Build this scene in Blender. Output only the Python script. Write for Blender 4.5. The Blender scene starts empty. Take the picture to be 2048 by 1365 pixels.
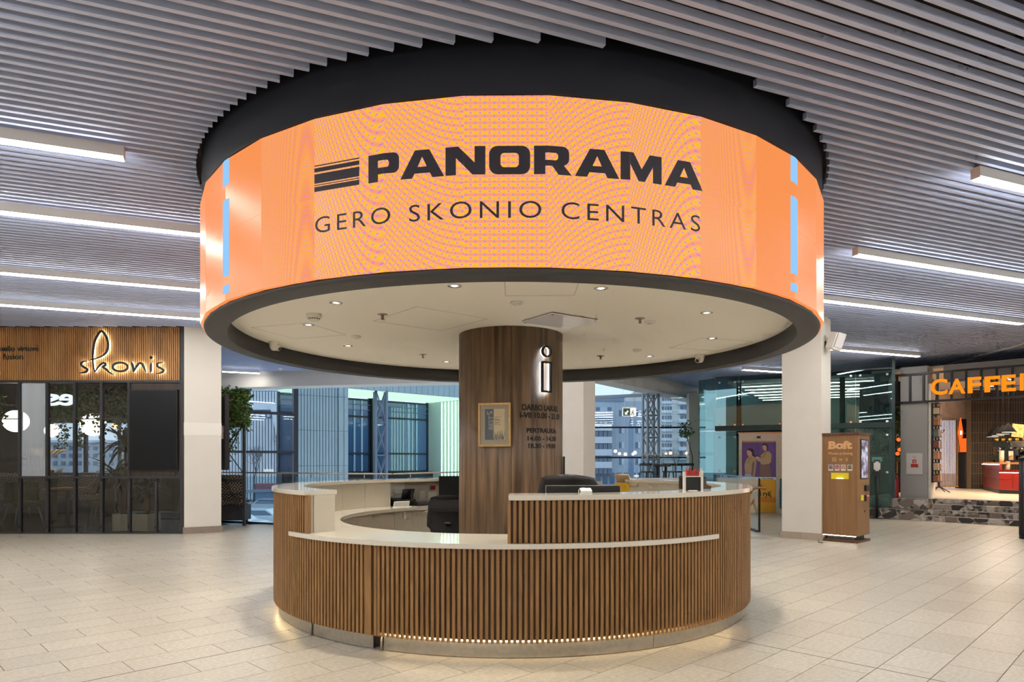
import bpy, bmesh, math, random
from mathutils import Vector, Matrix

random.seed(7)
SC = bpy.context.scene
COL = SC.collection

# ---------------------------------------------------------------- camera, sky, exposure
FPX, HORIZ, EYE = 1346.0, 921.0, 1.29          # focal length in pixels of a 2048 px wide frame, horizon row, eye height
cam = bpy.data.cameras.new('camera')
cam.sensor_width = 36.0
cam.lens = FPX / 2048.0 * 36.0
cam.shift_y = (HORIZ - 682.5) / 2048.0
cam.clip_end = 500
cam_o = bpy.data.objects.new('camera', cam)
cam_o.location = (0, 0, EYE)
cam_o.rotation_euler = (math.radians(90), 0, 0)
COL.objects.link(cam_o)
SC.camera = cam_o

world = bpy.data.worlds.new('overcast_dusk_sky')
SC.world = world
world.use_nodes = True
wn = world.node_tree
bg = wn.nodes['Background']
bg.inputs[0].default_value = (0.68, 0.82, 1.0, 1)
bg.inputs[1].default_value = 1.35

SC.view_settings.view_transform = 'Standard'
SC.view_settings.look = 'None'
SC.view_settings.exposure = 0.0
SC.view_settings.gamma = 1.0
SC.view_settings.use_curve_mapping = False
SC.cycles.use_denoising = True
SC.cycles.max_bounces = 6
SC.cycles.diffuse_bounces = 4
SC.cycles.glossy_bounces = 4
SC.cycles.transparent_max_bounces = 14
SC.cycles.use_adaptive_sampling = True
SC.cycles.adaptive_threshold = 0.13
SC.cycles.adaptive_min_samples = 12
SC.cycles.sample_clamp_indirect = 6.0
SC.cycles.caustics_reflective = False
SC.cycles.caustics_refractive = False

LAMP = 43.0      # radiance of the linear ceiling lamps

# ---------------------------------------------------------------- helpers
def at(x, y, Y):
    """point seen at photo pixel x, y when it stands Y metres away"""
    return Vector(((x - 1024) / FPX * Y, Y, EYE - (y - HORIZ) / FPX * Y))

def zat(y, Y):
    return EYE - (y - HORIZ) / FPX * Y

def onfloor(x, y, z=0.0):
    Y = FPX * (EYE - z) / (y - HORIZ)
    return Vector(((x - 1024) / FPX * Y, Y, z))

WM = {}          # world matrix of every parent

def lin(c):
    return tuple(((v / 255.0) / 12.92 if v / 255.0 <= 0.04045 else ((v / 255.0 + 0.055) / 1.055) ** 2.4) for v in c)

class MB:
    """collects shapes, then links them as one mesh object"""
    def __init__(s):
        s.v, s.f, s.sm = [], [], []
    def add(s, vs, fs, smooth=False):
        o = len(s.v)
        s.v += [tuple(p) for p in vs]
        s.f += [tuple(i + o for i in f) for f in fs]
        s.sm += [smooth] * len(fs)
        return s
    def hexa(s, p):
        return s.add(p, [(3, 2, 1, 0), (4, 5, 6, 7), (0, 1, 5, 4), (1, 2, 6, 5), (2, 3, 7, 6), (3, 0, 4, 7)])
    def box(s, x0, x1, y0, y1, z0, z1):
        return s.hexa([(x0, y0, z0), (x1, y0, z0), (x1, y1, z0), (x0, y1, z0), (x0, y0, z1), (x1, y0, z1), (x1, y1, z1), (x0, y1, z1)])
    def obox(s, c, sx, sy, sz, rz=0.0, rx=0.0, ry=0.0):
        """box of full size sx sy sz centred at c, turned"""
        m = Matrix.Rotation(rz, 3, 'Z') @ Matrix.Rotation(ry, 3, 'Y') @ Matrix.Rotation(rx, 3, 'X')
        c = Vector(c)
        p = [c + m @ Vector((a * sx / 2, b * sy / 2, d * sz / 2)) for d in (-1, 1) for a, b in ((-1, -1), (1, -1), (1, 1), (-1, 1))]
        return s.hexa(p)
    def wall(s, a, b, z0, z1, t, side=1):
        """upright slab along a->b in plan, thickness t to the left (side 1) or right"""
        a = Vector((a[0], a[1])); b = Vector((b[0], b[1]))
        d = (b - a).normalized(); n = Vector((-d.y, d.x)) * t * side
        q = [a, b, b + n, a + n]
        if side < 0: q = [a + n, b + n, b, a]
        return s.hexa([(p.x, p.y, z0) for p in q] + [(p.x, p.y, z1) for p in q])
    def prism(s, poly, z0, z1):
        n = len(poly)
        ar = sum(poly[i][0] * poly[(i + 1) % n][1] - poly[(i + 1) % n][0] * poly[i][1] for i in range(n))
        if ar < 0: poly = poly[::-1]
        vs = [(p[0], p[1], z0) for p in poly] + [(p[0], p[1], z1) for p in poly]
        fs = [tuple(range(n - 1, -1, -1)), tuple(range(n, 2 * n))]
        fs += [(i, (i + 1) % n, n + (i + 1) % n, n + i) for i in range(n)]
        return s.add(vs, fs)
    def rod(s, a, b, r, n=8, r2=None, caps=True):
        a = Vector(a); b = Vector(b); r2 = r if r2 is None else r2
        d = (b - a).normalized()
        u = d.orthogonal().normalized(); w = d.cross(u)
        vs = []
        for p, q in ((a, r), (b, r2)):
            vs += [p + (u * math.cos(2 * math.pi * i / n) + w * math.sin(2 * math.pi * i / n)) * q for i in range(n)]
        s.add(vs, [(i, (i + 1) % n, n + (i + 1) % n, n + i) for i in range(n)], True)
        if caps:
            o = len(s.v) - 2 * n
            s.f += [tuple(o + i for i in range(n - 1, -1, -1)), tuple(o + n + i for i in range(n))]
            s.sm += [False, False]
        return s
    def bar(s, a, b, w, h=None):
        """rectangular bar from a to b"""
        a = Vector(a); b = Vector(b); h = w if h is None else h
        d = (b - a).normalized()
        u = Vector((0, 0, 1)).cross(d)
        if u.length < 1e-4: u = Vector((1, 0, 0))
        u.normalize(); v = d.cross(u).normalized()
        p = []
        for c in (a, b):
            p += [c - u * w / 2 - v * h / 2, c + u * w / 2 - v * h / 2, c + u * w / 2 + v * h / 2, c - u * w / 2 + v * h / 2]
        return s.hexa(p)
    def tube(s, path, r, n=8):
        path = [Vector(p) for p in path]
        rs = r if isinstance(r, (list, tuple)) else [r] * len(path)
        rings = []; u = None
        for i, p in enumerate(path):
            d = (path[min(i + 1, len(path) - 1)] - path[max(i - 1, 0)]).normalized()
            if u is None: u = d.orthogonal().normalized()
            u = (u - d * u.dot(d)).normalized(); w = d.cross(u)
            rings.append([p + (u * math.cos(2 * math.pi * k / n) + w * math.sin(2 * math.pi * k / n)) * rs[i] for k in range(n)])
        vs = [q for g in rings for q in g]
        fs = [(i * n + k, i * n + (k + 1) % n, (i + 1) * n + (k + 1) % n, (i + 1) * n + k) for i in range(len(path) - 1) for k in range(n)]
        s.add(vs, fs, True)
        o = len(s.v) - len(vs)
        s.f += [tuple(o + k for k in range(n - 1, -1, -1)), tuple(o + len(vs) - n + k for k in range(n))]; s.sm += [False, False]
        return s
    def lathe(s, prof, n=24, c=(0, 0), a0=0.0, a1=2 * math.pi, smooth=True):
        """profile of (radius, z) turned about the upright axis through c"""
        full = abs(a1 - a0 - 2 * math.pi) < 1e-6
        m = n if full else n + 1
        vs = []
        for i in range(m):
            a = a0 + (a1 - a0) * i / n
            vs += [(c[0] + r * math.sin(a), c[1] - r * math.cos(a), z) for r, z in prof]
        k = len(prof)
        fs = []
        for i in range(n):
            j = (i + 1) % m
            for q in range(k - 1):
                fs.append((i * k + q, j * k + q, j * k + q + 1, i * k + q + 1))
        return s.add(vs, fs, smooth)
    def arc(s, c, r0, r1, z0, z1, a0, a1, n):
        """curved box between two radii, azimuth 0 faces the camera"""
        vs = []
        for i in range(n + 1):
            a = a0 + (a1 - a0) * i / n
            for r, z in ((r0, z0), (r1, z0), (r1, z1), (r0, z1)):
                vs.append((c[0] + r * math.sin(a), c[1] - r * math.cos(a), z))
        fs = []
        for i in range(n):
            for q in range(4):
                fs.append((i * 4 + q, i * 4 + (q + 1) % 4, i * 4 + 4 + (q + 1) % 4, i * 4 + 4 + q))
        fs += [(3, 2, 1, 0), (n * 4, n * 4 + 1, n * 4 + 2, n * 4 + 3)]
        return s.add(vs, fs)
    def ball(s, c, r, n=12, sz=1.0):
        prof = [(max(r * math.sin(math.pi * i / (n // 2 + 2)), 1e-4), c[2] - r * sz * math.cos(math.pi * i / (n // 2 + 2))) for i in range(n // 2 + 3)]
        return s.lathe(prof, n, (c[0], c[1]))
    def build(s, name, mat, parent=None, local=False, bevel=0.0):
        me = bpy.data.meshes.new(name)
        vs = s.v
        if parent is not None and not local:
            inv = WM[parent.name].inverted()
            vs = [inv @ Vector(p) for p in vs]
        me.from_pydata(vs, [], s.f)
        me.polygons.foreach_set('use_smooth', s.sm)
        me.validate(); me.update()
        bm = bmesh.new(); bm.from_mesh(me)
        if s.f and len(s.f) < 60000: bmesh.ops.recalc_face_normals(bm, faces=bm.faces)
        if bevel:
            es = [e for e in bm.edges if len(e.link_faces) == 2 and e.calc_face_angle() > 0.7]
            bmesh.ops.bevel(bm, geom=es, offset=bevel, segments=2, affect='EDGES', clamp_overlap=True)
        bm.to_mesh(me); bm.free()
        o = bpy.data.objects.new(name, me)
        COL.objects.link(o)
        if mat: me.materials.append(mat)
        if parent is not None:
            o.parent = parent
            WM[o.name] = WM[parent.name].copy()
        else:
            WM[o.name] = Matrix.Identity(4)
        return o

def tag(o, label=None, cat=None, group=None, kind=None):
    if label: o['label'] = label
    if cat: o['category'] = cat
    if group: o['group'] = group
    if kind: o['kind'] = kind
    return o

def empty(name, loc=(0, 0, 0), rz=0.0, label=None, cat=None, group=None, kind=None):
    o = bpy.data.objects.new(name, None)
    o.empty_display_size = 0.1
    o.location = loc; o.rotation_euler = (0, 0, rz)
    COL.objects.link(o)
    WM[o.name] = Matrix.Translation(Vector(loc)) @ Matrix.Rotation(rz, 4, 'Z')
    return tag(o, label, cat, group, kind)

def copy_tree(o, loc=None, rz=None, label=None, parent=None):
    c = o.copy(); COL.objects.link(c)
    if parent is not None: c.parent = parent
    if loc is not None: c.location = loc
    if rz is not None: c.rotation_euler = (0, 0, rz)
    if label: c['label'] = label
    for ch in [k for k in COL.objects if k.parent == o]:
        copy_tree(ch, parent=c)
    return c

def share(proto, loc, rz=0.0, parent=None, name=None):
    """another object on the same mesh"""
    o = bpy.data.objects.new(name or proto.name.split('.')[0], proto.data)
    o.location = loc; o.rotation_euler = (0, 0, rz)
    COL.objects.link(o)
    if parent is not None: o.parent = parent
    return o

def text_geo(body, width=None, height=None, bold=0.0, space=1.0, depth=0.0, shear=0.0):
    """vertices and faces of a line of lettering in the x-y plane, left-bottom at the origin"""
    cu = bpy.data.curves.new('t', 'FONT')
    cu.body = body; cu.size = 1.0; cu.space_character = space; cu.offset = bold; cu.extrude = depth; cu.shear = shear
    cu.resolution_u = 4
    o = bpy.data.objects.new('t', cu); COL.objects.link(o)
    dg = bpy.context.evaluated_depsgraph_get()
    me = bpy.data.meshes.new_from_object(o.evaluated_get(dg))
    vs = [v.co.copy() for v in me.vertices]; fs = [tuple(p.vertices) for p in me.polygons]
    bpy.data.objects.remove(o); bpy.data.curves.remove(cu); bpy.data.meshes.remove(me)
    return fit_geo(vs, fs, width, height)

def fit_geo(vs, fs, width, height):
    x0 = min(v.x for v in vs); x1 = max(v.x for v in vs); y0 = min(v.y for v in vs); y1 = max(v.y for v in vs)
    sx = width / (x1 - x0) if width else None
    sy = height / (y1 - y0) if height else None
    sx = sx or sy; sy = sy or sx
    return [Vector(((v.x - x0) * sx, (v.y - y0) * sy, v.z)) for v in vs], fs

def outline_geo(loops):
    """filled flat outlines with holes, in the x-y plane"""
    cu = bpy.data.curves.new('g', 'CURVE'); cu.dimensions = '2D'; cu.fill_mode = 'BOTH'
    for lp in loops:
        sp = cu.splines.new('POLY'); sp.points.add(len(lp) - 1); sp.use_cyclic_u = True
        for p, q in zip(sp.points, lp): p.co = (q[0], q[1], 0, 1)
    o = bpy.data.objects.new('g', cu); COL.objects.link(o)
    dg = bpy.context.evaluated_depsgraph_get()
    me = bpy.data.meshes.new_from_object(o.evaluated_get(dg))
    vs = [v.co.copy() for v in me.vertices]; fs = [tuple(p.vertices) for p in me.polygons]
    bpy.data.objects.remove(o); bpy.data.curves.remove(cu); bpy.data.meshes.remove(me)
    return vs, fs

def letters(vs, fs):
    """splits a line of lettering into its letters"""
    par = list(range(len(vs)))
    def find(i):
        while par[i] != i: par[i] = par[par[i]]; i = par[i]
        return i
    for f in fs:
        for i in f[1:]: par[find(i)] = find(f[0])
    comp = {}
    for f in fs: comp.setdefault(find(f[0]), []).append(f)
    items = []
    for k, fl in comp.items():
        ids = sorted({i for f in fl for i in f}); items.append([min(vs[i].x for i in ids), max(vs[i].x for i in ids), fl])
    items.sort(key=lambda t: t[0])
    out = []
    for a, b, fl in items:
        if out and a < out[-1][1] - 0.35 * (b - a): out[-1][1] = max(out[-1][1], b); out[-1][2] += fl
        else: out.append([a, b, list(fl)])
    res = []
    for a, b, fl in out:
        ids = sorted({i for f in fl for i in f}); mp = {j: k for k, j in enumerate(ids)}
        res.append(([vs[i] for i in ids], [tuple(mp[i] for i in f) for f in fl]))
    return res

def stroke_geo(paths, w, closed=()):
    """ribbons of width w along flat paths; w may be one number per path"""
    V, Fc = [], []
    for k, pa in enumerate(paths):
        pts = [Vector((p[0], p[1])) for p in pa]
        n = len(pts); cl = k in closed
        ww = w[k] if isinstance(w, (list, tuple)) else w
        o = len(V)
        for i, p in enumerate(pts):
            a = pts[(i - 1) % n] if (cl or i > 0) else pts[i]
            b = pts[(i + 1) % n] if (cl or i < n - 1) else pts[i]
            d = (b - a).normalized(); nn = Vector((-d.y, d.x))
            t = 1.0 if cl else (0.35 + 0.65 * min(1, 4.0 * min(i, n - 1 - i) / max(n - 1, 1)))
            V.append(Vector((p.x + nn.x * ww / 2 * t, p.y + nn.y * ww / 2 * t, 0)))
            V.append(Vector((p.x - nn.x * ww / 2 * t, p.y - nn.y * ww / 2 * t, 0)))
        for i in range(n if cl else n - 1):
            j = (i + 1) % n
            Fc.append((o + 2 * i, o + 2 * i + 1, o + 2 * j + 1, o + 2 * j))
    return V, Fc

def smooth_path(p, k=6):
    """Catmull-Rom through the points"""
    out = []
    for i in range(len(p) - 1):
        a = p[max(i - 1, 0)]; b = p[i]; c = p[i + 1]; d = p[min(i + 2, len(p) - 1)]
        for j in range(k):
            t = j / k
            out.append(tuple(0.5 * (2 * b[m] + (c[m] - a[m]) * t + (2 * a[m] - 5 * b[m] + 4 * c[m] - d[m]) * t * t + (3 * b[m] - a[m] - 3 * c[m] + d[m]) * t ** 3) for m in (0, 1)))
    out.append(tuple(p[-1]))
    return out

def plate(vs, fs, fn, thick):
    """gives flat lettering a thickness: fn(u, v, w) -> world"""
    n = len(vs)
    V = [fn(v.x, v.y, thick) for v in vs] + [fn(v.x, v.y, 0.0) for v in vs]
    edges = {}
    for f in fs:
        for i in range(len(f)):
            a, b = f[i], f[(i + 1) % len(f)]
            edges[(a, b)] = edges.get((a, b), 0) + 1
    Fc = [tuple(f) for f in fs] + [tuple(i + n for i in f[::-1]) for f in fs]
    Fc += [(a, b, b + n, a + n) for (a, b) in edges if (b, a) not in edges]
    return V, Fc

def planar(origin, right, out=None):
    """maps flat lettering onto an upright plane"""
    o = Vector(origin); r = Vector((right[0], right[1], 0)).normalized(); nrm = Vector((r.y, -r.x, 0))
    return lambda u, v, w: o + r * u + Vector((0, 0, v)) + nrm * w

# ---------------------------------------------------------------- materials
def mat(name, c, rough=0.5, metal=0.0, vary=0.0, scale=6.0, bump=0.0, emit=0.0, ecol=None, stretch=None, coat=0.0, alpha=None, spec=0.5):
    m = bpy.data.materials.new(name); m.use_nodes = True
    nt = m.node_tree; b = nt.nodes['Principled BSDF']
    col = lin(c) if max(c) > 1.0 else c
    b.inputs['Base Color'].default_value = (*col, 1)
    b.inputs['Roughness'].default_value = rough
    b.inputs['Metallic'].default_value = metal
    b.inputs['Specular IOR Level'].default_value = spec
    if coat:
        b.inputs['Coat Weight'].default_value = coat; b.inputs['Coat Roughness'].default_value = 0.05
    if emit:
        e = lin(ecol) if ecol is not None and max(ecol) > 1 else (ecol or col)
        b.inputs['Emission Color'].default_value = (*e, 1)
        b.inputs['Emission Strength'].default_value = emit
    if vary or bump:
        tc = nt.nodes.new('ShaderNodeTexCoord'); mp = nt.nodes.new('ShaderNodeMapping')
        nt.links.new(tc.outputs['Object'], mp.inputs[0])
        if stretch: mp.inputs['Scale'].default_value = stretch
        ns = nt.nodes.new('ShaderNodeTexNoise'); ns.inputs['Scale'].default_value = scale; ns.inputs['Detail'].default_value = 5
        nt.links.new(mp.outputs[0], ns.inputs['Vector'])
        if vary:
            rp = nt.nodes.new('ShaderNodeValToRGB')
            rp.color_ramp.elements[0].position = 0.3; rp.color_ramp.elements[1].position = 0.7
            rp.color_ramp.elements[0].color = (*[v * (1 - vary) for v in col], 1)
            rp.color_ramp.elements[1].color = (*[min(1, v * (1 + vary)) for v in col], 1)
            nt.links.new(ns.outputs['Fac'], rp.inputs[0]); nt.links.new(rp.outputs[0], b.inputs['Base Color'])
        if bump:
            bp = nt.nodes.new('ShaderNodeBump'); bp.inputs['Strength'].default_value = bump; bp.inputs['Distance'].default_value = 0.01
            nt.links.new(ns.outputs['Fac'], bp.inputs['Height']); nt.links.new(bp.outputs[0], b.inputs['Normal'])
    return m

def glow(name, c, strength):
    m = bpy.data.materials.new(name); m.use_nodes = True
    nt = m.node_tree; nt.nodes.clear()
    e = nt.nodes.new('ShaderNodeEmission'); o = nt.nodes.new('ShaderNodeOutputMaterial')
    col = lin(c) if max(c) > 1.0 else c
    e.inputs[0].default_value = (*col, 1); e.inputs[1].default_value = strength
    nt.links.new(e.outputs[0], o.inputs[0])
    return m

def wood(name, c1, c2, rough=0.45, scale=(9, 9, 0.8), rnd=True, speck=0.0, knots=False):
    m = bpy.data.materials.new(name); m.use_nodes = True
    nt = m.node_tree; b = nt.nodes['Principled BSDF']; N = nt.nodes.new; L = nt.links.new
    b.inputs['Roughness'].default_value = rough
    tc = N('ShaderNodeTexCoord'); mp = N('ShaderNodeMapping'); L(tc.outputs['Object'], mp.inputs[0])
    mp.inputs['Scale'].default_value = scale
    src = mp.outputs[0]
    if rnd:
        oi = N('ShaderNodeObjectInfo'); ad = N('ShaderNodeVectorMath'); ml = N('ShaderNodeMath'); ml.operation = 'MULTIPLY'; ml.inputs[1].default_value = 37.0
        L(oi.outputs['Random'], ml.inputs[0]); L(src, ad.inputs[0]); L(ml.outputs[0], ad.inputs[1]); src = ad.outputs[0]
    n1 = N('ShaderNodeTexNoise'); n1.inputs['Scale'].default_value = 1.0; n1.inputs['Detail'].default_value = 6; n1.inputs['Distortion'].default_value = 0.4
    L(src, n1.inputs['Vector'])
    rp = N('ShaderNodeValToRGB'); rp.color_ramp.elements[0].position = 0.33; rp.color_ramp.elements[1].position = 0.68
    rp.color_ramp.elements[0].color = (*lin(c1), 1); rp.color_ramp.elements[1].color = (*lin(c2), 1)
    L(n1.outputs['Fac'], rp.inputs[0])
    out = rp.outputs[0]
    if speck:
        n2 = N('ShaderNodeTexNoise'); n2.inputs['Scale'].default_value = speck; n2.inputs['Detail'].default_value = 2
        L(tc.outputs['Object'], n2.inputs['Vector'])
        mx = N('ShaderNodeMix'); mx.data_type = 'RGBA'; mx.blend_type = 'MULTIPLY'; mx.inputs['Factor'].default_value = 0.55
        r2 = N('ShaderNodeValToRGB'); r2.color_ramp.elements[0].position = 0.35; r2.color_ramp.elements[1].position = 0.6
        r2.color_ramp.elements[0].color = (0.45, 0.4, 0.35, 1); r2.color_ramp.elements[1].color = (1, 1, 1, 1)
        L(n2.outputs['Fac'], r2.inputs[0]); L(out, mx.inputs['A']); L(r2.outputs[0], mx.inputs['B']); out = mx.outputs['Result']
    if knots:
        n3 = N('ShaderNodeTexNoise'); n3.inputs['Scale'].default_value = 3.2; n3.inputs['Detail'].default_value = 1
        m3 = N('ShaderNodeMapping'); m3.inputs['Scale'].default_value = (1, 1, 0.45); L(tc.outputs['Object'], m3.inputs[0]); L(m3.outputs[0], n3.inputs['Vector'])
        r3 = N('ShaderNodeValToRGB'); r3.color_ramp.elements[0].position = 0.62; r3.color_ramp.elements[1].position = 0.75
        r3.color_ramp.elements[0].color = (1, 1, 1, 1); r3.color_ramp.elements[1].color = (0.42, 0.36, 0.34, 1)
        mx = N('ShaderNodeMix'); mx.data_type = 'RGBA'; mx.blend_type = 'MULTIPLY'; mx.inputs['Factor'].default_value = 0.8
        L(n3.outputs['Fac'], r3.inputs[0]); L(out, mx.inputs['A']); L(r3.outputs[0], mx.inputs['B']); out = mx.outputs['Result']
    L(out, b.inputs['Base Color'])
    bp = N('ShaderNodeBump'); bp.inputs['Strength'].default_value = 0.15; bp.inputs['Distance'].default_value = 0.004
    L(n1.outputs['Fac'], bp.inputs['Height']); L(bp.outputs[0], b.inputs['Normal'])
    return m

def glass(name, tint=(0.9, 0.96, 0.95), refl=1.0, rough=0.0, gcol=(1, 1, 1)):
    """thin architectural glass: tinted see-through with fresnel reflection"""
    m = bpy.data.materials.new(name); m.use_nodes = True
    nt = m.node_tree; nt.nodes.clear(); N = nt.nodes.new; L = nt.links.new
    o = N('ShaderNodeOutputMaterial'); mx = N('ShaderNodeMixShader'); t = N('ShaderNodeBsdfTransparent'); g = N('ShaderNodeBsdfGlossy'); f = N('ShaderNodeLayerWeight')
    t.inputs[0].default_value = (*tint, 1); g.inputs['Roughness'].default_value = rough; g.inputs['Color'].default_value = (*gcol, 1); f.inputs['Blend'].default_value = 0.5
    pw = N('ShaderNodeMath'); pw.operation = 'POWER'; pw.inputs[1].default_value = 5.0; L(f.outputs['Facing'], pw.inputs[0])
    ma = N('ShaderNodeMath'); ma.operation = 'MULTIPLY_ADD'; ma.inputs[1].default_value = 0.96; ma.inputs[2].default_value = 0.04; L(pw.outputs[0], ma.inputs[0])
    ml = N('ShaderNodeMath'); ml.operation = 'MULTIPLY'; ml.inputs[1].default_value = refl; ml.use_clamp = True
    L(ma.outputs[0], ml.inputs[0]); L(ml.outputs[0], mx.inputs[0]); L(t.outputs[0], mx.inputs[1]); L(g.outputs[0], mx.inputs[2]); L(mx.outputs[0], o.inputs[0])
    return m

T = {}
T['slat'] = mat('grey_aluminium_slat', (192, 206, 238), 0.45, 0.0)
T['void'] = mat('dark_ceiling_void', (46, 42, 42), 0.9, vary=0.4, scale=1.5)
T['white'] = mat('white_plaster', (214, 208, 197), 0.7, vary=0.02, scale=3)
T['wallpaint'] = mat('pale_wall_paint', (214, 206, 192), 0.8, vary=0.03, scale=2)
T['granite'] = mat('brown_granite', (138, 124, 112), 0.35, vary=0.35, scale=120)
T['granite2'] = mat('beige_granite', (170, 156, 140), 0.35, vary=0.15, scale=120)
T['dark'] = mat('charcoal_metal', (46, 46, 48), 0.5)
T['black'] = mat('black_plastic', (18, 18, 20), 0.4)
T['fascia'] = mat('anthracite_panel', (34, 38, 48), 0.55)
T['ring'] = mat('anthracite_ring', (62, 62, 64), 0.6)
T['soffit'] = mat('cream_soffit', (243, 238, 226), 0.75)
T['counter'] = mat('cream_solid_surface', (220, 213, 198), 0.07, vary=0.02, scale=40, coat=0.3)
T['cream'] = mat('cream_laminate', (198, 189, 170), 0.45)
T['steel'] = mat('brushed_steel', (178, 172, 160), 0.32, 0.85, vary=0.1, scale=30)
T['chrome'] = mat('chrome', (205, 205, 205), 0.12, 1.0)
T['slatwood'] = wood('oak_slat', (140, 103, 60), (168, 126, 77), 0.5, (30, 30, 3), True, speck=420)
T['backwood'] = wood('oak_backing', (80, 54, 30), (104, 72, 42), 0.6, (20, 20, 1.2), False)
T['column'] = wood('walnut_column', (82, 65, 50), (140, 112, 86), 0.4, (24, 24, 1.3), False, knots=True)
T['signwood'] = wood('larch_rib', (146, 100, 56), (182, 132, 78), 0.5, (2.5, 2.5, 0.9), False)
T['darkwood'] = wood('dark_veneer', (46, 36, 30), (66, 52, 42), 0.5, (14, 14, 0.8), False)
T['kiosk'] = wood('kiosk_veneer', (128, 92, 58), (150, 112, 74), 0.4, (40, 40, 0.7), False)
T['kioskdark'] = wood('kiosk_dark_veneer', (84, 54, 36), (104, 70, 48), 0.4, (20, 20, 0.7), False)
T['railwood'] = wood('oak_rail', (150, 104, 62), (176, 126, 80), 0.4, (4, 4, 4), False)
T['glass'] = glass('clear_glass', (0.90, 0.95, 0.96))
T['railglass'] = glass('balustrade_glass', (0.88, 0.95, 0.97), 1.8)
T['shopglass'] = glass('smoked_glass', (0.86, 0.86, 0.85), 1.2)
T['lowglass'] = glass('smoked_low_glass', (0.66, 0.66, 0.64), 1.3, 0.06)
T['greenglass'] = glass('dark_green_glass', (0.50, 0.62, 0.60), 1.7, 0.0, (0.62, 0.92, 0.90))
T['paper'] = mat('white_paper', (225, 222, 214), 0.7)
T['ink'] = mat('black_ink', (24, 22, 22), 0.6)
T['lamp'] = glow('lamp_diffuser', (1.0, 0.975, 0.945), LAMP)
T['lampbody'] = mat('white_lamp_body', (216, 214, 208), 0.5)
T['plastic'] = mat('white_plastic', (226, 222, 212), 0.45)
T['leaf'] = mat('ivy_leaf', (84, 112, 46), 0.55, vary=0.45, scale=25)
T['leafdark'] = mat('long_leaf', (40, 66, 32), 0.45, vary=0.35, scale=12)
T['bark'] = mat('plant_bark', (120, 92, 66), 0.8, vary=0.2, scale=30)
# ================================================================ THE SETTING
R2 = 2 ** 0.5
def inside(p, poly):
    c = False; n = len(poly)
    for i in range(n):
        a = poly[i]; b = poly[(i + 1) % n]
        if (a[1] > p[1]) != (b[1] > p[1]) and p[0] < (b[0] - a[0]) * (p[1] - a[1]) / (b[1] - a[1]) + a[0]: c = not c
    return c

CEN = Vector((0.0, 6.506))       # centre of desk, pillar and display ring
DEG = math.radians

def stone_mat():
    m = bpy.data.materials.new('beige_stone_tile'); m.use_nodes = True
    nt = m.node_tree; b = nt.nodes['Principled BSDF']; N = nt.nodes.new; L = nt.links.new
    g = N('ShaderNodeNewGeometry')
    oi = N('ShaderNodeObjectInfo')
    n1 = N('ShaderNodeTexNoise'); n1.inputs['Scale'].default_value = 30; n1.inputs['Detail'].default_value = 7; n1.inputs['Roughness'].default_value = 0.72
    mp = N('ShaderNodeMapping'); mp.inputs['Rotation'].default_value = (0, 0, DEG(-45)); mp.inputs['Scale'].default_value = (1, 2.2, 1)
    L(g.outputs['Position'], mp.inputs[0]); L(mp.outputs[0], n1.inputs['Vector'])
    r1 = N('ShaderNodeValToRGB'); e = r1.color_ramp.elements
    e[0].position = 0.34; e[0].color = (*lin((168, 159, 142)), 1); e[1].position = 0.66; e[1].color = (*lin((214, 203, 184)), 1)
    L(n1.outputs['Fac'], r1.inputs[0])
    n2 = N('ShaderNodeTexNoise'); n2.inputs['Scale'].default_value = 0.55; n2.inputs['Detail'].default_value = 2
    L(g.outputs['Position'], n2.inputs['Vector'])
    mx = N('ShaderNodeMix'); mx.data_type = 'RGBA'; mx.blend_type = 'MULTIPLY'; mx.inputs['Factor'].default_value = 0.35
    r2 = N('ShaderNodeValToRGB'); r2.color_ramp.elements[0].position = 0.35; r2.color_ramp.elements[1].position = 0.65
    r2.color_ramp.elements[0].color = (0.80, 0.79, 0.80, 1); r2.color_ramp.elements[1].color = (1, 1, 1, 1)
    L(n2.outputs['Fac'], r2.inputs[0]); L(r1.outputs[0], mx.inputs['A']); L(r2.outputs[0], mx.inputs['B'])
    hs = N('ShaderNodeHueSaturation'); mr = N('ShaderNodeMapRange'); mr.inputs['To Min'].default_value = 0.94; mr.inputs['To Max'].default_value = 1.05
    L(oi.outputs['Random'], mr.inputs['Value']); L(mr.outputs[0], hs.inputs['Value']); L(mx.outputs['Result'], hs.inputs['Color'])
    L(hs.outputs[0], b.inputs['Base Color'])
    mr2 = N('ShaderNodeMapRange'); mr2.inputs['To Min'].default_value = 0.24; mr2.inputs['To Max'].default_value = 0.40
    L(n2.outputs['Fac'], mr2.inputs['Value']); L(mr2.outputs[0], b.inputs['Roughness'])
    b.inputs['Specular IOR Level'].default_value = 0.55
    return m
T['tile'] = stone_mat()
T['grout'] = mat('floor_joint', (96, 84, 70), 0.9)

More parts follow.
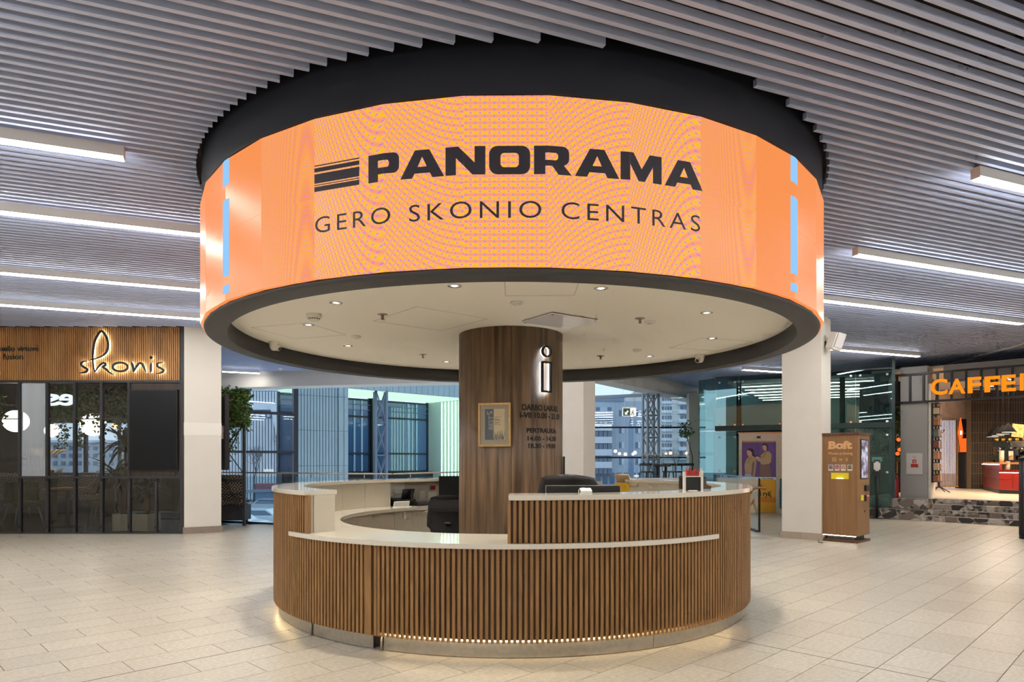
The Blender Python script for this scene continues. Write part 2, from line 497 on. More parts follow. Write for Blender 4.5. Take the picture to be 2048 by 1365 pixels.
FLOOR = [(-12, -8), (12, -8), (12, 16), (9, 19), (8, 20.4), (4.5, 20.4), (-0.6, 15.6), (-2.2, 12.37), (-5.6, 13.81), (-9.5, 15.4), (-12, 15.4)]
floor = tag(MB().prism(FLOOR, -0.30, -0.004).build('floor', T['grout']), 'pale beige stone tile floor laid diagonally', 'floor', kind='structure')
TP, TL = 0.289, 0.565
JT = 0.005
tm = MB().box(JT / 2, TL - JT / 2, JT / 2, TP - JT / 2, -0.012, 0.0)
tiles = []
for k in range(-70, 50):
    off = 0.998 if k % 2 == 0 else 1.28
    for j in range(-40, 60):
        A = off + TL * j; B = -4.53 + TP * k
        # corner with the least A and the greatest B is the local origin, long side along A
        ax = lambda a, b: ((a + b) / R2, (a - b) / R2)
        ctr = ax(A + TL / 2, B + TP / 2)
        if not inside(ctr, FLOOR): continue
        if ctr[0] < -5.6 and ctr[1] > 12.0 + 0.45 * (-5.6 - ctr[0]) * 0: continue
        tiles.append((A, B, ctr))
def seen(p):
    if p[1] < 3.6: return False
    x = 1024 + FPX * p[0] / p[1]; y = HORIZ + FPX * EYE / p[1]
    if not (-40 < x < 2090 and y < 1400): return False
    d = (Vector(p) - CEN).length
    if d < 2.0: return False
    # hidden behind the desk
    if 560 < x < 1490 and p[1] > 6.6: return False
    return p[1] < 15.2
vis = sorted([t for t in tiles if seen(t[2])], key=lambda t: t[2][0] ** 2 + t[2][1] ** 2)
near = vis[:300]; nearset = set((t[0], t[1]) for t in near)
tile0 = None
rest = MB()
for A, B, ctr in tiles:
    loc = ((A + B + TP) / R2, (A - B - TP) / R2, 0.0)
    if (A, B) in nearset:
        if tile0 is None:
            tile0 = tm.build('tile', T['tile'], None)
            tile0.location = loc; tile0.rotation_euler = (0, 0, DEG(45)); tile0.parent = floor
        else:
            share(tile0, loc, DEG(45), floor, 'tile')
    else:
        c = math.cos(DEG(45))
        q = [(loc[0] + (x - y) * c, loc[1] + (x + y) * c) for x, y in ((JT / 2, JT / 2), (TL - JT / 2, JT / 2), (TL - JT / 2, TP - JT / 2), (JT / 2, TP - JT / 2))]
        rest.add([(p[0], p[1], -0.012) for p in q] + [(p[0], p[1], 0) for p in q], [(4, 5, 6, 7), (0, 1, 5, 4), (1, 2, 6, 5), (2, 3, 7, 6), (3, 0, 4, 7)])
tag(rest.build('tile_field', T['tile'], floor), kind='stuff')
# the two wider movement joints in the paving
for k, (a, b) in enumerate((((4.546, -6.0), (4.546, 3.0)), ((-3.0, -4.53), (9.5, -4.53)))):
    p = ((a[0] + a[1]) / R2, (a[0] - a[1]) / R2, 0.0004); q = ((b[0] + b[1]) / R2, (b[0] - b[1]) / R2, 0.0004)
    MB().bar(p, q, 0.006, 0.001).build('movement_joint', T['grout'], floor)

# ---------------------------------------------------------------- slatted ceiling
ZC = 3.62
CEIL = [(-12, -8), (12, -8), (10.2, 13.2), (10.8, 18.3), (6.6, 22.6), (1.7, 16.0), (-1.2, 16.6), (-8.6, 18.15), (-5.75, 11.74), (-12, 11.74)]
ceiling = tag(MB().prism(CEIL, ZC + 0.16, ZC + 0.22).build('ceiling', T['void']), 'dark ceiling void behind grey metal slats', 'ceiling', kind='structure')
SD = DEG(68); d2 = Vector((math.sin(SD), math.cos(SD))); n2 = Vector((-d2.y, d2.x))
def spans(o, d, poly, circ=None):
    ts = []
    for i in range(len(poly)):
        a = Vector(poly[i]); b = Vector(poly[(i + 1) % len(poly)])
        e = b - a; den = d.x * e.y - d.y * e.x
        if abs(den) < 1e-9: continue
        w = a - o
        t = (w.x * e.y - w.y * e.x) / den; u = (w.x * d.y - w.y * d.x) / den
        if 0 <= u < 1: ts.append(t)
    ts.sort()
    sp = [(ts[i], ts[i + 1]) for i in range(0, len(ts) - 1, 2)]
    if circ:
        c, r = circ; w = o - c; bq = w.dot(d); dd = bq * bq - (w.dot(w) - r * r)
        if dd > 0:
            t0, t1 = -bq - math.sqrt(dd), -bq + math.sqrt(dd)
            out = []
            for s0, s1 in sp:
                if t1 <= s0 or t0 >= s1: out.append((s0, s1)); continue
                if t0 - s0 > 0.05: out.append((s0, t0))
                if s1 - t1 > 0.05: out.append((t1, s1))
            sp = out
    return sp
def slat_mesh(o, s0, s1, mb, w=0.033, h=0.044, dd=None, nn=None, z=ZC):
    dd = dd or d2; nn = nn or n2
    a = o + dd * s0; b = o + dd * s1
    q = [a - nn * w / 2, b - nn * w / 2, b + nn * w / 2, a + nn * w / 2]
    # open-topped channel with a small folded lip
    mb.hexa([(p.x, p.y, z) for p in q] + [(p.x, p.y, z + h) for p in q])
PITCH = 0.0957
rest = MB()
k0 = int((-13 - 4.181) / PITCH)
for k in range(k0, 190):
    nn = 4.181 + PITCH * k
    o = n2 * nn
    for s0, s1 in spans(o, d2, CEIL, (CEN, 2.765)):
        if nn > 2.1 and s1 - s0 > 0.05:
            slat_mesh(o, s0, s1, mb := MB()); mb.build('slat', T['slat'], ceiling)
        else:
            slat_mesh(o, s0, s1, rest)
tag(rest.build('slat_field', T['slat'], ceiling), kind='stuff')
# the darker carrier rails the slats hang on
cr = MB()
for t in range(-6, 9):
    o = d2 * (t * 1.8 + 0.5)
    for s0, s1 in spans(o, n2, CEIL, (CEN, 2.765)):
        a = o + n2 * s0; b = o + n2 * s1
        cr.bar((a.x, a.y, ZC + 0.062), (b.x, b.y, ZC + 0.062), 0.05, 0.04)
cr.build('carrier_rail', T['black'], ceiling)

# second slat field running the other way in front of the coffee shop
CEIL2 = [(10.2, 13.2), (10.8, 18.3), (16, 18.3), (16, 9.0), (10.45, 9.0)]
ceil2 = tag(MB().prism(CEIL2, ZC + 0.16, ZC + 0.22).build('ceiling_side', T['void']), 'second slatted ceiling bay above the coffee shop', 'ceiling', kind='structure')
d3 = Vector((math.sin(DEG(14)), math.cos(DEG(14)))); n3 = Vector((-d3.y, d3.x))
for k in range(-75, 75):
    o = n3 * (k * 0.10)
    for s0, s1 in spans(o, d3, CEIL2):
        if s1 - s0 > 0.1:
            slat_mesh(o, s0, s1, mb := MB(), 0.05, 0.03, d3, n3); mb.build('slat', T['slat'], ceil2)
tag(MB().wall((10.2, 13.2), (10.8, 18.3), ZC - 0.02, ZC + 0.2, 0.04).build('trim_1', T['lampbody']), kind='structure')

# ---------------------------------------------------------------- walls out of frame that close the hall
tag(MB().wall((-12, 11.74), (-12, -8), -0.3, 4.0, 0.2, -1).build('wall_left', T['wallpaint']), kind='structure')
tag(MB().wall((-12, -8), (12, -8), -0.3, 4.0, 0.2, -1).build('wall_back', T['wallpaint']), kind='structure')
tag(MB().wall((12, -8), (12, 12.3), -0.3, 4.0, 0.2, -1).build('wall_right', T['wallpaint']), kind='structure')

# ---------------------------------------------------------------- square pillars
def pillar(p, w, dpt, z1, label, rz, skirt='granite2', band=None):
    """p = nearest corner; sides run along rz and rz+90"""
    u = Vector((math.cos(rz), math.sin(rz))); v = Vector((-u.y, u.x))
    p = Vector(p)
    def ring(e): return [p - u * w - u * e - v * e, p + u * e - v * e, p + v * dpt + u * e + v * e, p - u * w + v * dpt - u * e + v * e]
    root = empty('white_pillar', (p.x, p.y, 0), 0, label, 'pillar', kind='structure')
    MB().prism([tuple(q) for q in ring(0)], 0.0, z1).build('shaft', T['white'], root)
    if skirt:
        s = ring(0.018)
        for i in range(4):
            a, b = s[i], s[(i + 1) % 4]; mid = (a + b) / 2
            for e, f in ((a, mid), (mid, b)):
                g = (f - e).normalized() * 0.002
                MB().wall(tuple(e + g), tuple(f - g), 0.0, 0.115, 0.02, 1).build('skirting_stone', T[skirt], root)
    if band:
        s = ring(0.004)
        MB().prism([tuple(q) for q in s], band[0], band[1]).build('band', T['plastic'], root)
    return root
# right of the desk
pillar((4.95, 10.77), 0.62, 0.50, 3.66, 'white square pillar right of the desk behind the photo kiosk', DEG(-41))
# left, at the end of the restaurant front
pl = pillar((-5.21, 12.06), 0.60, 0.65, 3.66, 'white square pillar at the right end of the restaurant front', DEG(32), 'granite', (zat(872, 12.0), zat(847, 12.0)))
# behind the wooden pillar
pillar((1.381, 13.0), 0.60, 0.36, 3.66, 'white square pillar behind the wooden pillar, right of it', DEG(-45))
# far one beneath the slanting beam
pillar((5.61, 20.15), 0.31, 0.30, 3.30, 'slim white pillar far back beneath the slanting white beam', 0.0, None)

# ---------------------------------------------------------------- white beams along the glazing
beam = MB()
beam.wall((-9.2, 18.25), (-1.2, 16.6), 3.22, 3.80, 0.6)
beam.wall((-1.2, 16.6), (1.7, 15.9), 3.22, 3.80, 0.6)
tag(beam.build('trim_2', T['white']), 'white boxed beam above the far windows left of the wooden pillar', 'beam', kind='structure')
tag(MB().wall((1.7, 15.35), (6.35, 22.3), 3.22, 3.80, 0.55).build('trim_3', T['white']), 'slanting white beam above the far windows right of the wooden pillar', 'beam', kind='structure')
# ================================================================ DISPLAY RING OVER THE DESK
C2 = (CEN.x, CEN.y)
ring = empty('led_display_ring', (CEN.x, CEN.y, 2.34), 0, 'round orange LED display drum hanging over the information desk', 'display')
RV, PH, ZB, ZT = 2.735, -0.0121, 2.381, 3.341
LEDW = 2 * RV * math.sin(DEG(5))
APO = RV * math.cos(DEG(5))
MB().lathe([(2.725, ZT + 0.012), (2.725, 4.05), (2.60, 4.05), (2.60, ZT + 0.012), (2.725, ZT + 0.012)], 120, C2).build('fascia', T['fascia'], ring)
MB().lathe([(2.70, ZB - 0.012), (2.70, ZT + 0.012), (2.64, ZT + 0.012), (2.64, ZB - 0.012), (2.70, ZB - 0.012)], 72, C2).build('black_core', T['black'], ring)
MB().lathe([(2.536, 2.343), (2.690, 2.343), (2.706, 2.352), (2.712, 2.366), (2.708, 2.372), (2.62, 2.372), (2.55, 2.50), (2.536, 2.50), (2.536, 2.343)], 144, C2).build('bottom_ring', T['ring'], ring)
soff = MB().lathe([(0.0005, 2.492), (2.5355, 2.492), (2.5355, 2.52), (0.0005, 2.52)], 144, C2, smooth=False).build('soffit', T['soffit'], ring)

def led_mat():
    m = bpy.data.materials.new('orange_led_screen'); m.use_nodes = True
    nt = m.node_tree; b = nt.nodes['Principled BSDF']; N = nt.nodes.new; L = nt.links.new
    b.inputs['Base Color'].default_value = (0.015, 0.012, 0.012, 1); b.inputs['Roughness'].default_value = 0.28; b.inputs['Specular IOR Level'].default_value = 0.12
    tc = N('ShaderNodeTexCoord'); at_ = N('ShaderNodeAttribute'); at_.attribute_type = 'OBJECT'; at_.attribute_name = 'turn'
    sx = N('ShaderNodeSeparateXYZ'); L(tc.outputs['Object'], sx.inputs[0])
    def math_(op, a, b_=None):
        n = N('ShaderNodeMath'); n.operation = op
        for i, v in enumerate((a, b_)):
            if v is None: continue
            if isinstance(v, (int, float)): n.inputs[i].default_value = v
            else: L(v, n.inputs[i])
        return n.outputs[0]
    x, z, t = sx.outputs['X'], sx.outputs['Z'], at_.outputs['Fac']
    at2 = math_('ABSOLUTE', t)
    # interference bands: coarse near the middle, steeper and finer towards the sides
    tilt = math_('MULTIPLY', t, 0.055)
    xx = math_('ADD', math_('MULTIPLY', x, math_('COSINE', tilt)), math_('MULTIPLY', z, math_('SINE', tilt)))
    zz = math_('SUBTRACT', math_('MULTIPLY', z, math_('COSINE', tilt)), math_('MULTIPLY', x, math_('SINE', tilt)))
    curve = math_('MULTIPLY', math_('MULTIPLY', x, x), math_('MULTIPLY', t, 0.10))
    zz = math_('ADD', zz, curve)
    fx = math_('ADD', 118.0, math_('MULTIPLY', at2, 2.4))
    s1 = math_('SINE', math_('MULTIPLY', xx, fx))
    s2 = math_('SINE', math_('MULTIPLY', zz, math_('ADD', 168.0, math_('MULTIPLY', at2, 1.6))))
    s3 = math_('MULTIPLY', s1, s2)
    amp = N('ShaderNodeMapRange'); amp.inputs['From Min'].default_value = 23; amp.inputs['From Max'].default_value = 34; amp.inputs['To Min'].default_value = 1.0; amp.inputs['To Max'].default_value = 0.0
    L(at2, amp.inputs['Value'])
    def mix(fac, a, bb, blend='MIX'):
        n = N('ShaderNodeMix'); n.data_type = 'RGBA'; n.blend_type = blend
        L(fac, n.inputs['Factor'])
        for k, v in (('A', a), ('B', bb)):
            if isinstance(v, tuple): n.inputs[k].default_value = (*v, 1)
            else: L(v, n.inputs[k])
        return n.outputs['Result']
    base = mix(math_('MULTIPLY', math_('ADD', math_('SINE', math_('MULTIPLY', x, 900.0)), 1.0), 0.12), lin((246, 146, 76)), lin((240, 132, 86)))
    f1 = math_('MULTIPLY', math_('MULTIPLY', math_('ADD', s2, 1.0), 0.5), amp.outputs[0])
    c1 = mix(f1, mix(amp.outputs[0], base, lin((248, 150, 112))), lin((255, 190, 0)))
    f2 = math_('MULTIPLY', math_('POWER', math_('MULTIPLY', math_('ADD', s3, 1.0), 0.5), 2.0), math_('MULTIPLY', amp.outputs[0], 0.45))
    c2 = mix(f2, c1, lin((236, 170, 170)))
    f3 = math_('MULTIPLY', math_('POWER', math_('MULTIPLY', math_('ADD', s3, 1.0), 0.5), 9.0), math_('MULTIPLY', amp.outputs[0], 0.95))
    c3 = mix(f3, c2, lin((150, 105, 235)))
    L(c3, b.inputs['Emission Color']); b.inputs['Emission Strength'].default_value = 1.02
    return m
T['led'] = led_mat()
T['ledblue'] = glow('light_blue_led', (150, 205, 255), 1.0)
T['ledink'] = mat('unlit_led_lettering', (34, 30, 36), 0.5, emit=0.012, ecol=(0.9, 0.7, 1.0))
panel = MB().box(-LEDW / 2 + 0.0006, LEDW / 2 - 0.0006, 0.0, 0.03, 0.0006, 0.4794)
p0 = None
for i in range(36):
    a = PH + DEG(10) * (i - 18)
    for row in (0, 1):
        loc = (APO * math.sin(a), -APO * math.cos(a), ZB - 2.34 + 0.48 * row)
        if p0 is None:
            p0 = panel.build('led_panel', T['led'], None); p0.parent = ring
            o = p0; o.location = loc; o.rotation_euler = (0, 0, a)
        else:
            o = share(p0, loc, a, ring, 'led_panel')
        o['turn'] = float((i - 18) * 10)
# flat picture coordinates (u along the screen, z up) on to the many-sided drum
def on_led(u, v, w):
    k = math.floor(u / LEDW + 0.5); s = u - k * LEDW
    a = PH + DEG(10) * k; r = APO + 0.0012 + w
    return Vector((CEN.x + r * math.sin(a) + s * math.cos(a), CEN.y - r * math.cos(a) + s * math.sin(a), v))
def led_decal(name, vs, fs, mt, parent):
    bm = bmesh.new(); bv = [bm.verts.new(v) for v in vs]
    for f in fs:
        try: bm.faces.new([bv[i] for i in f])
        except ValueError: pass
    for k in range(-6, 7):
        bmesh.ops.bisect_plane(bm, geom=bm.verts[:] + bm.edges[:] + bm.faces[:], plane_co=((k + 0.5) * LEDW, 0, 0), plane_no=(1, 0, 0))
    bm.verts.index_update()
    V, Fc = [], []
    for f in bm.faces:
        cu = sum(v.co.x for v in f.verts) / len(f.verts); kk = math.floor(cu / LEDW + 0.5)
        ids = []
        for v in f.verts:
            u = min(max(v.co.x, (kk - 0.5) * LEDW + 1e-6), (kk + 0.5) * LEDW - 1e-6)
            V.append(on_led(u, v.co.y, 0.0)); ids.append(len(V) - 1)
        Fc.append(tuple(ids))
    bm.free()
    return MB().add(V, Fc).build(name, mt, parent)
LU = 2.5 * LEDW                       # the lettering spans five panels
# --- heavy extended capitals, drawn in a box 1 high
def rr(x0, y0, x1, y1, r, n=5):
    out = []
    for cx, cy, a in ((x1 - r, y1 - r, 0), (x0 + r, y1 - r, 90), (x0 + r, y0 + r, 180), (x1 - r, y0 + r, 270)):
        out += [(cx + r * math.cos(DEG(a + 90 * i / n)), cy + r * math.sin(DEG(a + 90 * i / n))) for i in range(n + 1)]
    return out
def halfr(x0, y0, x1, y1, r, n=5):      # square on the left, round on the right
    out = [(x0, y0)]
    for cx, cy, a in ((x1 - r, y0 + r, 270), (x1 - r, y1 - r, 0)):
        out += [(cx + r * math.cos(DEG(a + 90 * i / n)), cy + r * math.sin(DEG(a + 90 * i / n))) for i in range(n + 1)]
    return out + [(x0, y1)]
G = {
 'P': (1.28, [[(0, 0), (0.42, 0), (0.42, 0.27)] + halfr(0.42, 0.27, 1.28, 1.0, 0.22)[1:-1] + [(0, 1.0)], halfr(0.42, 0.50, 0.88, 0.76, 0.10)]),
 'A': (1.72, [[(0, 0), (0.46, 0), (0.56, 0.17), (1.16, 0.17), (1.26, 0), (1.72, 0), (1.14, 1), (0.58, 1)], [(0.68, 0.40), (1.04, 0.40), (0.86, 0.76)]]),
 'N': (1.50, [[(0, 0), (0.40, 0), (0.40, 0.60), (1.02, 0), (1.50, 0), (1.50, 1), (1.10, 1), (1.10, 0.42), (0.48, 1), (0, 1)]]),
 'O': (1.52, [rr(0, 0, 1.52, 1.0, 0.30), rr(0.42, 0.25, 1.10, 0.75, 0.13)]),
 'R': (1.40, [[(0, 0), (0.42, 0), (0.42, 0.30), (0.68, 0.30), (0.92, 0), (1.42, 0), (1.12, 0.33)] + [(1.22, 0.38), (1.30, 0.46), (1.32, 0.56), (1.32, 0.80), (1.27, 0.91), (1.18, 0.98), (1.06, 1.0), (0, 1.0)], halfr(0.42, 0.50, 0.90, 0.76, 0.10)]),
 'M': (1.74, [[(0, 0), (0.38, 0), (0.38, 0.58), (0.74, 0), (1.0, 0), (1.36, 0.58), (1.36, 0), (1.74, 0), (1.74, 1), (1.22, 1), (0.87, 0.44), (0.52, 1), (0, 1)]]),
}
x = 0.0; V, Fc = [], []
for ch in 'PANORAMA':
    w, lp = G[ch]
    v, f = outline_geo(lp)
    Fc += [tuple(i + len(V) for i in q) for q in f]; V += [Vector((p.x + x, p.y, 0)) for p in v]
    x += w + (0.05 if ch in 'AP' else 0.14)
V, Fc = fit_geo(V, Fc, 2.02, 0.160)
V = [Vector((p.x - LU + 0.377, p.y + 2.897, 0)) for p in V]
for v, f in letters(V, Fc): led_decal('headline_letter', v, f, T['ledink'], ring)
lg = MB()
for a, b in ((0.0, 0.0293), (0.0361, 0.0414), (0.0494, 0.1056), (0.1169, 0.1418), (0.1518, 0.1587)):
    V = [Vector((-LU, 2.900 + a, 0)), Vector((-LU + 0.315, 2.900 + a, 0)), Vector((-LU + 0.315, 2.900 + b, 0)), Vector((-LU, 2.900 + b, 0))]
    led_decal('logo_bar', V, [(0, 1, 2, 3)], T['ledink'], ring)
V, Fc = text_geo('GERO SKONIO CENTRAS', 2 * LU - 0.01, 0.096, -0.004, 1.28)
V = [Vector((p.x - LU + 0.005, p.y + 2.651, 0)) for p in V]
for v, f in letters(V, Fc): led_decal('slogan_letter', v, f, T['ledink'], ring)
for sgn in (-1, 1):
    u0 = sgn * 4.5 * LEDW
    for za, zb in ((3.165, ZT - 0.001), (2.547, 3.069), (2.427, 2.485)):
        q = [(u0 - 0.055, za), (u0 + 0.055, za), (u0 + 0.055, zb), (u0 - 0.055, zb)]
        led_decal('blue_bar', [Vector((a, b, 0)) for a, b in q], [(0, 1, 2, 3)], T['ledblue'], ring)

# hatches and seams in the soffit
def hatch(cx, cy, w, l, rz):
    m = MB(); 
    for a, b, sx, sy in ((0, w / 2, l, 0.004), (0, -w / 2, l, 0.004), (l / 2, 0, 0.004, w), (-l / 2, 0, 0.004, w)):
        q = Matrix.Rotation(rz, 2) @ Vector((a, b))
        m.obox((cx + q.x, cy + q.y, 2.4915), sx, sy, 0.001, rz)
    m.build('access_hatch', T['granite2'], ring)
for px, py, w, l, rz in ((600, 663, 0.6, 0.6, -0.35), (860, 640, 0.7, 0.7, 0.7), (1082, 576, 0.45, 0.5, 0.0), (1420, 690, 0.6, 0.6, 0.3)):
    p = onfloor(px, py, 2.492); hatch(p.x, p.y, w, l, rz)

# ---------------------------------------------------------------- fittings on the soffit
ZS = 2.492
def lab(px, what, side):
    return what
dl = [(909, 572, 'recessed downlight in the drum soffit nearest the camera, left of centre'), (1202, 577, 'recessed downlight in the drum soffit nearest the camera, right of centre'),
      (672, 606, 'recessed downlight in the drum soffit, front left beyond the smoke detector'), (1413, 626, 'recessed downlight in the drum soffit at its front right'),
      (617, 650, 'recessed downlight in the drum soffit just below the box-shaped smoke detector'), (1424, 677, 'recessed downlight in the drum soffit near the right dome camera'),
      (696, 692, 'recessed downlight in the drum soffit at its back left'), (893, 724, 'recessed downlight in the drum soffit at the back, just left of the pillar'),
      (1299, 713, 'recessed downlight in the drum soffit at the back, right of the pillar')]
T['dlglow'] = glow('downlight_glow', (1.0, 0.9, 0.72), 3.0)
dlr = None
for px, py, lb in dl:
    p = onfloor(px, py, ZS)
    r = empty('downlight', (p.x, p.y, ZS), 0, lb, 'downlight', 'downlights in the drum soffit')
    MB().lathe([(0.050, 0.0), (0.050, -0.003), (0.040, -0.004), (0.034, 0.0)], 20).build('trim_ring', T['chrome'], r, True)
    MB().lathe([(0.0005, -0.0025), (0.022, -0.0025), (0.022, -0.0005)], 16).build('lens', T['dlglow'], r, True)
    sl = bpy.data.lights.new('downlight_beam', 'SPOT'); sl.energy = 78; sl.color = (1.0, 0.92, 0.80); sl.spot_size = DEG(120); sl.spot_blend = 1.0; sl.shadow_soft_size = 0.03
    so = bpy.data.objects.new('downlight_beam', sl); so.location = (0, 0, -0.012); so.parent = r; COL.objects.link(so)
T['spr_red'] = mat('red_bulb', (170, 40, 24), 0.3)
for px, py, lb in ((765, 629, 'sprinkler head with red bulb in the drum soffit, left of the pillar'), (1280, 637, 'sprinkler head in the drum soffit, front right beside a white disc'),
                   (846, 709, 'sprinkler head in the drum soffit at the back, left of the pillar'), (1201, 712, 'sprinkler head in the drum soffit at the back, right of the pillar')):
    p = onfloor(px, py, ZS)
    r = empty('sprinkler', (p.x, p.y, ZS), 0, lb, 'sprinkler', 'sprinklers in the drum soffit')
    MB().lathe([(0.042, 0.0), (0.042, -0.004), (0.012, -0.008), (0.012, 0.0)], 20).build('rosette', T['steel'], r, True)
    m = MB(); m.rod((-0.012, 0, -0.006), (-0.006, 0, -0.040), 0.003, 6); m.rod((0.012, 0, -0.006), (0.006, 0, -0.040), 0.003, 6); m.lathe([(0.0005, -0.044), (0.014, -0.044), (0.014, -0.040), (0.0005, -0.040)], 12)
    m.build('yoke', T['steel'], r, True)
    MB().rod((0, 0, -0.008), (0, 0, -0.040), 0.004, 8).build('bulb', T['spr_red'], r, True)
for px, py, lb in ((1033, 604, 'flat white smoke detector disc at the front centre of the drum soffit'), (1300, 643, 'flat white smoke detector disc right of the front sprinkler'),
                   (712, 673, 'flat white smoke detector disc left of the wooden pillar'), (1274, 700, 'flat white smoke detector disc at the back right of the soffit')):
    p = onfloor(px, py, ZS)
    r = empty('smoke_detector', (p.x, p.y, ZS), 0, lb, 'detector', 'flat smoke detectors in the drum soffit')
    MB().lathe([(0.048, 0.0), (0.048, -0.012), (0.040, -0.018), (0.0005, -0.020)], 24).build('base_disc', T['plastic'], r, True)
    MB().lathe([(0.024, -0.018), (0.022, -0.026), (0.0005, -0.027)], 16).build('sensor', T['plastic'], r, True)
p = onfloor(628, 629, ZS)
r = empty('smoke_detector', (p.x, p.y, ZS), 0, 'larger box-shaped smoke detector with dark slots at the left of the soffit', 'detector')
MB().lathe([(0.062, 0.0), (0.062, -0.028), (0.056, -0.032), (0.0005, -0.033)], 28).build('base_disc', T['plastic'], r, True)
MB().lathe([(0.044, -0.030), (0.044, -0.046), (0.038, -0.052), (0.0005, -0.053)], 28).build('sensor', T['plastic'], r, True)
for k in range(14):
    a = 2 * math.pi * k / 14
    MB().obox((0.0445 * math.sin(a), -0.0445 * math.cos(a), -0.039), 0.010, 0.002, 0.008, a).build('slot', T['black'], r, True)
def dome_camera(px, py, rz, lb):
    p = onfloor(px, py, ZS); q = Vector((p.x, p.y)) - CEN
    if q.length > 2.44: q = q.normalized() * 2.44; p = Vector((CEN.x + q.x, CEN.y + q.y, ZS))
    r = empty('dome_camera', (p.x, p.y, ZS), rz, lb, 'camera', 'dome cameras under the drum')
    MB().lathe([(0.056, 0.0), (0.056, -0.020), (0.050, -0.036), (0.046, -0.060), (0.030, -0.086), (0.0005, -0.092)], 28).build('housing', T['plastic'], r, True)
    m = MB(); m.rod((0.022, -0.022, -0.055), (0.040, -0.040, -0.073), 0.030, 20); m.build('eyeball', T['plastic'], r, True)
    m = MB(); m.rod((0.040, -0.040, -0.073), (0.0425, -0.0425, -0.0755), 0.022, 20); m.build('lens', T['black'], r, True)
dome_camera(549, 684, DEG(35), 'white dome security camera at the left rim under the drum')
dome_camera(1438, 714, DEG(-90), 'white dome security camera at the right rim under the drum')
# acrylic poster box hanging from the soffit beside the pillar
p = onfloor(1120, 640, ZS)
T['acryl'] = glass('acrylic', (0.93, 0.94, 0.96), 1.4); T['acrylsheen'] = mat('acrylic_white_sheen', (236, 234, 240), 0.12)
r = empty('acrylic_ceiling_panel', (p.x, p.y, ZS), DEG(35), 'clear acrylic sheet fixed flat under the soffit beside the pillar', 'panel')
MB().obox((0, 0, -0.012), 0.50, 0.42, 0.008).build('sheet', T['acrylsheen'], r, True)  # white colour stands in for the bright reflection on the clear sheet
for a, b in ((-0.23, -0.19), (0.23, -0.19), (0.23, 0.19), (-0.23, 0.19)):
    MB().rod((a, b, 0), (a, b, -0.020), 0.010, 10).build('standoff', T['chrome'], r, True)

# ================================================================ WOODEN PILLAR
RC = 0.50
col = empty('round_wooden_pillar', (CEN.x - 0.012, CEN.y, 0), 0, 'round pillar clad in dark walnut veneer in the middle of the desk', 'pillar')
CC = (CEN.x - 0.012, CEN.y)
for k in range(4):
    g = DEG(0.12)
    MB().arc(CC, RC - 0.02, RC, 0.0, 2.491, DEG(0.9 + 90 * k) + g, DEG(90.9 + 90 * k) - g, 40).build('veneer_panel', T['column'], col)
for o in [k for k in COL.objects if k.parent == col]:
    for pgn in o.data.polygons: pgn.use_smooth = abs(pgn.normal.z) < 0.5
MB().lathe([(RC - 0.021, 0), (RC - 0.021, 2.491)], 60, CC).build('core', T['black'], col)
def on_col(u, v, w):
    a = u / RC; r = RC + w
    return Vector((CC[0] + r * math.sin(a), CC[1] - r * math.cos(a), v))
def colu(px):
    """arc position on the pillar seen at photo column px"""
    k = (px - 1024) / FPX; cx, cy = CC
    a = 1 + k * k; b = -2 * (k * cx + cy); c = cx * cx + cy * cy - RC * RC
    t = (-b - math.sqrt(max(b * b - 4 * a * c, 0))) / (2 * a)
    return RC * math.atan2(k * t - cx, cy - t)
def colz(py, px):
    u = colu(px); return zat(py, CC[1] - RC * math.cos(u / RC))
def col_text(body, x0, x1, y0, y1, nm, bold=0.045):
    u0, u1 = colu(x0), colu(x1)
    h = abs(colz(y0, 1080) - colz(y1, 1080))
    V, Fc = text_geo(body, u1 - u0, h, bold)
    z0 = colz(y1, 1080)
    for V1, F1 in letters(V, Fc):
        bm = bmesh.new(); bv = [bm.verts.new(v) for v in V1]
        for f in F1:
            try: bm.faces.new([bv[i] for i in f])
            except ValueError: pass
        for k in range(1, 40):
            bmesh.ops.bisect_plane(bm, geom=bm.verts[:] + bm.edges[:] + bm.faces[:], plane_co=((u1 - u0) * k / 40, 0, 0), plane_no=(1, 0, 0))
        bm.verts.index_update()
        MB().add([on_col(u0 + v.co.x, z0 + v.co.y, 0.0012) for v in bm.verts], [tuple(v.index for v in f.verts) for f in bm.faces]).build(nm, T['ink'], col)
        bm.free()
col_text('DARBO LAIKAS:', 1044, 1115, 810, 822, 'hours_title_letter')
col_text('I-VII 10.00 - 21.00', 1039.5, 1118.5, 826, 837.5, 'hours_letter')
col_text('PERTRAUKA:', 1053, 1112, 857, 866.5, 'break_title_letter')
col_text('14.00 - 14.30', 1055, 1111.5, 873, 882.5, 'break_letter')
col_text('18.30 - 19.00', 1056.5, 1110.5, 887.5, 897.5, 'break_letter')
# back-lit letter i
T['halo'] = glow('white_halo_light', (0.86, 0.94, 1.0), 12.0)
inf = empty('information_sign', tuple(on_col(colu(1088), colz(786, 1088), 0.0)), 0, 'back-lit black outline letter i high on the wooden pillar', 'sign')
uc = colu(1088); z1, z0 = colz(724.5, 1088), colz(786, 1088)
wI = colu(1096.5) - colu(1078.5); zc = (colz(693, 1088) + colz(716, 1088)) / 2; rI = (colz(693, 1088) - colz(716, 1088)) / 2
loopsI = [rr(uc - wI / 2, z0, uc + wI / 2, z1, 0.006, 3), rr(uc - wI / 2 + 0.016, z0 + 0.016, uc + wI / 2 - 0.016, z1 - 0.016, 0.003, 3)]
ringI = [[(uc + rI * math.cos(a * math.pi / 16), zc + rI * math.sin(a * math.pi / 16)) for a in range(32)], [(uc + (rI - 0.016) * math.cos(a * math.pi / 16), zc + (rI - 0.016) * math.sin(a * math.pi / 16)) for a in range(32)]]
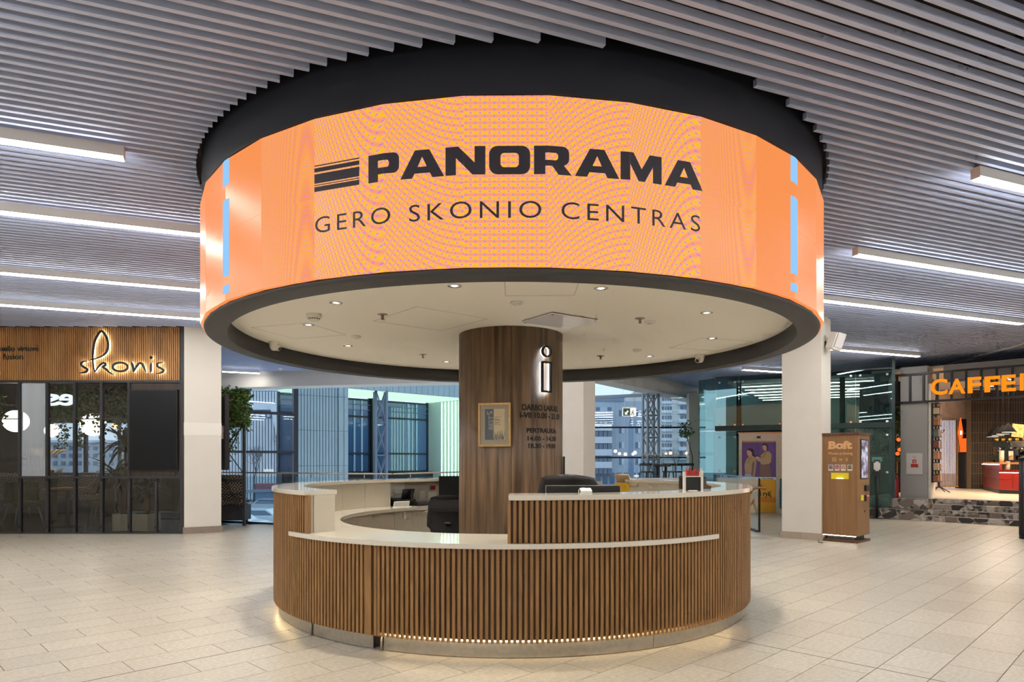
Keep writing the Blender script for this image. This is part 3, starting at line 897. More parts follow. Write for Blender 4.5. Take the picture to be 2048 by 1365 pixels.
for nm, lp in (('letter_stem', loopsI), ('letter_dot', ringI)):
    v, f = outline_geo(lp)
    MB().add(*plate(v, f, lambda u, q, w: on_col(u, q, w + 0.024), 0.022)).build(nm, T['black'], inf)
    ci = Vector((uc, zc if nm == 'letter_dot' else (z0 + z1) / 2)); ins = lambda L_, e: [(p[0] + (e if p[0] < ci.x else -e) * min(1, abs(p[0] - ci.x) / 0.01), p[1] + (e if p[1] < ci.y else -e) * min(1, abs(p[1] - ci.y) / 0.01)) for p in L_]
    inner = [ins(lp[0], 0.004), ins(lp[1], -0.004)]
    v, f = outline_geo(inner)
    mid = Vector((uc, zc if nm == 'letter_dot' else (z0 + z1) / 2))
    MB().add(*plate(v, f, lambda u, q, w: on_col(u, q, w + 0.006), 0.016)).build('halo_light', T['halo'], inf)
# framed certificate
uf = (colu(959.5) + colu(1025.5)) / 2; af = uf / RC
fz0, fz1 = zat(894, 6.03), zat(807, 6.03); fw = 0.302
fr = empty('framed_certificate', tuple(on_col(uf, fz0, 0.012)), af, 'gold-framed BEST award certificate on the wooden pillar', 'picture')
T['gold'] = mat('gilt_frame', (196, 158, 96), 0.35, 0.5, vary=0.15, scale=40)
T['mount'] = mat('grey_mount', (160, 152, 136), 0.8)
T['certblue'] = mat('slate_print', (92, 98, 106), 0.7); T['certcream'] = mat('cream_print', (198, 180, 146), 0.7); T['certline'] = mat('pale_print', (168, 166, 158), 0.7)
fh = fz1 - fz0
for a, b, c, d in ((-fw / 2, fw / 2, 0, 0.018), (-fw / 2, fw / 2, fh - 0.018, fh), (-fw / 2, -fw / 2 + 0.018, 0.018, fh - 0.018), (fw / 2 - 0.018, fw / 2, 0.018, fh - 0.018)):
    MB().box(a, b, -0.022, 0.0, c, d).build('frame_bar', T['gold'], fr, True, 0.003)
MB().box(-fw / 2 + 0.016, fw / 2 - 0.016, -0.010, 0.0, 0.016, fh - 0.016).build('mount', T['mount'], fr, True)
cx0, cx1, cz0, cz1, cm = -0.090, 0.095, 0.062, 0.336, -0.008
pr = MB().box(cm, cx1, -0.0112, -0.0100, cz0, cz1).build('certificate', T['certcream'], fr, True)
MB().box(cx0, cm, -0.0112, -0.0100, cz0, cz1).build('blue_strip', T['certblue'], pr, True)
v, f = text_geo('BEST', 0.12, 0.044, 0.0)
MB().add([(cm - 0.004 - p.y, -0.0116, 0.155 + p.x) for p in v], f).build('best_lettering', T['certline'], pr, True)
m = MB()
for k, (zz, w) in enumerate(((0.262, 0.064), (0.252, 0.030), (0.237, 0.052), (0.226, 0.064), (0.214, 0.044), (0.207, 0.048), (0.197, 0.060))):
    m.box(cm + 0.006, cm + 0.006 + w, -0.0116, -0.0113, zz, zz + (0.006 if k == 2 else 0.003))
m.build('small_print', T['certblue'], pr, True)
m = MB()
random.seed(3)
for k in range(26):
    xx = cm + 0.004 + 0.098 * k / 26; hh = 0.02 + 0.07 * abs(math.sin(k * 0.55)) * random.uniform(0.6, 1)
    m.obox((xx, -0.0114, cz0 + hh / 2), 0.0028, 0.0003, hh, 0, 0, random.uniform(-0.2, 0.2))
m.build('skyline_sketch', T['certblue'], pr, True)
m = MB()
for a in range(9):
    m.obox((-0.047 + 0.022 * math.cos(a * 0.4), -0.0114, 0.300 + 0.012 * math.sin(a * 0.9)), 0.007, 0.0003, 0.012, 0, 0, a * 0.5)
m.build('emblem', T['certline'], pr, True)
MB().box(cm + 0.066, cm + 0.092, -0.0118, -0.0114, cz0 + 0.012, cz0 + 0.021).build('red_seal', mat('seal_red', (176, 60, 52), 0.6), pr, True)
# slim dark sign fixed to the far side of the pillar
a = DEG(86)
tag(MB().obox((CC[0] + (RC + 0.012) * math.sin(a), CC[1] - (RC + 0.012) * math.cos(a), (zat(913, 6.5) + zat(957, 6.5)) / 2), 0.16, 0.02, zat(913, 6.5) - zat(957, 6.5), a).build('wall_phone_box', T['dark'], None, False, 0.006), 'flat dark box on the right side of the wooden pillar', 'box')
# ================================================================ INFORMATION DESK
desk = empty('information_desk', (CEN.x, CEN.y, 0), 0, 'circular reception desk clad in upright oak slats with cream tops', 'desk')
RT, RS, RK = 2.190, 2.174, 2.133
ZU, ZL, ZSB = 1.065, 0.752, 0.105       # upper top, lower top, bottom of the slats
def back_a(px, r):
    """azimuth of the point on the far side of a circle r round the desk centre, seen at photo column px"""
    k = (px - 1024) / FPX; a = 1 + k * k; b = -2 * CEN.y; c = CEN.y ** 2 - r * r
    t = (-b + math.sqrt(max(b * b - 4 * a * c, 0))) / (2 * a)
    return math.atan2(k * t, CEN.y - t) % (2 * math.pi)
A_UL, A_UR = DEG(-43.6), DEG(-0.6)      # ends of the raised counter left and right of the low front
A_LL, A_LR = DEG(-50.4), DEG(43.3)      # ends of the low ledge
A_B1, A_B2 = back_a(889, 2.0), back_a(1257, 2.0)   # gap in the raised counter at the back
def pol(r, a, z): return (CEN.x + r * math.sin(a), CEN.y - r * math.cos(a), z)
# carcass: curved shell behind the slats, raised parts higher
GA0, GA1 = DEG(-25.72), DEG(-25.48)       # narrow slit beside the gate
def arcpart(nm, r0, r1, z0, z1, a0, a1, mt, parent=desk, seg=DEG(2.0), bevel=0.0):
    return MB().arc(C2, r0, r1, z0, z1, a0, a1, max(2, int(abs(a1 - a0) / seg))).build(nm, mt, parent, False, bevel)
arcpart('shell', 2.120, 2.152, ZSB + 0.018, ZL - 0.03, GA1, DEG(360) + GA0, T['backwood'])
arcpart('raised_shell', 2.120, 2.152, ZL, ZU - 0.035, A_UR, A_B2, T['backwood'])
arcpart('raised_shell', 2.120, 2.152, ZL, ZU - 0.035, A_B1, DEG(360) + A_UL, T['backwood'])
# slats
SLW, SLD = 0.0205, 0.022
NS = 376
def slat_at(a, z0, z1, protos={}):
    key = (round(z0, 3), round(z1, 3))
    h = z1 - z0
    if key not in protos:
        m = MB().box(-SLW / 2, SLW / 2, -SLD, 0.0, 0.0, h)
        o = m.build('slat', T['slatwood'], None); o.parent = desk; protos[key] = o
        o.location = ((RS - SLD) * math.sin(a) + SLD * 0, -(RS - SLD) * math.cos(a), z0); o.rotation_euler = (0, 0, a)
        return
    share(protos[key], ((RS - SLD) * math.sin(a), -(RS - SLD) * math.cos(a), z0), a, desk, 'slat')
back = MB()
def slat_far(a, z0, z1):
    c, s = math.cos(a), math.sin(a)
    P = [(CEN.x + x * c + r * s, CEN.y + x * s - r * c) for x, r in ((-SLW / 2, RS), (SLW / 2, RS), (SLW / 2, RS - SLD), (-SLW / 2, RS - SLD))]
    back.hexa([(p[0], p[1], z0) for p in P] + [(p[0], p[1], z1) for p in P])
for k in range(NS):
    a = -math.pi + 2 * math.pi * (k + 0.5) / NS
    vis_ = abs(a) < DEG(78)
    put = slat_at if vis_ else slat_far
    if GA0 - DEG(1.5) < a < GA1 + DEG(0.85): continue
    led = A_LL < a < A_LR
    raised = not (A_UL < a < A_UR)
    gap = not (a % (2 * math.pi) < A_B2 or a % (2 * math.pi) > A_B1)
    if led:
        put(a, ZSB, ZL - 0.036)
        if raised: put(a, ZL + 0.001, ZU - 0.036)
    else:
        put(a, ZSB, (ZL - 0.036) if gap else (ZU - 0.036))
tag(back.build('slat_field', T['slatwood'], desk), kind='stuff')
# wider closing boards at the ends and at the gate
for a, z0, z1, w in ((A_UL - DEG(0.25), ZL + 0.001, ZU - 0.036, 0.040), (GA0 - DEG(0.9), ZSB, ZL - 0.036, 0.046), (GA1 + DEG(0.36), ZSB, ZL - 0.036, 0.022)):
    MB().obox(pol(RS - SLD / 2, a, (z0 + z1) / 2), w, SLD + 0.002, z1 - z0, a).build('end_board', T['slatwood'], desk)
# cream tops
TH = 0.034
arcpart('raised_top', 1.925, RT, ZU - TH, ZU, A_UR, A_B2, T['counter'], bevel=0.003)
arcpart('raised_top', 1.925, RT, ZU - TH, ZU, A_B1, DEG(360) + A_UL, T['counter'], bevel=0.003)
arcpart('low_top', 1.610, 2.202, ZL - TH, ZL, A_LL, GA0 + DEG(0.02), T['counter'], bevel=0.003)
arcpart('low_top', 1.610, 2.202, ZL - TH, ZL, GA1 - DEG(0.4), A_LR, T['counter'], bevel=0.003)
arcpart('low_top', 1.610, 2.130, ZL - TH, ZL, A_LR, DEG(360) + A_LL, T['counter'])
# end panels of the raised counter
for a, sg in ((A_UL, -1), (A_UR, 1)):
    c, s = math.cos(a), math.sin(a)
    q = [(r, t) for r, t in ((1.945, 0), (2.150, 0), (2.150, sg * 0.022), (1.945, sg * 0.022))]
    P = [(CEN.x + r * s + t * c, CEN.y - r * c + t * s) for r, t in q]
    MB().prism(P, ZL, ZU - TH).build('end_panel', T['cream'], desk)
# inside fronts above and below the work top
def fronts(nm, r, z0, z1, a0, a1, n, mt):
    for k in range(n):
        b0 = a0 + (a1 - a0) * k / n; b1 = a0 + (a1 - a0) * (k + 1) / n
        arcpart(nm, r, r + 0.02, z0, z1, b0 + DEG(0.06), b1 - DEG(0.06), mt)
NB0, NB1 = back_a(779, 1.95), back_a(888, 1.95)
def inner_a(px, r=1.95): return back_a(px, r)
seams = [inner_a(779), inner_a(729.6), inner_a(684.5), inner_a(646.5)]
prev = seams[0]
for a in seams[1:] + [DEG(360 - 66), DEG(360 - 55), DEG(360) + A_UL - DEG(0.8)]:
    arcpart('cabinet_front', 1.948, 1.968, ZL, ZU - TH, min(prev, a) + DEG(0.06), max(prev, a) - DEG(0.06), T['cream']); prev = a
arcpart('niche_back', 2.095, 2.119, ZL, ZU - TH, min(NB0, NB1), max(NB0, NB1), T['cream'])
for a in (NB0, NB1):
    MB().obox(pol(2.03, a, (ZL + ZU - TH) / 2), 0.02, 0.17, ZU - TH - ZL, a).build('upright', T['cream'], desk)
RB = [back_a(1257, 1.95), back_a(1308, 1.95), back_a(1367, 1.95), DEG(100), DEG(76), DEG(52), DEG(28), A_UR + DEG(0.8)]
for a, b in zip(RB[:-1], RB[1:]):
    arcpart('cabinet_front', 1.948, 1.968, ZL, ZU - TH, min(a, b) + DEG(0.06), max(a, b) - DEG(0.06), T['cream'])
T['creamdark'] = T['cream']
fronts('lower_front', 1.700, 0.06, ZL - TH, DEG(190), DEG(360 - 27), 7, T['cream'])
fronts('lower_front', 1.700, 0.06, ZL - TH, DEG(-24), DEG(135), 9, T['cream'])
# small label tags on cabinet fronts
MB().obox(pol(1.945, back_a(1300, 1.94), 0.985), 0.05, 0.004, 0.016, back_a(1300, 1.94)).build('name_tag', T['paper'], desk)
for px, z in ((810, 0.66),):
    a = back_a(px, 1.69); MB().obox(pol(1.695, a, z), 0.035, 0.006, 0.075, a).build('wall_socket', T['plastic'], desk)
# steel kick plate in sections, posts and the strip light under the slats
kk = [DEG(-180), DEG(-120), DEG(-80), DEG(-43.9), DEG(-26.2)]
for a, b in zip(kk[:-1], kk[1:]): arcpart('kick_plate', RK - 0.01, RK, 0.004, ZSB + 0.02, a + DEG(0.15), b - DEG(0.15), T['steel'])
kk = [DEG(-24.0), DEG(27), DEG(60), DEG(110), DEG(180)]
for a, b in zip(kk[:-1], kk[1:]): arcpart('kick_plate', RK - 0.01, RK, 0.004, ZSB + 0.02, a + DEG(0.04), b - DEG(0.04), T['steel'])
for a in (DEG(-43.7), DEG(-24.4)):
    MB().rod(pol(RK + 0.008, a, 0.0), pol(RK + 0.008, a, ZSB + 0.004), 0.008, 12).build('foot_post', T['steel'], desk)
T['strip'] = glow('warm_strip_light', (1.0, 0.74, 0.36), 13.0)
arcpart('strip_light', 2.136, 2.1505, ZSB + 0.006, ZSB + 0.016, DEG(-23.8), DEG(52), T['strip'])
arcpart('strip_light', 2.136, 2.1505, ZSB + 0.006, ZSB + 0.016, DEG(-80), DEG(-50), T['strip'])

# ---------------------------------------------------------------- things on and behind the desk
def office_chair(loc, rz, label, leather=False):
    r = empty('office_chair', loc, rz, label, 'chair')
    seat = T['black']
    m = MB()
    for k in range(5):
        a = 2 * math.pi * k / 5
        m.bar((0, 0, 0.09), (0.29 * math.sin(a), 0.29 * math.cos(a), 0.065), 0.045, 0.03)
    m.build('star_base', T['black'], r, True)
    for k in range(5):
        a = 2 * math.pi * k / 5; x, y = 0.29 * math.sin(a), 0.29 * math.cos(a)
        MB().rod((x - 0.02, y, 0.028), (x + 0.02, y, 0.028), 0.028, 14).build('castor', T['black'], r, True)
    MB().rod((0, 0, 0.08), (0, 0, 0.45), 0.028, 14).build('gas_column', T['steel'], r, True)
    MB().box(-0.24, 0.24, -0.23, 0.23, 0.45, 0.53).build('seat', seat, r, True, 0.03)
    bw, bh = (0.27, 0.62) if leather else (0.245, 0.43)
    # curved back
    V, Fc = [], []; nx, nz = 10, 12
    for s in (0, 1):
        for j in range(nz + 1):
            t = j / nz; z = (0.56 if leather else 0.49) + bh * t
            hw = bw * (0.86 + 0.16 * math.sin(math.pi * min(t * 1.1, 1))) * (1 - 0.10 * max(0, t - 0.8) / 0.2)
            for i in range(nx + 1):
                u = 2 * i / nx - 1
                th = 0.035 if not leather else 0.09 * (1 - 0.6 * u * u)
                V.append((hw * u, 0.25 + 0.10 * t - 0.07 * u * u - 0.05 * math.sin(math.pi * t) + s * th, z - (0.03 * u * u if j == nz else 0)))
    W = (nx + 1); S = W * (nz + 1)
    for j in range(nz):
        for i in range(nx):
            a = j * W + i
            Fc.append((a, a + 1, a + W + 1, a + W)); Fc.append((S + a, S + a + W, S + a + W + 1, S + a + 1))
    for j in range(nz):
        for i in (0, nx):
            a = j * W + i; Fc.append((a, a + W, S + a + W, S + a))
    for i in range(nx):
        Fc.append((i, S + i, S + i + 1, i + 1)); a = nz * W + i; Fc.append((a, a + 1, S + a + 1, S + a))
    mt = mat('black_leather', (26, 25, 26), 0.38) if leather else mat('black_mesh', (20, 20, 22), 0.75)
    MB().add(V, Fc, True).build('backrest', mt, r, True)
    if not leather:
        MB().box(-0.19, 0.19, 0.27, 0.36, 0.74, 0.90).build('head_pad', seat, r, True, 0.03)
    MB().bar((0, 0.1, 0.49), (0, 0.33, 0.62), 0.06, 0.02).build('back_bracket', T['black'], r, True)
    for s in (-1, 1):
        MB().tube([(s * 0.22, 0.05, 0.50), (s * 0.29, 0.05, 0.56), (s * 0.29, 0.04, 0.70)], 0.014, 8).build('arm_post', T['black'], r, True)
        MB().box(s * 0.29 - 0.03, s * 0.29 + 0.03, -0.14, 0.14, 0.70, 0.725).build('armrest', T['steel'] if not leather else T['black'], r, True, 0.008)
    return r
office_chair((-0.64, 7.50, 0), DEG(172), 'black mesh office chair behind the low counter, left of the pillar')
office_chair((0.52, 5.62, 0), DEG(165), 'black leather high-back chair behind the monitor, right of the pillar', True)

def at_z(px, Y, z): return Vector(((px - 1024) / FPX * Y, Y, z))
# monitor seen from behind over the raised counter
mz = zat(972, 4.82)
r = empty('monitor', tuple(at_z(1166, 4.82, ZL)), 0, 'black computer monitor seen from behind above the raised counter', 'monitor')
MB().box(-0.265, 0.265, -0.012, 0.018, mz - ZL - 0.33, mz - ZL).build('screen_back', T['black'], r, True, 0.006)
for a, b, c, d in ((-0.268, -0.264, mz - ZL - 0.33, mz - ZL), (0.264, 0.268, mz - ZL - 0.33, mz - ZL), (-0.268, 0.268, mz - ZL - 0.001, mz - ZL + 0.002)):
    MB().box(a, b, -0.010, 0.016, c, d).build('bezel', T['steel'], r, True)
MB().box(-0.235, 0.235, -0.0135, -0.0122, mz - ZL - 0.012, mz - ZL - 0.009).build('vent_slot', T['dark'], r, True)
MB().box(-0.012, 0.012, -0.0145, -0.0125, mz - ZL - 0.018, mz - ZL - 0.013).build('badge', T['plastic'], r, True)
MB().rod((0, 0.02, 0.0), (0, 0.02, mz - ZL - 0.1), 0.02, 12).build('neck', T['black'], r, True)
MB().lathe([(0.0005, 0.012), (0.11, 0.012), (0.12, 0.0), (0.0005, 0.0)], 24, (0, 0.02)).build('foot', T['black'], r, True)
# little white house-shaped box
pb = Vector(pol(2.08, math.asin(0.485 / 2.08) , ZU))
r = empty('house_shaped_box', (pb.x, pb.y, ZU), DEG(12), 'small white house-shaped box on the raised counter before the monitor', 'box')
hp = [(-0.032, 0), (0.032, 0), (0.034, 0.022), (0.0, 0.040), (-0.034, 0.022)]
V = [(-0.03 + 0 * u, 0, 0) for u in ()]
m = MB(); n = len(hp)
vs = [(-0.035, p[0], p[1]) for p in hp] + [(0.04, p[0], p[1]) for p in hp]
m.add(vs, [tuple(range(n)), tuple(range(2 * n - 1, n - 1, -1))] + [(i, n + i, n + (i + 1) % n, (i + 1) % n) for i in range(n)])
m.build('body', T['plastic'], r, True)
MB().rod((-0.0362, 0, 0.016), (-0.034, 0, 0.016), 0.014, 16).build('round_opening', T['black'], r, True)
# back-left niche: printer, papers, label holder, laptop
pa = at(800, 1012, 7.9); z = ZL
def deskpt(px, r): 
    a = back_a(px, r); return Vector(pol(r, a, ZL)), a
p, a = deskpt(800, 1.98)
r = empty('printer', tuple(p), a, 'black printer with paper tray in the open niche of the far counter', 'printer')
MB().box(-0.15, 0.13, -0.09, 0.12, 0.0, 0.075).build('body', T['black'], r, True, 0.008)
MB().box(-0.14, 0.12, -0.11, 0.03, 0.078, 0.088).build('tray', T['dark'], r, True)
MB().obox((-0.07, 0.06, 0.135), 0.16, 0.012, 0.13, 0, DEG(-20)).build('paper_rest', T['black'], r, True)
MB().box(0.03, 0.10, -0.095, -0.090, 0.030, 0.055).build('control_panel', T['plastic'], r, True)
p, a = deskpt(795, 2.06)
tag(MB().obox((p.x, p.y, ZL + 0.17), 0.20, 0.004, 0.24, a, 0, DEG(4)).build('paper_sheet', T['paper']), 'printed sheet standing behind the black printer', 'paper')
p, a = deskpt(820, 1.93)
tag(MB().obox((p.x, p.y, ZL + 0.09), 0.045, 0.10, 0.18, a).build('box_file', T['black'], None, False, 0.004), 'upright black box file beside the printer', 'folder')
p, a = deskpt(803, 1.78)
r = empty('sign_holder', tuple(p), a, 'low white sign holder with a round button on the far work top', 'sign holder')
MB().obox((0, 0, 0.032), 0.215, 0.012, 0.062, 0, DEG(-15)).build('board', T['paper'], r, True)
MB().box(-0.11, 0.11, -0.02, 0.05, 0.0, 0.006).build('foot', T['plastic'], r, True)
MB().rod((-0.05, -0.016, 0.018), (-0.05, -0.030, 0.018), 0.013, 12).build('button', T['black'], r, True)
p, a = deskpt(851, 1.86)
r = empty('laptop', tuple(p), a, 'closed black laptop lying on the far work top left of the pillar', 'laptop')
MB().box(-0.16, 0.16, -0.11, 0.11, 0.0, 0.028).build('base', T['black'], r, True, 0.004)
MB().box(-0.16, 0.16, -0.11, 0.11, 0.029, 0.042).build('lid', T['dark'], r, True, 0.004)
p, a = deskpt(866, 2.09)
tag(MB().obox((p.x, p.y, zat(976, p.y)), 0.063, 0.003, 0.045, a).build('red_card', mat('red_card', (150, 22, 30), 0.6)), 'small red card pinned in the niche of the far counter', 'card')
for px, w, h, lb in ((844, 0.075, 0.105, 'narrow paper list pinned in the niche, left of the wider one'), (864.5, 0.105, 0.080, 'wider paper list pinned in the niche below the red card')):
    p, a = deskpt(px, 2.089)
    r = tag(MB().obox((p.x, p.y, zat(991, p.y)), w, 0.003, h, a).build('paper_list', T['paper']), lb, 'paper')
    m = MB()
    for k in range(6): m.obox((p.x + 0.0, p.y - 0.0025, zat(991, p.y) + h * (0.38 - 0.15 * k)), w * 0.8, 0.001, 0.002, a)
    m.build('print_lines', T['certline'], r)
# black partition panel beside the pillar, seen behind the chair
p = at_z(903, 8.05, 0)
tag(MB().obox((p.x - 0.0, p.y, 0.56), 0.30, 0.03, 1.08, DEG(8)).build('screen_panel', mat('black_felt', (14, 17, 20), 0.9)), 'tall matt black panel standing between the far counter and the pillar', 'panel')
# right back: sloped wooden board on a yellow stand
p, a = deskpt(1246, 1.95)
r = empty('display_stand', tuple(p), a, 'yellow stand with a tilted pale wooden board behind the monitor', 'stand')
MB().box(-0.085, 0.085, -0.05, 0.05, 0.0, 0.272).build('yellow_body', mat('yellow_laminate', (206, 160, 12), 0.5), r, True)
MB().obox((0, 0.0, 0.325), 0.19, 0.016, 0.115, 0, DEG(-38)).build('wooden_board', wood('pale_board', (176, 154, 126), (200, 178, 150), 0.5, (3, 3, 14), False), r, True)
for k, (px, w) in enumerate(((1144, 0.21), (1192, 0.16))):
    p, a = deskpt(px, 1.98)
    r = empty('brochure_holder', tuple(p), a, ('clear acrylic brochure holder just right of the wooden pillar', 'clear acrylic brochure holder left of the yellow stand')[k], 'holder')
    MB().box(-w / 2, w / 2, -0.002, 0.002, 0.0, 0.292 + 0.004 * k).build('back_sheet', T['acryl'], r, True)
    MB().box(-w / 2, w / 2, -0.05, -0.047, 0.0, 0.12).build('front_sheet', T['acryl'], r, True)
    MB().box(-w / 2 + 0.01, w / 2 - 0.01, -0.012, -0.004, 0.0, 0.283).build('leaflets', T['paper'], r, True)
# ticket stand
pa = Vector(pol(2.05, DEG(46.5), ZU))
r = empty('ticket_stand', tuple(at_z(1386, 4.98, ZU)), DEG(16), 'white ticket seller stand with red lettering on the raised counter', 'stand')
T['red'] = mat('sign_red', (176, 38, 34), 0.5)
sw = 0.165; sh = 0.142
for a, b, c, d in ((-sw / 2, -sw / 2 + 0.02, 0, sh), (sw / 2 - 0.02, sw / 2, 0, sh), (-sw / 2 + 0.02, sw / 2 - 0.02, sh - 0.042, sh)):
    MB().box(a, b, -0.006, 0.006, c, d).build('frame_bar', T['plastic'], r, True)
MB().box(-sw / 2 + 0.02, sw / 2 - 0.02, -0.001, 0.003, 0.0, sh - 0.042).build('black_board', T['black'], r, True)
v, f = text_geo('bilietai', 0.105, 0.058, 0.03)
f1 = lambda u, q, w: Vector((-0.062 + u, -0.008 - w, sh - 0.034 + q))
MB().add(*plate(v, f, f1, 0.006)).build('red_lettering', T['red'], r, True)
v, f = text_geo('.lt', 0.032, 0.058, 0.03)
MB().add(*plate(v, f, lambda u, q, w: Vector((0.044 + u, -0.008 - w, sh - 0.034 + q)), 0.006)).build('white_lettering', T['plastic'], r, True)
MB().box(-0.045, 0.02, -0.03, -0.008, 0, 0.004).build('card_slot', T['plastic'], r, True)
for x0, x1, y0, y1, Y, lb in ((1360, 1414, 952, 992, 5.25, 'tall dark brown leaflet box behind the ticket stand'), (1411, 1421, 971, 990, 5.28, 'low dark brown box at the right of the ticket stand')):
    a = at_z(x0, Y, 0); b = at_z(x1, Y, 0)
    r = empty('leaflet_box', ((a.x + b.x) / 2, Y, ZU), DEG(14), lb, 'box'); w = (b.x - a.x); h = zat(y0, Y) - ZU
    MB().box(-w / 2, w / 2, -0.012, -0.004, 0.0, h * 0.86).build('front', T['darkwood'], r, True)
    MB().box(-w / 2, w / 2, 0.03, 0.038, 0.0, h).build('back', T['darkwood'], r, True)
    for s in (-1, 1): MB().box(s * w / 2 - 0.003, s * w / 2 + 0.003, -0.004, 0.03, 0.0, h * 0.9).build('side', T['darkwood'], r, True)
# ================================================================ LINEAR CEILING LAMPS
ZLAMP = 3.527
def dn(d, n): return d2 * d + n2 * n
def lamp(n, da, db, label):
    a, b = dn(da, n), dn(db, n); mid = (a + b) / 2; L_ = (b - a).length
    r = empty('linear_lamp', (mid.x, mid.y, ZLAMP), math.atan2(d2.y, d2.x), label, 'lamp', 'linear ceiling lamps')
    MB().box(-L_ / 2, L_ / 2, -0.037, 0.037, 0.014, ZC - ZLAMP).build('housing', T['lampbody'], r, True)
    for s in (-1, 1): MB().box(s * L_ / 2 - 0.002, s * L_ / 2 + 0.002, -0.038, 0.038, 0.002, ZC - ZLAMP).build('end_cap', T['lampbody'], r, True)
    MB().box(-L_ / 2 + 0.004, L_ / 2 - 0.004, -0.036, 0.036, 0.0, 0.0135).build('diffuser', T['lamp'], r, True)
lamp(5.73, -9.5, -0.80, 'linear lamp at upper left, the nearest one left of the display drum')
lamp(7.39, -9.0, -0.02, 'second linear lamp left of the display drum, running up to its edge')
lamp(9.79, -7.0, 6.5, 'third linear lamp left of the display drum, passing behind it')  # hidden end lengthened to brighten the far hall
lamp(11.80, -4.6, 1.0, 'fourth and farthest linear lamp left of the drum, above the restaurant sign')
lamp(12.0, 2.2, 5.3, 'added linear lamp, unseen behind the display drum, nearer one')  # unseen lamp added to brighten the dark far side of the hall
lamp(14.0, 2.6, 8.3, 'added linear lamp, unseen behind the display drum, farther one')  # second unseen lamp added for the far hall
lamp(18.58, -0.42, 0.47, 'short linear lamp far back above the hanging ivy')
lamp(3.58, 5.42, 11.0, 'linear lamp at the right edge of the picture, nearest right of the drum')
lamp(5.42, 6.24, 11.6, 'second linear lamp right of the display drum, below the nearest one')
lamp(7.15, 5.6, 11.95, 'third linear lamp right of the display drum, starting at its edge')
lamp(10.22, 11.05, 13.63, 'short linear lamp beside the loudspeaker on the right pillar')
lamp(13.35, 11.57, 13.9, 'farthest linear lamp right of the drum, above the glass lift lobby')
for k, (n, a, b) in enumerate(((3.7, -9.5, -1.2), (1.6, -9.0, -1.8), (1.6, 3.6, 10.5), (-0.6, -9.5, -0.8), (-0.6, 1.2, 9.8), (-2.8, -9.5, 0.4), (-2.8, 1.2, 9.4), (-5.0, -8.5, 0), (-5.0, 1.2, 8.5))):
    lamp(n, a, b, 'linear lamp in the ceiling behind the viewpoint, %s in order' % ('first', 'second', 'third', 'fourth', 'fifth', 'sixth', 'seventh', 'eighth', 'ninth')[k])
# round detector on the far left ceiling
p = onfloor(560, 737, ZC)
r = empty('smoke_detector', (p.x, p.y, ZC), 0, 'round smoke detector on the far slatted ceiling above the hanging ivy', 'detector')
MB().lathe([(0.06, 0.0), (0.06, -0.02), (0.05, -0.035), (0.0005, -0.04)], 20).build('base_disc', T['plastic'], r, True)
MB().lathe([(0.03, -0.035), (0.028, -0.05), (0.0005, -0.052)], 16).build('sensor', T['plastic'], r, True)

# ================================================================ RESTAURANT FRONT ON THE LEFT
YF = 11.77
def fx(px): return (px - 1024) / FPX * YF
def fz(py): return zat(py, YF)
front = empty('restaurant_front', (fx(180), YF, 0), 0, 'dark-framed glass restaurant front with a ribbed wooden sign band', 'shopfront', kind='structure')
XL = -11.98
MB().box(XL, fx(361), YF + 0.03, YF + 0.14, fz(762), ZC + 0.05).build('sign_band', T['darkwood'], front)
ribs = MB(); k = 0; x = XL
while x < fx(361) - 0.03:
    ribs.box(x, x + 0.0245, YF + 0.004, YF + 0.03, fz(761), fz(650.5)); x += 0.0372; k += 1
tag(ribs.build('wooden_ribs', T['signwood'], front), kind='stuff')
MB().box(XL, fx(369), YF - 0.01, YF + 0.14, ZC + 0.0, ZC + 0.06).build('top_trim', T['dark'], front)
MB().box(XL, fx(361), YF + 0.0, YF + 0.10, fz(766), fz(761)).build('head_rail', T['dark'], front)
MB().box(fx(361), fx(369), YF - 0.005, YF + 0.15, 0.0, ZC + 0.04).build('end_post', T['dark'], front)
MB().box(XL, fx(361), YF + 0.0, YF + 0.08, 0.0, 0.022).build('bottom_rail', T['dark'], front)
MB().box(XL, fx(361), YF + 0.005, YF + 0.06, fz(957.5), fz(953.5)).build('transom', T['dark'], front)
edges = [-127, -72, -17, 38, 93, 148, 202, 257]
for px in edges:
    if px >= 200 and px != 257 and px != 202: continue
    MB().box(fx(px) - 0.022, fx(px) + 0.022, YF, YF + 0.07, 0.022, fz(766)).build('mullion', T['dark'], front)
MB().box(fx(311) - 0.018, fx(311) + 0.018, YF + 0.005, YF + 0.06, 0.022, fz(957.5)).build('mullion', T['dark'], front)
def reeded():
    m = bpy.data.materials.new('reeded_glass'); m.use_nodes = True
    nt = m.node_tree; nt.nodes.clear(); N = nt.nodes.new; L = nt.links.new
    o = N('ShaderNodeOutputMaterial'); mx = N('ShaderNodeMixShader'); t = N('ShaderNodeBsdfTranslucent'); g = N('ShaderNodeBsdfTransparent'); gl = N('ShaderNodeBsdfGlossy'); m2 = N('ShaderNodeMixShader')
    t.inputs[0].default_value = (0.86, 0.90, 0.95, 1); g.inputs[0].default_value = (0.75, 0.8, 0.85, 1); gl.inputs['Roughness'].default_value = 0.25
    mx.inputs[0].default_value = 0.55; m2.inputs[0].default_value = 0.10
    df = N('ShaderNodeBsdfDiffuse'); df.inputs[0].default_value = (0.62, 0.70, 0.78, 1); m3 = N('ShaderNodeMixShader'); m3.inputs[0].default_value = 0.42
    L(t.outputs[0], mx.inputs[1]); L(g.outputs[0], mx.inputs[2]); L(mx.outputs[0], m3.inputs[1]); L(df.outputs[0], m3.inputs[2]); L(m3.outputs[0], m2.inputs[1]); L(gl.outputs[0], m2.inputs[2]); L(m2.outputs[0], o.inputs[0])
    return m
T['reeded'] = reeded()
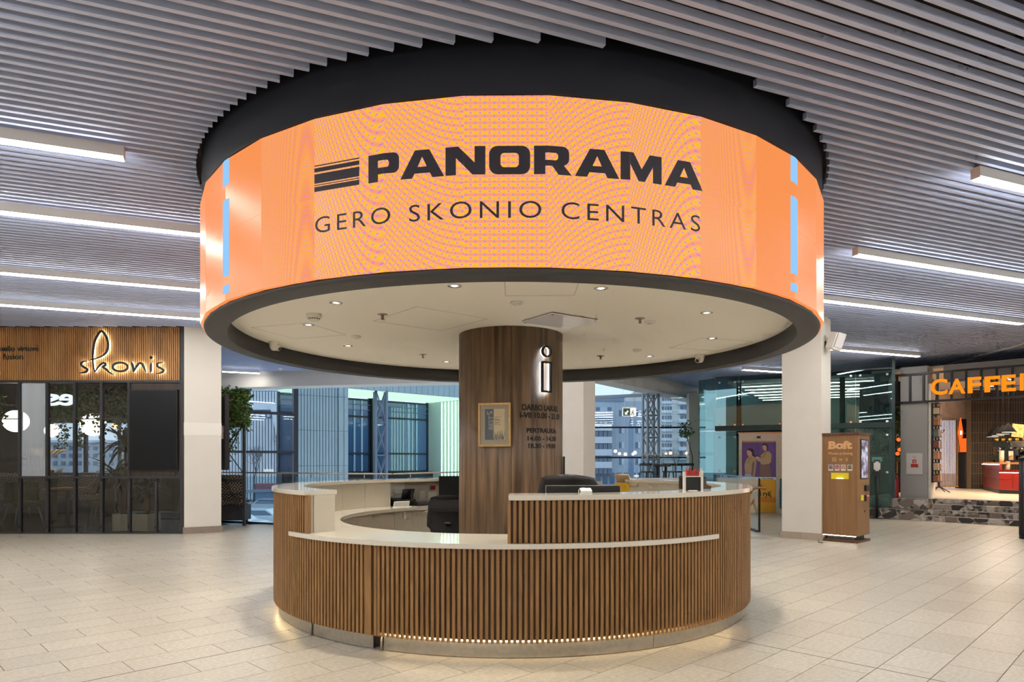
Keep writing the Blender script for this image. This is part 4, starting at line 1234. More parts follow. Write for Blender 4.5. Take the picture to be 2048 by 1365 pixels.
for i in range(len(edges) - 1):
    a, b = fx(edges[i]) + 0.022, fx(edges[i + 1]) - 0.022
    frosted = edges[i] in (38, -127)
    if frosted:
        m = MB(); n = 24
        for q in range(n):
            x0 = a + (b - a) * q / n; x1 = a + (b - a) * (q + 1) / n; xm = (x0 + x1) / 2
            m.add([(x0, YF + 0.036, fz(953)), (xm, YF + 0.030, fz(953)), (x1, YF + 0.036, fz(953)), (x0, YF + 0.036, fz(767)), (xm, YF + 0.030, fz(767)), (x1, YF + 0.036, fz(767))], [(0, 1, 4, 3), (1, 2, 5, 4)])
        m.build('reeded_pane', T['reeded'], front)
    else:
        MB().box(a, b, YF + 0.030, YF + 0.036, fz(953), fz(767)).build('pane', T['shopglass'], front)
        MB().box(a, b, YF + 0.026, YF + 0.040, fz(839.5), fz(837)).build('muntin', T['dark'], front)
    MB().box(a, b, YF + 0.030, YF + 0.036, 0.022, fz(957.5)).build('low_pane', T['lowglass'], front)
for a, b in ((257, 311), (311, 362)):
    MB().box(fx(a) + 0.022, fx(b) - 0.02, YF + 0.030, YF + 0.036, 0.022, fz(957.5)).build('low_pane', T['lowglass'], front)
MB().box(fx(258) , fx(361), YF + 0.03, YF + 0.09, fz(953.5), fz(766)).build('wood_panel', T['darkwood'], front)
for px in (38, 93, 148, 202, 257, 311):
    for zz in (0.10, 0.92):
        MB().rod((fx(px), YF - 0.004, zz), (fx(px), YF - 0.004, zz + 0.07), 0.012, 8).build('hinge', T['black'], front)

# hanging display
r = empty('wall_display', (fx(307.5), YF + 0.03, fz(942)), 0, 'switched-off upright black display on dark wood beside the white pillar', 'display')
MB().box(fx(259) - fx(307.5), fx(356) - fx(307.5), -0.06, -0.004, 0, fz(780) - fz(942)).build('casing', T['black'], r, True, 0.006)
MB().box(fx(261) - fx(307.5), fx(354) - fx(307.5), -0.0625, -0.0600, 0.02, fz(780) - fz(942) - 0.02).build('screen', mat('dark_screen', (16, 18, 22), 0.3, spec=0.25), r, True)
MB().tube([(0.36, -0.02, 0.0), (0.38, -0.02, -0.05), (0.35, -0.015, -0.10), (0.28, -0.012, -0.10)], 0.006, 6).build('cable', T['black'], r, True)

# back-lit script sign
T['signglow'] = glow('warm_halo_light', (1.0, 0.96, 0.80), 22.0)
skr = empty('skonis_sign', (fx(246), YF, fz(750)), 0, 'back-lit black script letters on the ribbed wooden sign band', 'sign')
def sk(p): return [((140 + x / 6.204 - 1024) / FPX * YF, zat(640 + y / 6.204, YF)) for x, y in p]
S_ = {
 'letter_s': [[(232, 520), (190, 522), (158, 545), (168, 575), (215, 605), (234, 628), (215, 650), (175, 660), (133, 663)]],
 'letter_k': [[(262, 508), (330, 490), (415, 455), (472, 400), (490, 320), (477, 240), (445, 180), (405, 145), (368, 185), (325, 270), (305, 380), (300, 480), (308, 580), (325, 652)],
              [(325, 652), (370, 590), (420, 545), (452, 545), (456, 568), (425, 588), (470, 622), (510, 660), (560, 685)]],
 'letter_n': [[(778, 525), (790, 560), (800, 600), (806, 655)], [(806, 655), (832, 600), (870, 550), (905, 548), (935, 600), (960, 655)]],
 'letter_i': [[(1024, 538), (1019, 580), (1018, 620), (1020, 658)]],
 'letter_final_s': [[(1172, 535), (1120, 540), (1096, 562), (1112, 590), (1160, 615), (1174, 640), (1140, 662), (1083, 676)]],
}
def sign_piece(nm, paths, closed=()):
    for wd, th, z0, mt, nn in ((0.038, 0.020, 0.032, T['black'], nm), (0.028, 0.008, 0.020, T['signglow'], 'halo_light')):
        v, f = stroke_geo(paths, wd, closed)
        V, Fc = plate(v, f, lambda u, q, w: Vector((u, YF + 0.004 - z0 - w, q)), th)
        o = MB().add(V, Fc).build(nn, mt, par if nn == 'halo_light' else skr)
        if nn != 'halo_light': par = o
for nm, paths in S_.items():
    sign_piece(nm, [smooth_path(sk(p)) for p in paths])
ov = [(640 + 92 * math.cos(t * math.pi / 18), 590 + 54 * math.sin(t * math.pi / 18)) for t in range(36)]
sign_piece('letter_o', [sk(ov)], (0,))
ov = [(1023 + 7 * math.cos(t * math.pi / 8), 474 + 7 * math.sin(t * math.pi / 8)) for t in range(16)]
sign_piece('letter_i_dot', [sk(ov)], (0,))
r = empty('cuisine_lettering', (fx(10), YF, fz(722)), 0, 'plain dark lettering at the left end of the ribbed sign band', 'sign')
for body, xr, y0, y1, nm in (('pasaulio virtuve', 77, 692.5, 706, 'upper_letter'), ('& fusion', 46, 708, 719.5, 'lower_letter')):
    v, f = text_geo(body, (fx(77) - fx(-19)) if xr == 77 else (fx(46) - fx(-10)), (fz(y0) - fz(y1)), 0.012)
    w = max(p.x for p in v)
    if xr == 77: MB().obox((fx(75.2), YF - 0.004 + 0.004, fz(692.2)), 0.016, 0.008, 0.016).build('accent_dot', T['ink'], r)
    for v1, f1 in letters(v, f): MB().add(*plate(v1, f1, lambda u, q, t: Vector((fx(xr) - w + u, YF + 0.004 - t, fz(y1) + q)), 0.008)).build(nm, T['ink'], r)

# ---------------------------------------------------------------- inside the restaurant
T['rfloor'] = wood('dark_plank_floor', (52, 44, 38), (76, 64, 54), 0.5, (1.0, 14, 1), False)
tag(MB().prism([(-14, 11.86), (-5.9, 11.86), (-8.0, 16.6), (-14, 16.6)], -0.02, 0.004).build('floor_restaurant', T['rfloor']), kind='structure')
tag(MB().prism([(-14, 11.92), (-5.9, 11.92), (-8.2, 17.0), (-14, 17.0)], 3.2, 3.3).build('ceiling_restaurant', mat('dark_restaurant_ceiling', (34, 32, 30), 0.9)), kind='structure')
tag(MB().wall((-5.98, 12.75), (-8.3, 18.0), 0.0, 3.6, 0.08).build('wall_restaurant', mat('grey_partition', (120, 112, 104), 0.8)), kind='structure')
tag(MB().wall((-14, 16.9), (-14, 11.86), 0.0, 3.6, 0.1, -1).build('wall_restaurant_side', mat('dark_partition', (40, 37, 34), 0.9)), kind='structure')
win = empty('window_1', (-11, 16.85, 0), 0, 'large windows at the back of the restaurant', 'window', kind='structure')
YW = 16.85
for x in (-14, -12.9, -11.8, -10.7, -9.6, -8.5):
    MB().box(x - 0.03, x + 0.03, YW, YW + 0.10, 0.0, 3.3).build('mullion', T['dark'], win)
for z in (0.02, 0.86, 2.22):
    MB().box(-14, -8.4, YW, YW + 0.08, z, z + 0.06).build('transom', T['dark'], win)
MB().box(-14, -8.2, YW + 0.0, YW + 0.1, 2.28, 3.3).build('upper_panel', T['darkwood'], win); MB().box(-14, -8.2, YW + 0.0, YW + 0.1, 0.0, 0.86).build('sill_panel', T['darkwood'], win); MB().box(-14, -11.75, YW - 0.02, YW + 0.1, 0.86, 2.28).build('side_panel', T['darkwood'], win)
for i in range(5):
    MB().box(-14 + 1.1 * i + 0.03, -14 + 1.1 * (i + 1) - 0.03, YW + 0.04, YW + 0.046, 0.08, 3.25).build('pane', T['glass'], win)

def diamond_mat():
    m = bpy.data.materials.new('diamond_weave'); m.use_nodes = True
    nt = m.node_tree; b = nt.nodes['Principled BSDF']; N = nt.nodes.new; L = nt.links.new
    b.inputs['Roughness'].default_value = 0.9
    tc = N('ShaderNodeTexCoord'); sp = N('ShaderNodeSeparateXYZ'); L(tc.outputs['Object'], sp.inputs[0])
    def mt(op, a, c=None):
        n = N('ShaderNodeMath'); n.operation = op
        for i, v in enumerate((a, c)):
            if v is None: continue
            if isinstance(v, (int, float)): n.inputs[i].default_value = v
            else: L(v, n.inputs[i])
        return n.outputs[0]
    u = mt('PINGPONG', mt('MULTIPLY', sp.outputs['X'], 1.0), 0.12); v = mt('PINGPONG', mt('MULTIPLY', sp.outputs['Z'], 1.0), 0.12)
    s = mt('ADD', u, v)
    w = mt('SINE', mt('MULTIPLY', s, 2 * math.pi / 0.06))
    r_ = N('ShaderNodeValToRGB'); r_.color_ramp.interpolation = 'CONSTANT'; r_.color_ramp.elements[1].position = 0.5
    r_.color_ramp.elements[0].color = (*lin((44, 40, 38)), 1); r_.color_ramp.elements[1].color = (*lin((150, 136, 120)), 1)
    L(mt('ADD', mt('MULTIPLY', w, 0.5), 0.5), r_.inputs[0]); L(r_.outputs[0], b.inputs['Base Color'])
    return m
T['diamond'] = diamond_mat()
def bench(loc, rz, w, label, dp=0.30):
    r = empty('upholstered_bench', loc, rz, label, 'bench', None)
    MB().box(-w / 2, w / 2, -dp, 0.25, 0.10, 0.40).build('plinth', T['dark'], r, True)
    MB().box(-w / 2 + 0.02, w / 2 - 0.02, -dp, 0.22, 0.40, 0.52).build('seat', T['diamond'], r, True, 0.03)
    MB().box(-w / 2 + 0.02, w / 2 - 0.02, 0.14, 0.24, 0.52, 1.0).build('backrest', T['diamond'], r, True, 0.02)
    for s in (-1, 1): MB().box(s * (w / 2 - 0.06) - 0.02, s * (w / 2 - 0.06) + 0.02, -dp + 0.05, -dp + 0.09, 0.0, 0.10).build('foot', T['black'], r, True)
    return r
bench((-10.9, 15.4, 0), 0, 3.6, 'diamond-patterned bench inside the restaurant, behind the green chairs')
def green_chair(loc, rz, label):
    r = empty('dining_chair', loc, rz, label, 'chair', 'green restaurant chairs')
    g = mat('olive_velvet', (74, 78, 40), 0.8)
    MB().box(-0.24, 0.24, -0.24, 0.24, 0.40, 0.50).build('seat', g, r, True, 0.03)
    MB().arc((0, 0.0), 0.22, 0.30, 0.50, 0.86, DEG(95), DEG(265), 14).build('backrest', g, r, True, 0.02)
    for a, b in ((-1, -1), (1, -1), (-1, 1), (1, 1)):
        MB().rod((a * 0.18, b * 0.18, 0.40), (a * 0.25, b * 0.25, 0.0), 0.016, 8, 0.010).build('leg', T['steel'], r, True)
green_chair((-9.30, 12.80, 0), DEG(60), 'olive green chair left behind the reeded glass pane')
green_chair((-7.82, 12.95, 0), DEG(-70), 'olive green chair right, beside the long-leaved plant')
r = empty('round_table', (-8.55, 12.95, 0), 0, 'round wooden pedestal table between the two olive green chairs', 'table')
MB().lathe([(0.0005, 0.0), (0.24, 0.0), (0.22, 0.025), (0.03, 0.04), (0.03, 0.70), (0.12, 0.72), (0.12, 0.725), (0.0005, 0.725)], 24).build('pedestal', T['black'], r, True)
MB().lathe([(0.0005, 0.725), (0.38, 0.725), (0.39, 0.74), (0.38, 0.76), (0.0005, 0.76)], 32).build('table_top', T['railwood'], r, True)
r = empty('high_counter', (-8.9, 14.1, 0), 0, 'dark high counter carrying the vase inside the restaurant', 'counter')
MB().box(-0.85, 0.85, -0.18, 0.18, 0.98, 1.03).build('counter_top', T['black'], r, True)
for s in (-0.75, 0.75): MB().box(s - 0.03, s + 0.03, -0.15, 0.15, 0.0, 0.98).build('trestle', T['black'], r, True)
r = empty('vase', (-9.75, 14.1, 1.03), 0, 'white banded vase of dried pampas behind the reeded glass', 'vase')
MB().lathe([(0.0005, 0), (0.07, 0), (0.085, 0.06), (0.08, 0.14), (0.045, 0.19), (0.05, 0.22), (0.04, 0.22), (0.035, 0.19), (0.0005, 0.17)], 20).build('body', T['plastic'], r, True)
T['pampas'] = mat('pampas', (196, 172, 130), 0.9)
for k in range(7):
    a = -0.9 + 0.3 * k
    MB().tube([(0, 0, 0.15), (0.08 * a, 0.02 * k - 0.06, 0.32), (0.30 * a, 0.03 * k - 0.09, 0.47), (0.42 * a, 0.03 * k - 0.09, 0.50 - 0.05 * abs(a))], [0.004, 0.006, 0.03, 0.006], 7).build('plume', T['pampas'], r, True)
for px, s, lb in ((103, 0.06, 'terracotta dish on the restaurant counter'), (117, 0.09, 'white bowl of dip on the restaurant counter')):
    X = (px - 1024) / FPX * 14.05
    r = empty('bowl', (X, 14.05, 1.03), 0, lb, 'bowl')
    MB().lathe([(0.0005, 0), (s * 0.6, 0), (s, s * 0.9), (s * 0.92, s * 0.9), (s * 0.5, 0.012), (0.0005, 0.012)], 18).build('dish', T['plastic'] if s > 0.07 else T['bark'], r, True)
    MB().lathe([(0.0005, s * 0.75), (s * 0.88, s * 0.75)], 16).build('filling', T['pampas'], r, True)
# globe pendants
T['globe'] = glow('opal_globe', (1.0, 0.86, 0.66), 9.0)
for px, py, Y, rad, lb in ((32, 843, 13.6, 0.23, 'opal globe pendant at the far left of the restaurant, cut by a mullion'), (104, 862, 13.9, 0.14, 'small opal globe pendant right of the reeded pane'), (186, 850, 14.4, 0.25, 'large opal globe pendant behind the long-leaved plant')):
    c = at(px, py, Y)
    r = empty('globe_pendant', (c.x, c.y, c.z), 0, lb, 'lamp')
    MB().ball((0, 0, 0), rad, 24, 0.95).build('globe', T['globe'], r, True)
    MB().rod((0, 0, rad * 0.84), (0, 0, rad * 0.84 + 0.05), 0.03, 10).build('cap', T['black'], r, True)
    MB().rod((0, 0, rad * 0.84 + 0.04), (0, 0, 3.2 - c.z), 0.004, 6).build('cord', T['black'], r, True)
for px, py in ((229, 853),):
    c = at(px, py, 14.6)
    r = empty('bulb_pendant', (c.x, c.y, c.z), 0, 'small amber bulb pendant right of the large globe', 'lamp')
    MB().ball((0, 0, 0), 0.05, 12).build('bulb', glow('amber_bulb', (1.0, 0.5, 0.1), 6.0), r, True)
    MB().rod((0, 0, 0.04), (0, 0, 3.2 - c.z), 0.006, 6).build('cord', T['black'], r, True)
# glowing letters seen from behind
r = empty('neon_letters', tuple(at(120, 812, 12.55)), 0, 'pale glowing letters seen from behind through the glass', 'sign')
T['neon'] = glow('pale_blue_neon', (0.82, 0.93, 1.0), 1.6)
for ch, x0 in (('e', 0.26), ('s', -0.02)):
    v, f = text_geo(ch, 0.27, 0.22, 0.015)
    MB().add(*plate(v, f, lambda u, q, w: Vector((x0 - u, 0.02 - w, q)), 0.04)).build('letter_' + ch, T['neon'], r, True)
for s in (-0.2, 0.15): MB().rod((s, 0, 0.2), (s, 0, 3.2 - at(120, 812, 12.55).z), 0.003, 5).build('hanger', T['black'], r, True)

def leaves(mb, n, fn, size, rnd, droop=0.0):
    """scattered pointed leaves"""
    for _ in range(n):
        p = Vector(fn()); s = size * rnd.uniform(0.6, 1.3)
        a = rnd.uniform(0, 6.28); t = rnd.uniform(-0.9, 0.9) - droop
        u = Vector((math.cos(a) * math.cos(t), math.sin(a) * math.cos(t), math.sin(t))); w = u.cross(Vector((rnd.uniform(-1, 1), rnd.uniform(-1, 1), rnd.uniform(-1, 1)))).normalized()
        nn = u.cross(w) * s * 0.18
        mb.add([p, p + u * s * 0.45 + w * s * 0.42 + nn, p + u * s, p + u * s * 0.45 - w * s * 0.42 + nn], [(0, 1, 2, 3)])
def ivy(name, x0, x1, y0, y1, ztop, zmid, strands, label, n=900, size=0.055, seed=1):
    rnd = random.Random(seed)
    r = empty(name, ((x0 + x1) / 2, (y0 + y1) / 2, zmid), 0, label, 'plant')
    MB().box(x0, x1, y0 + (y1 - y0) * 0.3, y1 - (y1 - y0) * 0.3, zmid, zmid + 0.10).build('trough', T['dark'], r)
    m = MB()
    leaves(m, n, lambda: (rnd.uniform(x0 - 0.05, x1 + 0.05), rnd.uniform(y0, y1), rnd.uniform(zmid, ztop) if rnd.random() < 0.8 else rnd.uniform(zmid - 0.15, ztop + 0.04)), size, rnd, 0.3)
    tag(m.build('foliage', T['leaf'], r), kind='stuff')
    for k in range(strands):
        sx, sy = rnd.uniform(x0, x1), rnd.uniform(y0, y1); ln = rnd.uniform(0.25, 0.75)
        m = MB(); m.tube([(sx, sy, zmid + 0.05), (sx + rnd.uniform(-.03, .03), sy, zmid - ln * 0.5), (sx + rnd.uniform(-.05, .05), sy, zmid - ln)], 0.004, 5)
        leaves(m, int(ln * 70), lambda: (sx + rnd.uniform(-0.05, 0.05), sy + rnd.uniform(-0.05, 0.05), zmid - rnd.uniform(0, ln)), size * 0.9, rnd, 0.6)
        m.build('trailing_strand', T['leaf'], r)
    return r
ivy('hanging_ivy', -9.05, -7.2, 12.9, 13.5, 2.72, 2.20, 12, 'ivy hanging from a trough inside the restaurant, above the globe pendants', 3800, 0.075, 4)
ivy('hanging_ivy', -10.6, -9.75, 12.4, 12.9, 2.6, 1.95, 9, 'ivy hanging at the far left end inside the restaurant', 1800, 0.07, 5)
def dracaena(loc, label, h, heads, seed, ls=1.0):
    rnd = random.Random(seed)
    r = empty('long_leaved_plant', loc, 0, label, 'plant')
    for hx, hy, hz in heads:
        MB().tube([(hx * 0.2, hy * 0.2, 0.30), (hx * 0.6, hy * 0.5, hz * 0.5), (hx, hy, hz)], [0.035, 0.03, 0.024], 8).build('trunk', T['bark'], r, True)
        for k in range(36):
            a = k * 2.4 + rnd.uniform(-.3, .3); up = rnd.uniform(0.1, 1.3); L_ = ls * rnd.uniform(0.45, 0.72); w = 0.036
            u = Vector((math.cos(a), math.sin(a), 0)); sd = Vector((-u.y, u.x, 0)); b = Vector((hx, hy, hz - 0.06 * (k % 3)))
            pts = [b + u * (L_ * t * math.cos(up * (1 - t))) + Vector((0, 0, L_ * (math.sin(up) * t - (0.75 * t * t) * (1.1 - up * 0.5)))) for t in (0, 0.3, 0.6, 0.85, 1.0)]
            V, Fc = [], []
            for i, p in enumerate(pts):
                ww = w * (0.6, 1.0, 0.9, 0.5, 0.05)[i]; V += [p - sd * ww, p + sd * ww - Vector((0, 0, 0)), ]
            Fc = [(2 * i, 2 * i + 1, 2 * i + 3, 2 * i + 2) for i in range(4)]
            MB().add(V, Fc, True).build('leaf', T['leafdark'], r, True)
    return r
T['planter'] = mat('white_planter', (214, 206, 190), 0.6)
for k, (x, y, lb) in enumerate(((-7.12, 12.36, 'white square planter box left, under the long-leaved plant'), (-6.70, 12.34, 'white square planter box right, under the long-leaved plant'))):
    r = empty('planter_box', (x, y, 0.0), DEG(18 - 30 * k), lb, 'planter', 'white planter boxes')
    for a, b, c, d in ((-0.16, 0.16, -0.16, -0.145), (-0.16, 0.16, 0.145, 0.16), (-0.16, -0.145, -0.145, 0.145), (0.145, 0.16, -0.145, 0.145)):
        MB().box(a, b, c, d, 0.004, 0.31).build('side', T['planter'], r, True)
    MB().box(-0.145, 0.145, -0.145, 0.145, 0.01, 0.285).build('soil', T['bark'], r, True)
dracaena((-7.12, 12.36, 0.0), 'tall long-leaved plant with pale trunks behind the restaurant glass', 1.9, ((0.02, 0.0, 1.62), (0.22, 0.05, 1.28), (-0.18, 0.05, 1.05)), 2)
dracaena((-6.70, 12.34, 0.0), 'shorter long-leaved plant at the right behind the restaurant glass', 1.2, ((0.04, 0.0, 0.98), (-0.05, 0.05, 0.75)), 3, 0.6)
# ================================================================ BETWEEN THE LEFT PILLAR AND THE WINDOWS
# display on the side of the left pillar, seen edge-on
u_ = Vector((math.cos(DEG(32)), math.sin(DEG(32)))); v_ = Vector((-u_.y, u_.x)); pc = Vector((-5.21, 12.06))
def pil(a, b): q = pc + u_ * a + v_ * b; return (q.x, q.y)
z0, z1 = zat(941, 12.1), zat(788, 12.1)
r = empty('side_display', (*pil(0.03, 0.3), z0), 0, 'black display seen edge-on at the side of the left white pillar', 'display')
MB().prism([pil(0.065, 0.02), pil(0.135, 0.02), pil(0.135, 0.62), pil(0.065, 0.62)], z0, z1).build('casing', T['black'], r, False, 0.01)
MB().prism([pil(0.135, 0.04), pil(0.138, 0.04), pil(0.138, 0.60), pil(0.135, 0.60)], z0 + 0.02, z1 - 0.02).build('screen', T['fascia'], r)
MB().prism([pil(0.0, 0.2), pil(0.065, 0.2), pil(0.065, 0.45), pil(0.0, 0.45)], (z0 + z1) / 2 - 0.12, (z0 + z1) / 2 + 0.12).build('mount', T['plastic'], r)
# planter stand with ivy
PX_, PY_ = -5.26, 13.22
st = empty('planter_stand', (PX_ - 0.35, PY_, 0), 0, 'dark steel lattice stand carrying ivy beside the left pillar', 'stand')
for x, nm in ((PX_, 'post'), (PX_ - 0.72, 'post')):
    MB().box(x - 0.025, x + 0.025, PY_ - 0.03, PY_ + 0.03, 0.0, 2.62).build(nm, T['dark'], st)
MB().bar((PX_, PY_, 0.22), (PX_ - 0.62, PY_, 1.30), 0.03, 0.02).build('brace', T['dark'], st)
MB().bar((PX_, PY_, 1.98), (PX_ - 0.62, PY_, 1.32), 0.03, 0.02).build('brace', T['dark'], st)
MB().bar((PX_ - 0.05, PY_ + 0.02, 1.98), (PX_ - 0.55, PY_ + 0.02, 1.0), 0.03, 0.02).build('brace', T['dark'], st)
MB().bar((PX_ - 0.72, PY_ + 0.02, 1.98), (PX_, PY_ + 0.02, 1.0), 0.02, 0.015).build('brace', T['dark'], st)
for z in (0.62, 0.9, 1.95): MB().bar((PX_, PY_, z), (PX_ - 0.72, PY_, z), 0.03, 0.03).build('cross_rail', T['dark'], st)
ivy('ivy_planter', PX_ - 0.74, PX_ + 0.05, PY_ - 0.18, PY_ + 0.18, 2.68, 1.98, 6, 'thick trailing ivy on the lattice stand right of the left pillar', 4200, 0.062, 8)
b = bench((PX_ - 0.45, PY_ + 0.29, 0), DEG(180), 0.82, 'diamond-patterned bench seen from behind at the glass balustrade', 0.16)

# ---------------------------------------------------------------- glass balustrade of the stairwell, left
T['railmetal'] = mat('champagne_rail', (176, 160, 142), 0.35, 0.6)
BL = [(-9.5, 15.4), (-5.6, 13.81), (-2.2, 12.37)]
bal = empty('glass_balustrade', (-4.2, 13.2, 0), 0, 'glass balustrade with slim pale handrail behind the desk on the left', 'balustrade')
def balustrade(root, pts, z, posts=True, n_per=1.25, rail=None):
    for (a, b) in zip(pts[:-1], pts[1:]):
        a = Vector(a); b = Vector(b); L_ = (b - a).length; n = max(1, round(L_ / n_per)); dd = (b - a) / n
        for k in range(n):
            p = a + dd * k; q = a + dd * (k + 1); g = dd.normalized() * 0.006
            MB().wall(tuple(p + g), tuple(q - g), 0.03, z - 0.075, 0.012).build('glass_panel', T['railglass'], root)
            m = (p + q) / 2
            MB().rod((m.x, m.y, z - 0.09), (m.x, m.y, z - 0.02), 0.010, 8).build('rail_bracket', T['steel'], root)
        MB().wall(tuple(a), tuple(b), 0.0, 0.035, 0.03).build('base_channel', T['dark'], root)
        MB().rod((a.x, a.y, z), (b.x, b.y, z), 0.015, 12).build('handrail', T['railmetal'], root)
balustrade(bal, BL, 1.035)
bal2 = empty('glass_balustrade', (-1.5, 13.9, 0), 0, 'second glass balustrade turning back towards the windows behind the desk', 'balustrade')
balustrade(bal2, [(-2.19, 12.40), (-0.75, 15.4)], 1.035)
tag(MB().wall((-9.5, 15.4), (-2.2, 12.37), -0.62, -0.0, 0.06).build('trim_4', T['dark']), kind='structure')

# ---------------------------------------------------------------- glazing behind the stairwell, left
T['bluesteel'] = mat('blue_grey_steel', (112, 128, 146), 0.5, 0.2)
T['navy'] = mat('dark_blue_frame', (30, 38, 50), 0.5)
W0, W1 = Vector((-9.9, 16.92)), Vector((-6.35, 19.6)); wd = (W1 - W0)
w2 = empty('window_2', (-7.2, 19.0, -4), 0, 'tall dark-framed glazing behind the ivy stand', 'window', kind='structure')
for t in (0.0, 0.5, 1.0):
    p = W0 + wd * t; q = p + wd.normalized() * (0.13 if t == 1 else 0.07)
    MB().wall(tuple(p), tuple(q), -4.0, 3.9, 0.16).build('mullion', T['navy'], w2)
for z, h in ((2.60, 0.075), (1.49, 0.07), (-0.9, 0.07), (3.5, 0.08)):
    MB().wall(tuple(W0), tuple(W1), z, z + h, 0.10).build('transom', T['navy'], w2)
MB().wall(tuple(W0), tuple(W1), 0.38, 0.46, 0.10).build('transom', T['bluesteel'], w2)
for a, b in ((0.0, 0.5), (0.5, 1.0)):
    for z0, z1 in ((-3.9, -0.9), (-0.83, 0.38), (0.46, 1.49), (1.56, 2.60), (2.675, 3.5)):
        p = W0 + wd * a + wd.normalized() * 0.07; q = W0 + wd * b
        MB().wall(tuple(p), tuple(q), z0, z1, 0.02).build('pane', T['glass'], w2)
# ribbed metal pier
T['ribmetal'] = mat('blue_green_cladding', (150, 174, 182), 0.55, 0.1, vary=0.04, scale=2)
pier = empty('wall_pier', (-5.7, 20.1, -4), 0, 'blue-grey ribbed metal pier between the windows', 'wall', kind='structure')
q0, q1 = Vector((-6.28, 19.72)), Vector((-5.30, 20.44)); e = (q1 - q0) / 13
MB().wall(tuple(q0), tuple(q1), -4.0, 4.6, 0.3).build('backing', T['navy'], pier)
for k in range(13):
    a = q0 + e * k; b = a + e * 0.80
    for z0, z1 in ((-4.0, 1.12), (1.13, 2.17), (2.18, 3.2), (3.21, 4.6)):
        MB().wall(tuple(a), tuple(b), z0, z1, 0.05, -1).build('rib', T['ribmetal'], pier)
q2 = Vector((-5.07, 20.60))
for z0, z1 in ((-4.0, 1.12), (1.13, 2.17), (2.18, 3.2), (3.21, 4.6)):
    MB().wall(tuple(q1), tuple((q1 * 0.45 + q2 * 0.55)), z0, z1, 0.12, -1).build('smooth_panel', T['ribmetal'], pier)
    MB().wall(tuple(q1 * 0.43 + q2 * 0.57), tuple(q2), z0, z1, 0.15, -1).build('smooth_panel', T['ribmetal'], pier)

# ---------------------------------------------------------------- lit entrance recess beyond
uA = Vector((1, 1)).normalized(); nB = Vector((-1, 1)).normalized(); Q0 = Vector((-5.07, 20.60))
def qa(a, b): p = Q0 + uA * a + nB * b; return (p.x, p.y)
rec = empty('entrance_recess', (*qa(2.5, 1.2), 0.0), 0, 'entrance recess with soffit painted glowing green-white and upright light strips', 'recess', kind='structure')
ZR = 3.494
for k in range(28):
    MB().wall(qa(k * 0.235, 0), qa(k * 0.235 + 0.222, 0), ZR, 3.93, 0.10, -1).build('lintel_panel', T['ribmetal'], rec)
MB().wall(qa(0, 0.01), qa(6.6, 0.01), ZR + 0.02, 3.90, 0.12).build('lintel_core', T['navy'], rec)
T['greensoffit'] = glow('green_lit_soffit', (0.66, 1.0, 0.84), 1.05)
MB().prism([qa(-1, 0.13), qa(6.6, 0.13), qa(6.6, 2.5), qa(-1, 2.5)], ZR, ZR + 0.05).build('strip_lit_soffit', T['greensoffit'], rec)  # emission stands in for the light the strips throw on the soffit
T['palewall'] = mat('pale_recess_wall', (196, 216, 206), 0.6)
T['striplight'] = [glow('strip_' + str(i), c, 3.0) for i, c in enumerate(((0.55, 1.0, 0.75), (0.75, 1.0, 0.70), (0.62, 1.0, 0.88)))]
MB().wall(qa(5.09, -0.4), qa(5.09, 2.5), 0.3, ZR, 0.10, -1).build('side_wall', T['palewall'], rec)
for k in range(9):
    b = 0.02 + 0.20 * k
    MB().wall(qa(5.07, b), qa(5.07, b + 0.018), 0.62, ZR - 0.03, 0.03).build('light_strip', T['striplight'][k % 3], rec)
T['blueglass'] = mat('blue_reflective_glass', (72, 104, 150), 0.03, 0.0, coat=1.0, spec=1.0)
ed = [-1.0, 1.45, 2.40, 5.0]
for i in range(len(ed) - 1):
    for z0, z1 in ((0.90, 1.50), (1.56, 2.80), (2.86, 3.40)):
        MB().wall(qa(ed[i] + 0.03, 2.44), qa(ed[i + 1] - 0.03, 2.44), z0, z1, 0.02).build('pane', T['blueglass'], rec)
for a in ed: MB().wall(qa(a - 0.03, 2.40), qa(a + 0.03, 2.40), 0.85, ZR, 0.10).build('frame_post', T['navy'], rec)
MB().wall(qa(2.42, 2.30), qa(2.60, 2.30), 0.85, ZR, 0.16).build('frame_post', T['black'], rec)
for z in (0.84, 1.50, 2.80, 3.40): MB().wall(qa(-1, 2.40), qa(5.0, 2.40), z, z + 0.06, 0.08).build('frame_rail', T['navy'], rec)
for z in (3.06, 3.24): MB().wall(qa(-1, 2.38), qa(5.0, 2.38), z, z + 0.02, 0.03).build('louvre', T['bluesteel'], rec)
T['palereflect'] = mat('pale_blue_reflection', (160, 186, 214), 0.6)
for a in (1.75, 2.05, 4.05, 4.45): MB().wall(qa(a, 2.41), qa(a + 0.07, 2.41), 0.90, 3.40, 0.02).build('reflected_strip', T['palereflect'], rec)  # pale strips on the panes stand in for a reflected building
MB().prism([qa(-1, 2.2), qa(5.1, 2.2), qa(5.1, 2.6), qa(-1, 2.6)], -3.6, 0.85).build('plinth', T['navy'], rec)
MB().prism([qa(-1, 0), qa(5.1, 0), qa(5.1, 2.2), qa(-1, 2.2)], 0.40, 0.55).build('forecourt', T['bluesteel'], rec)
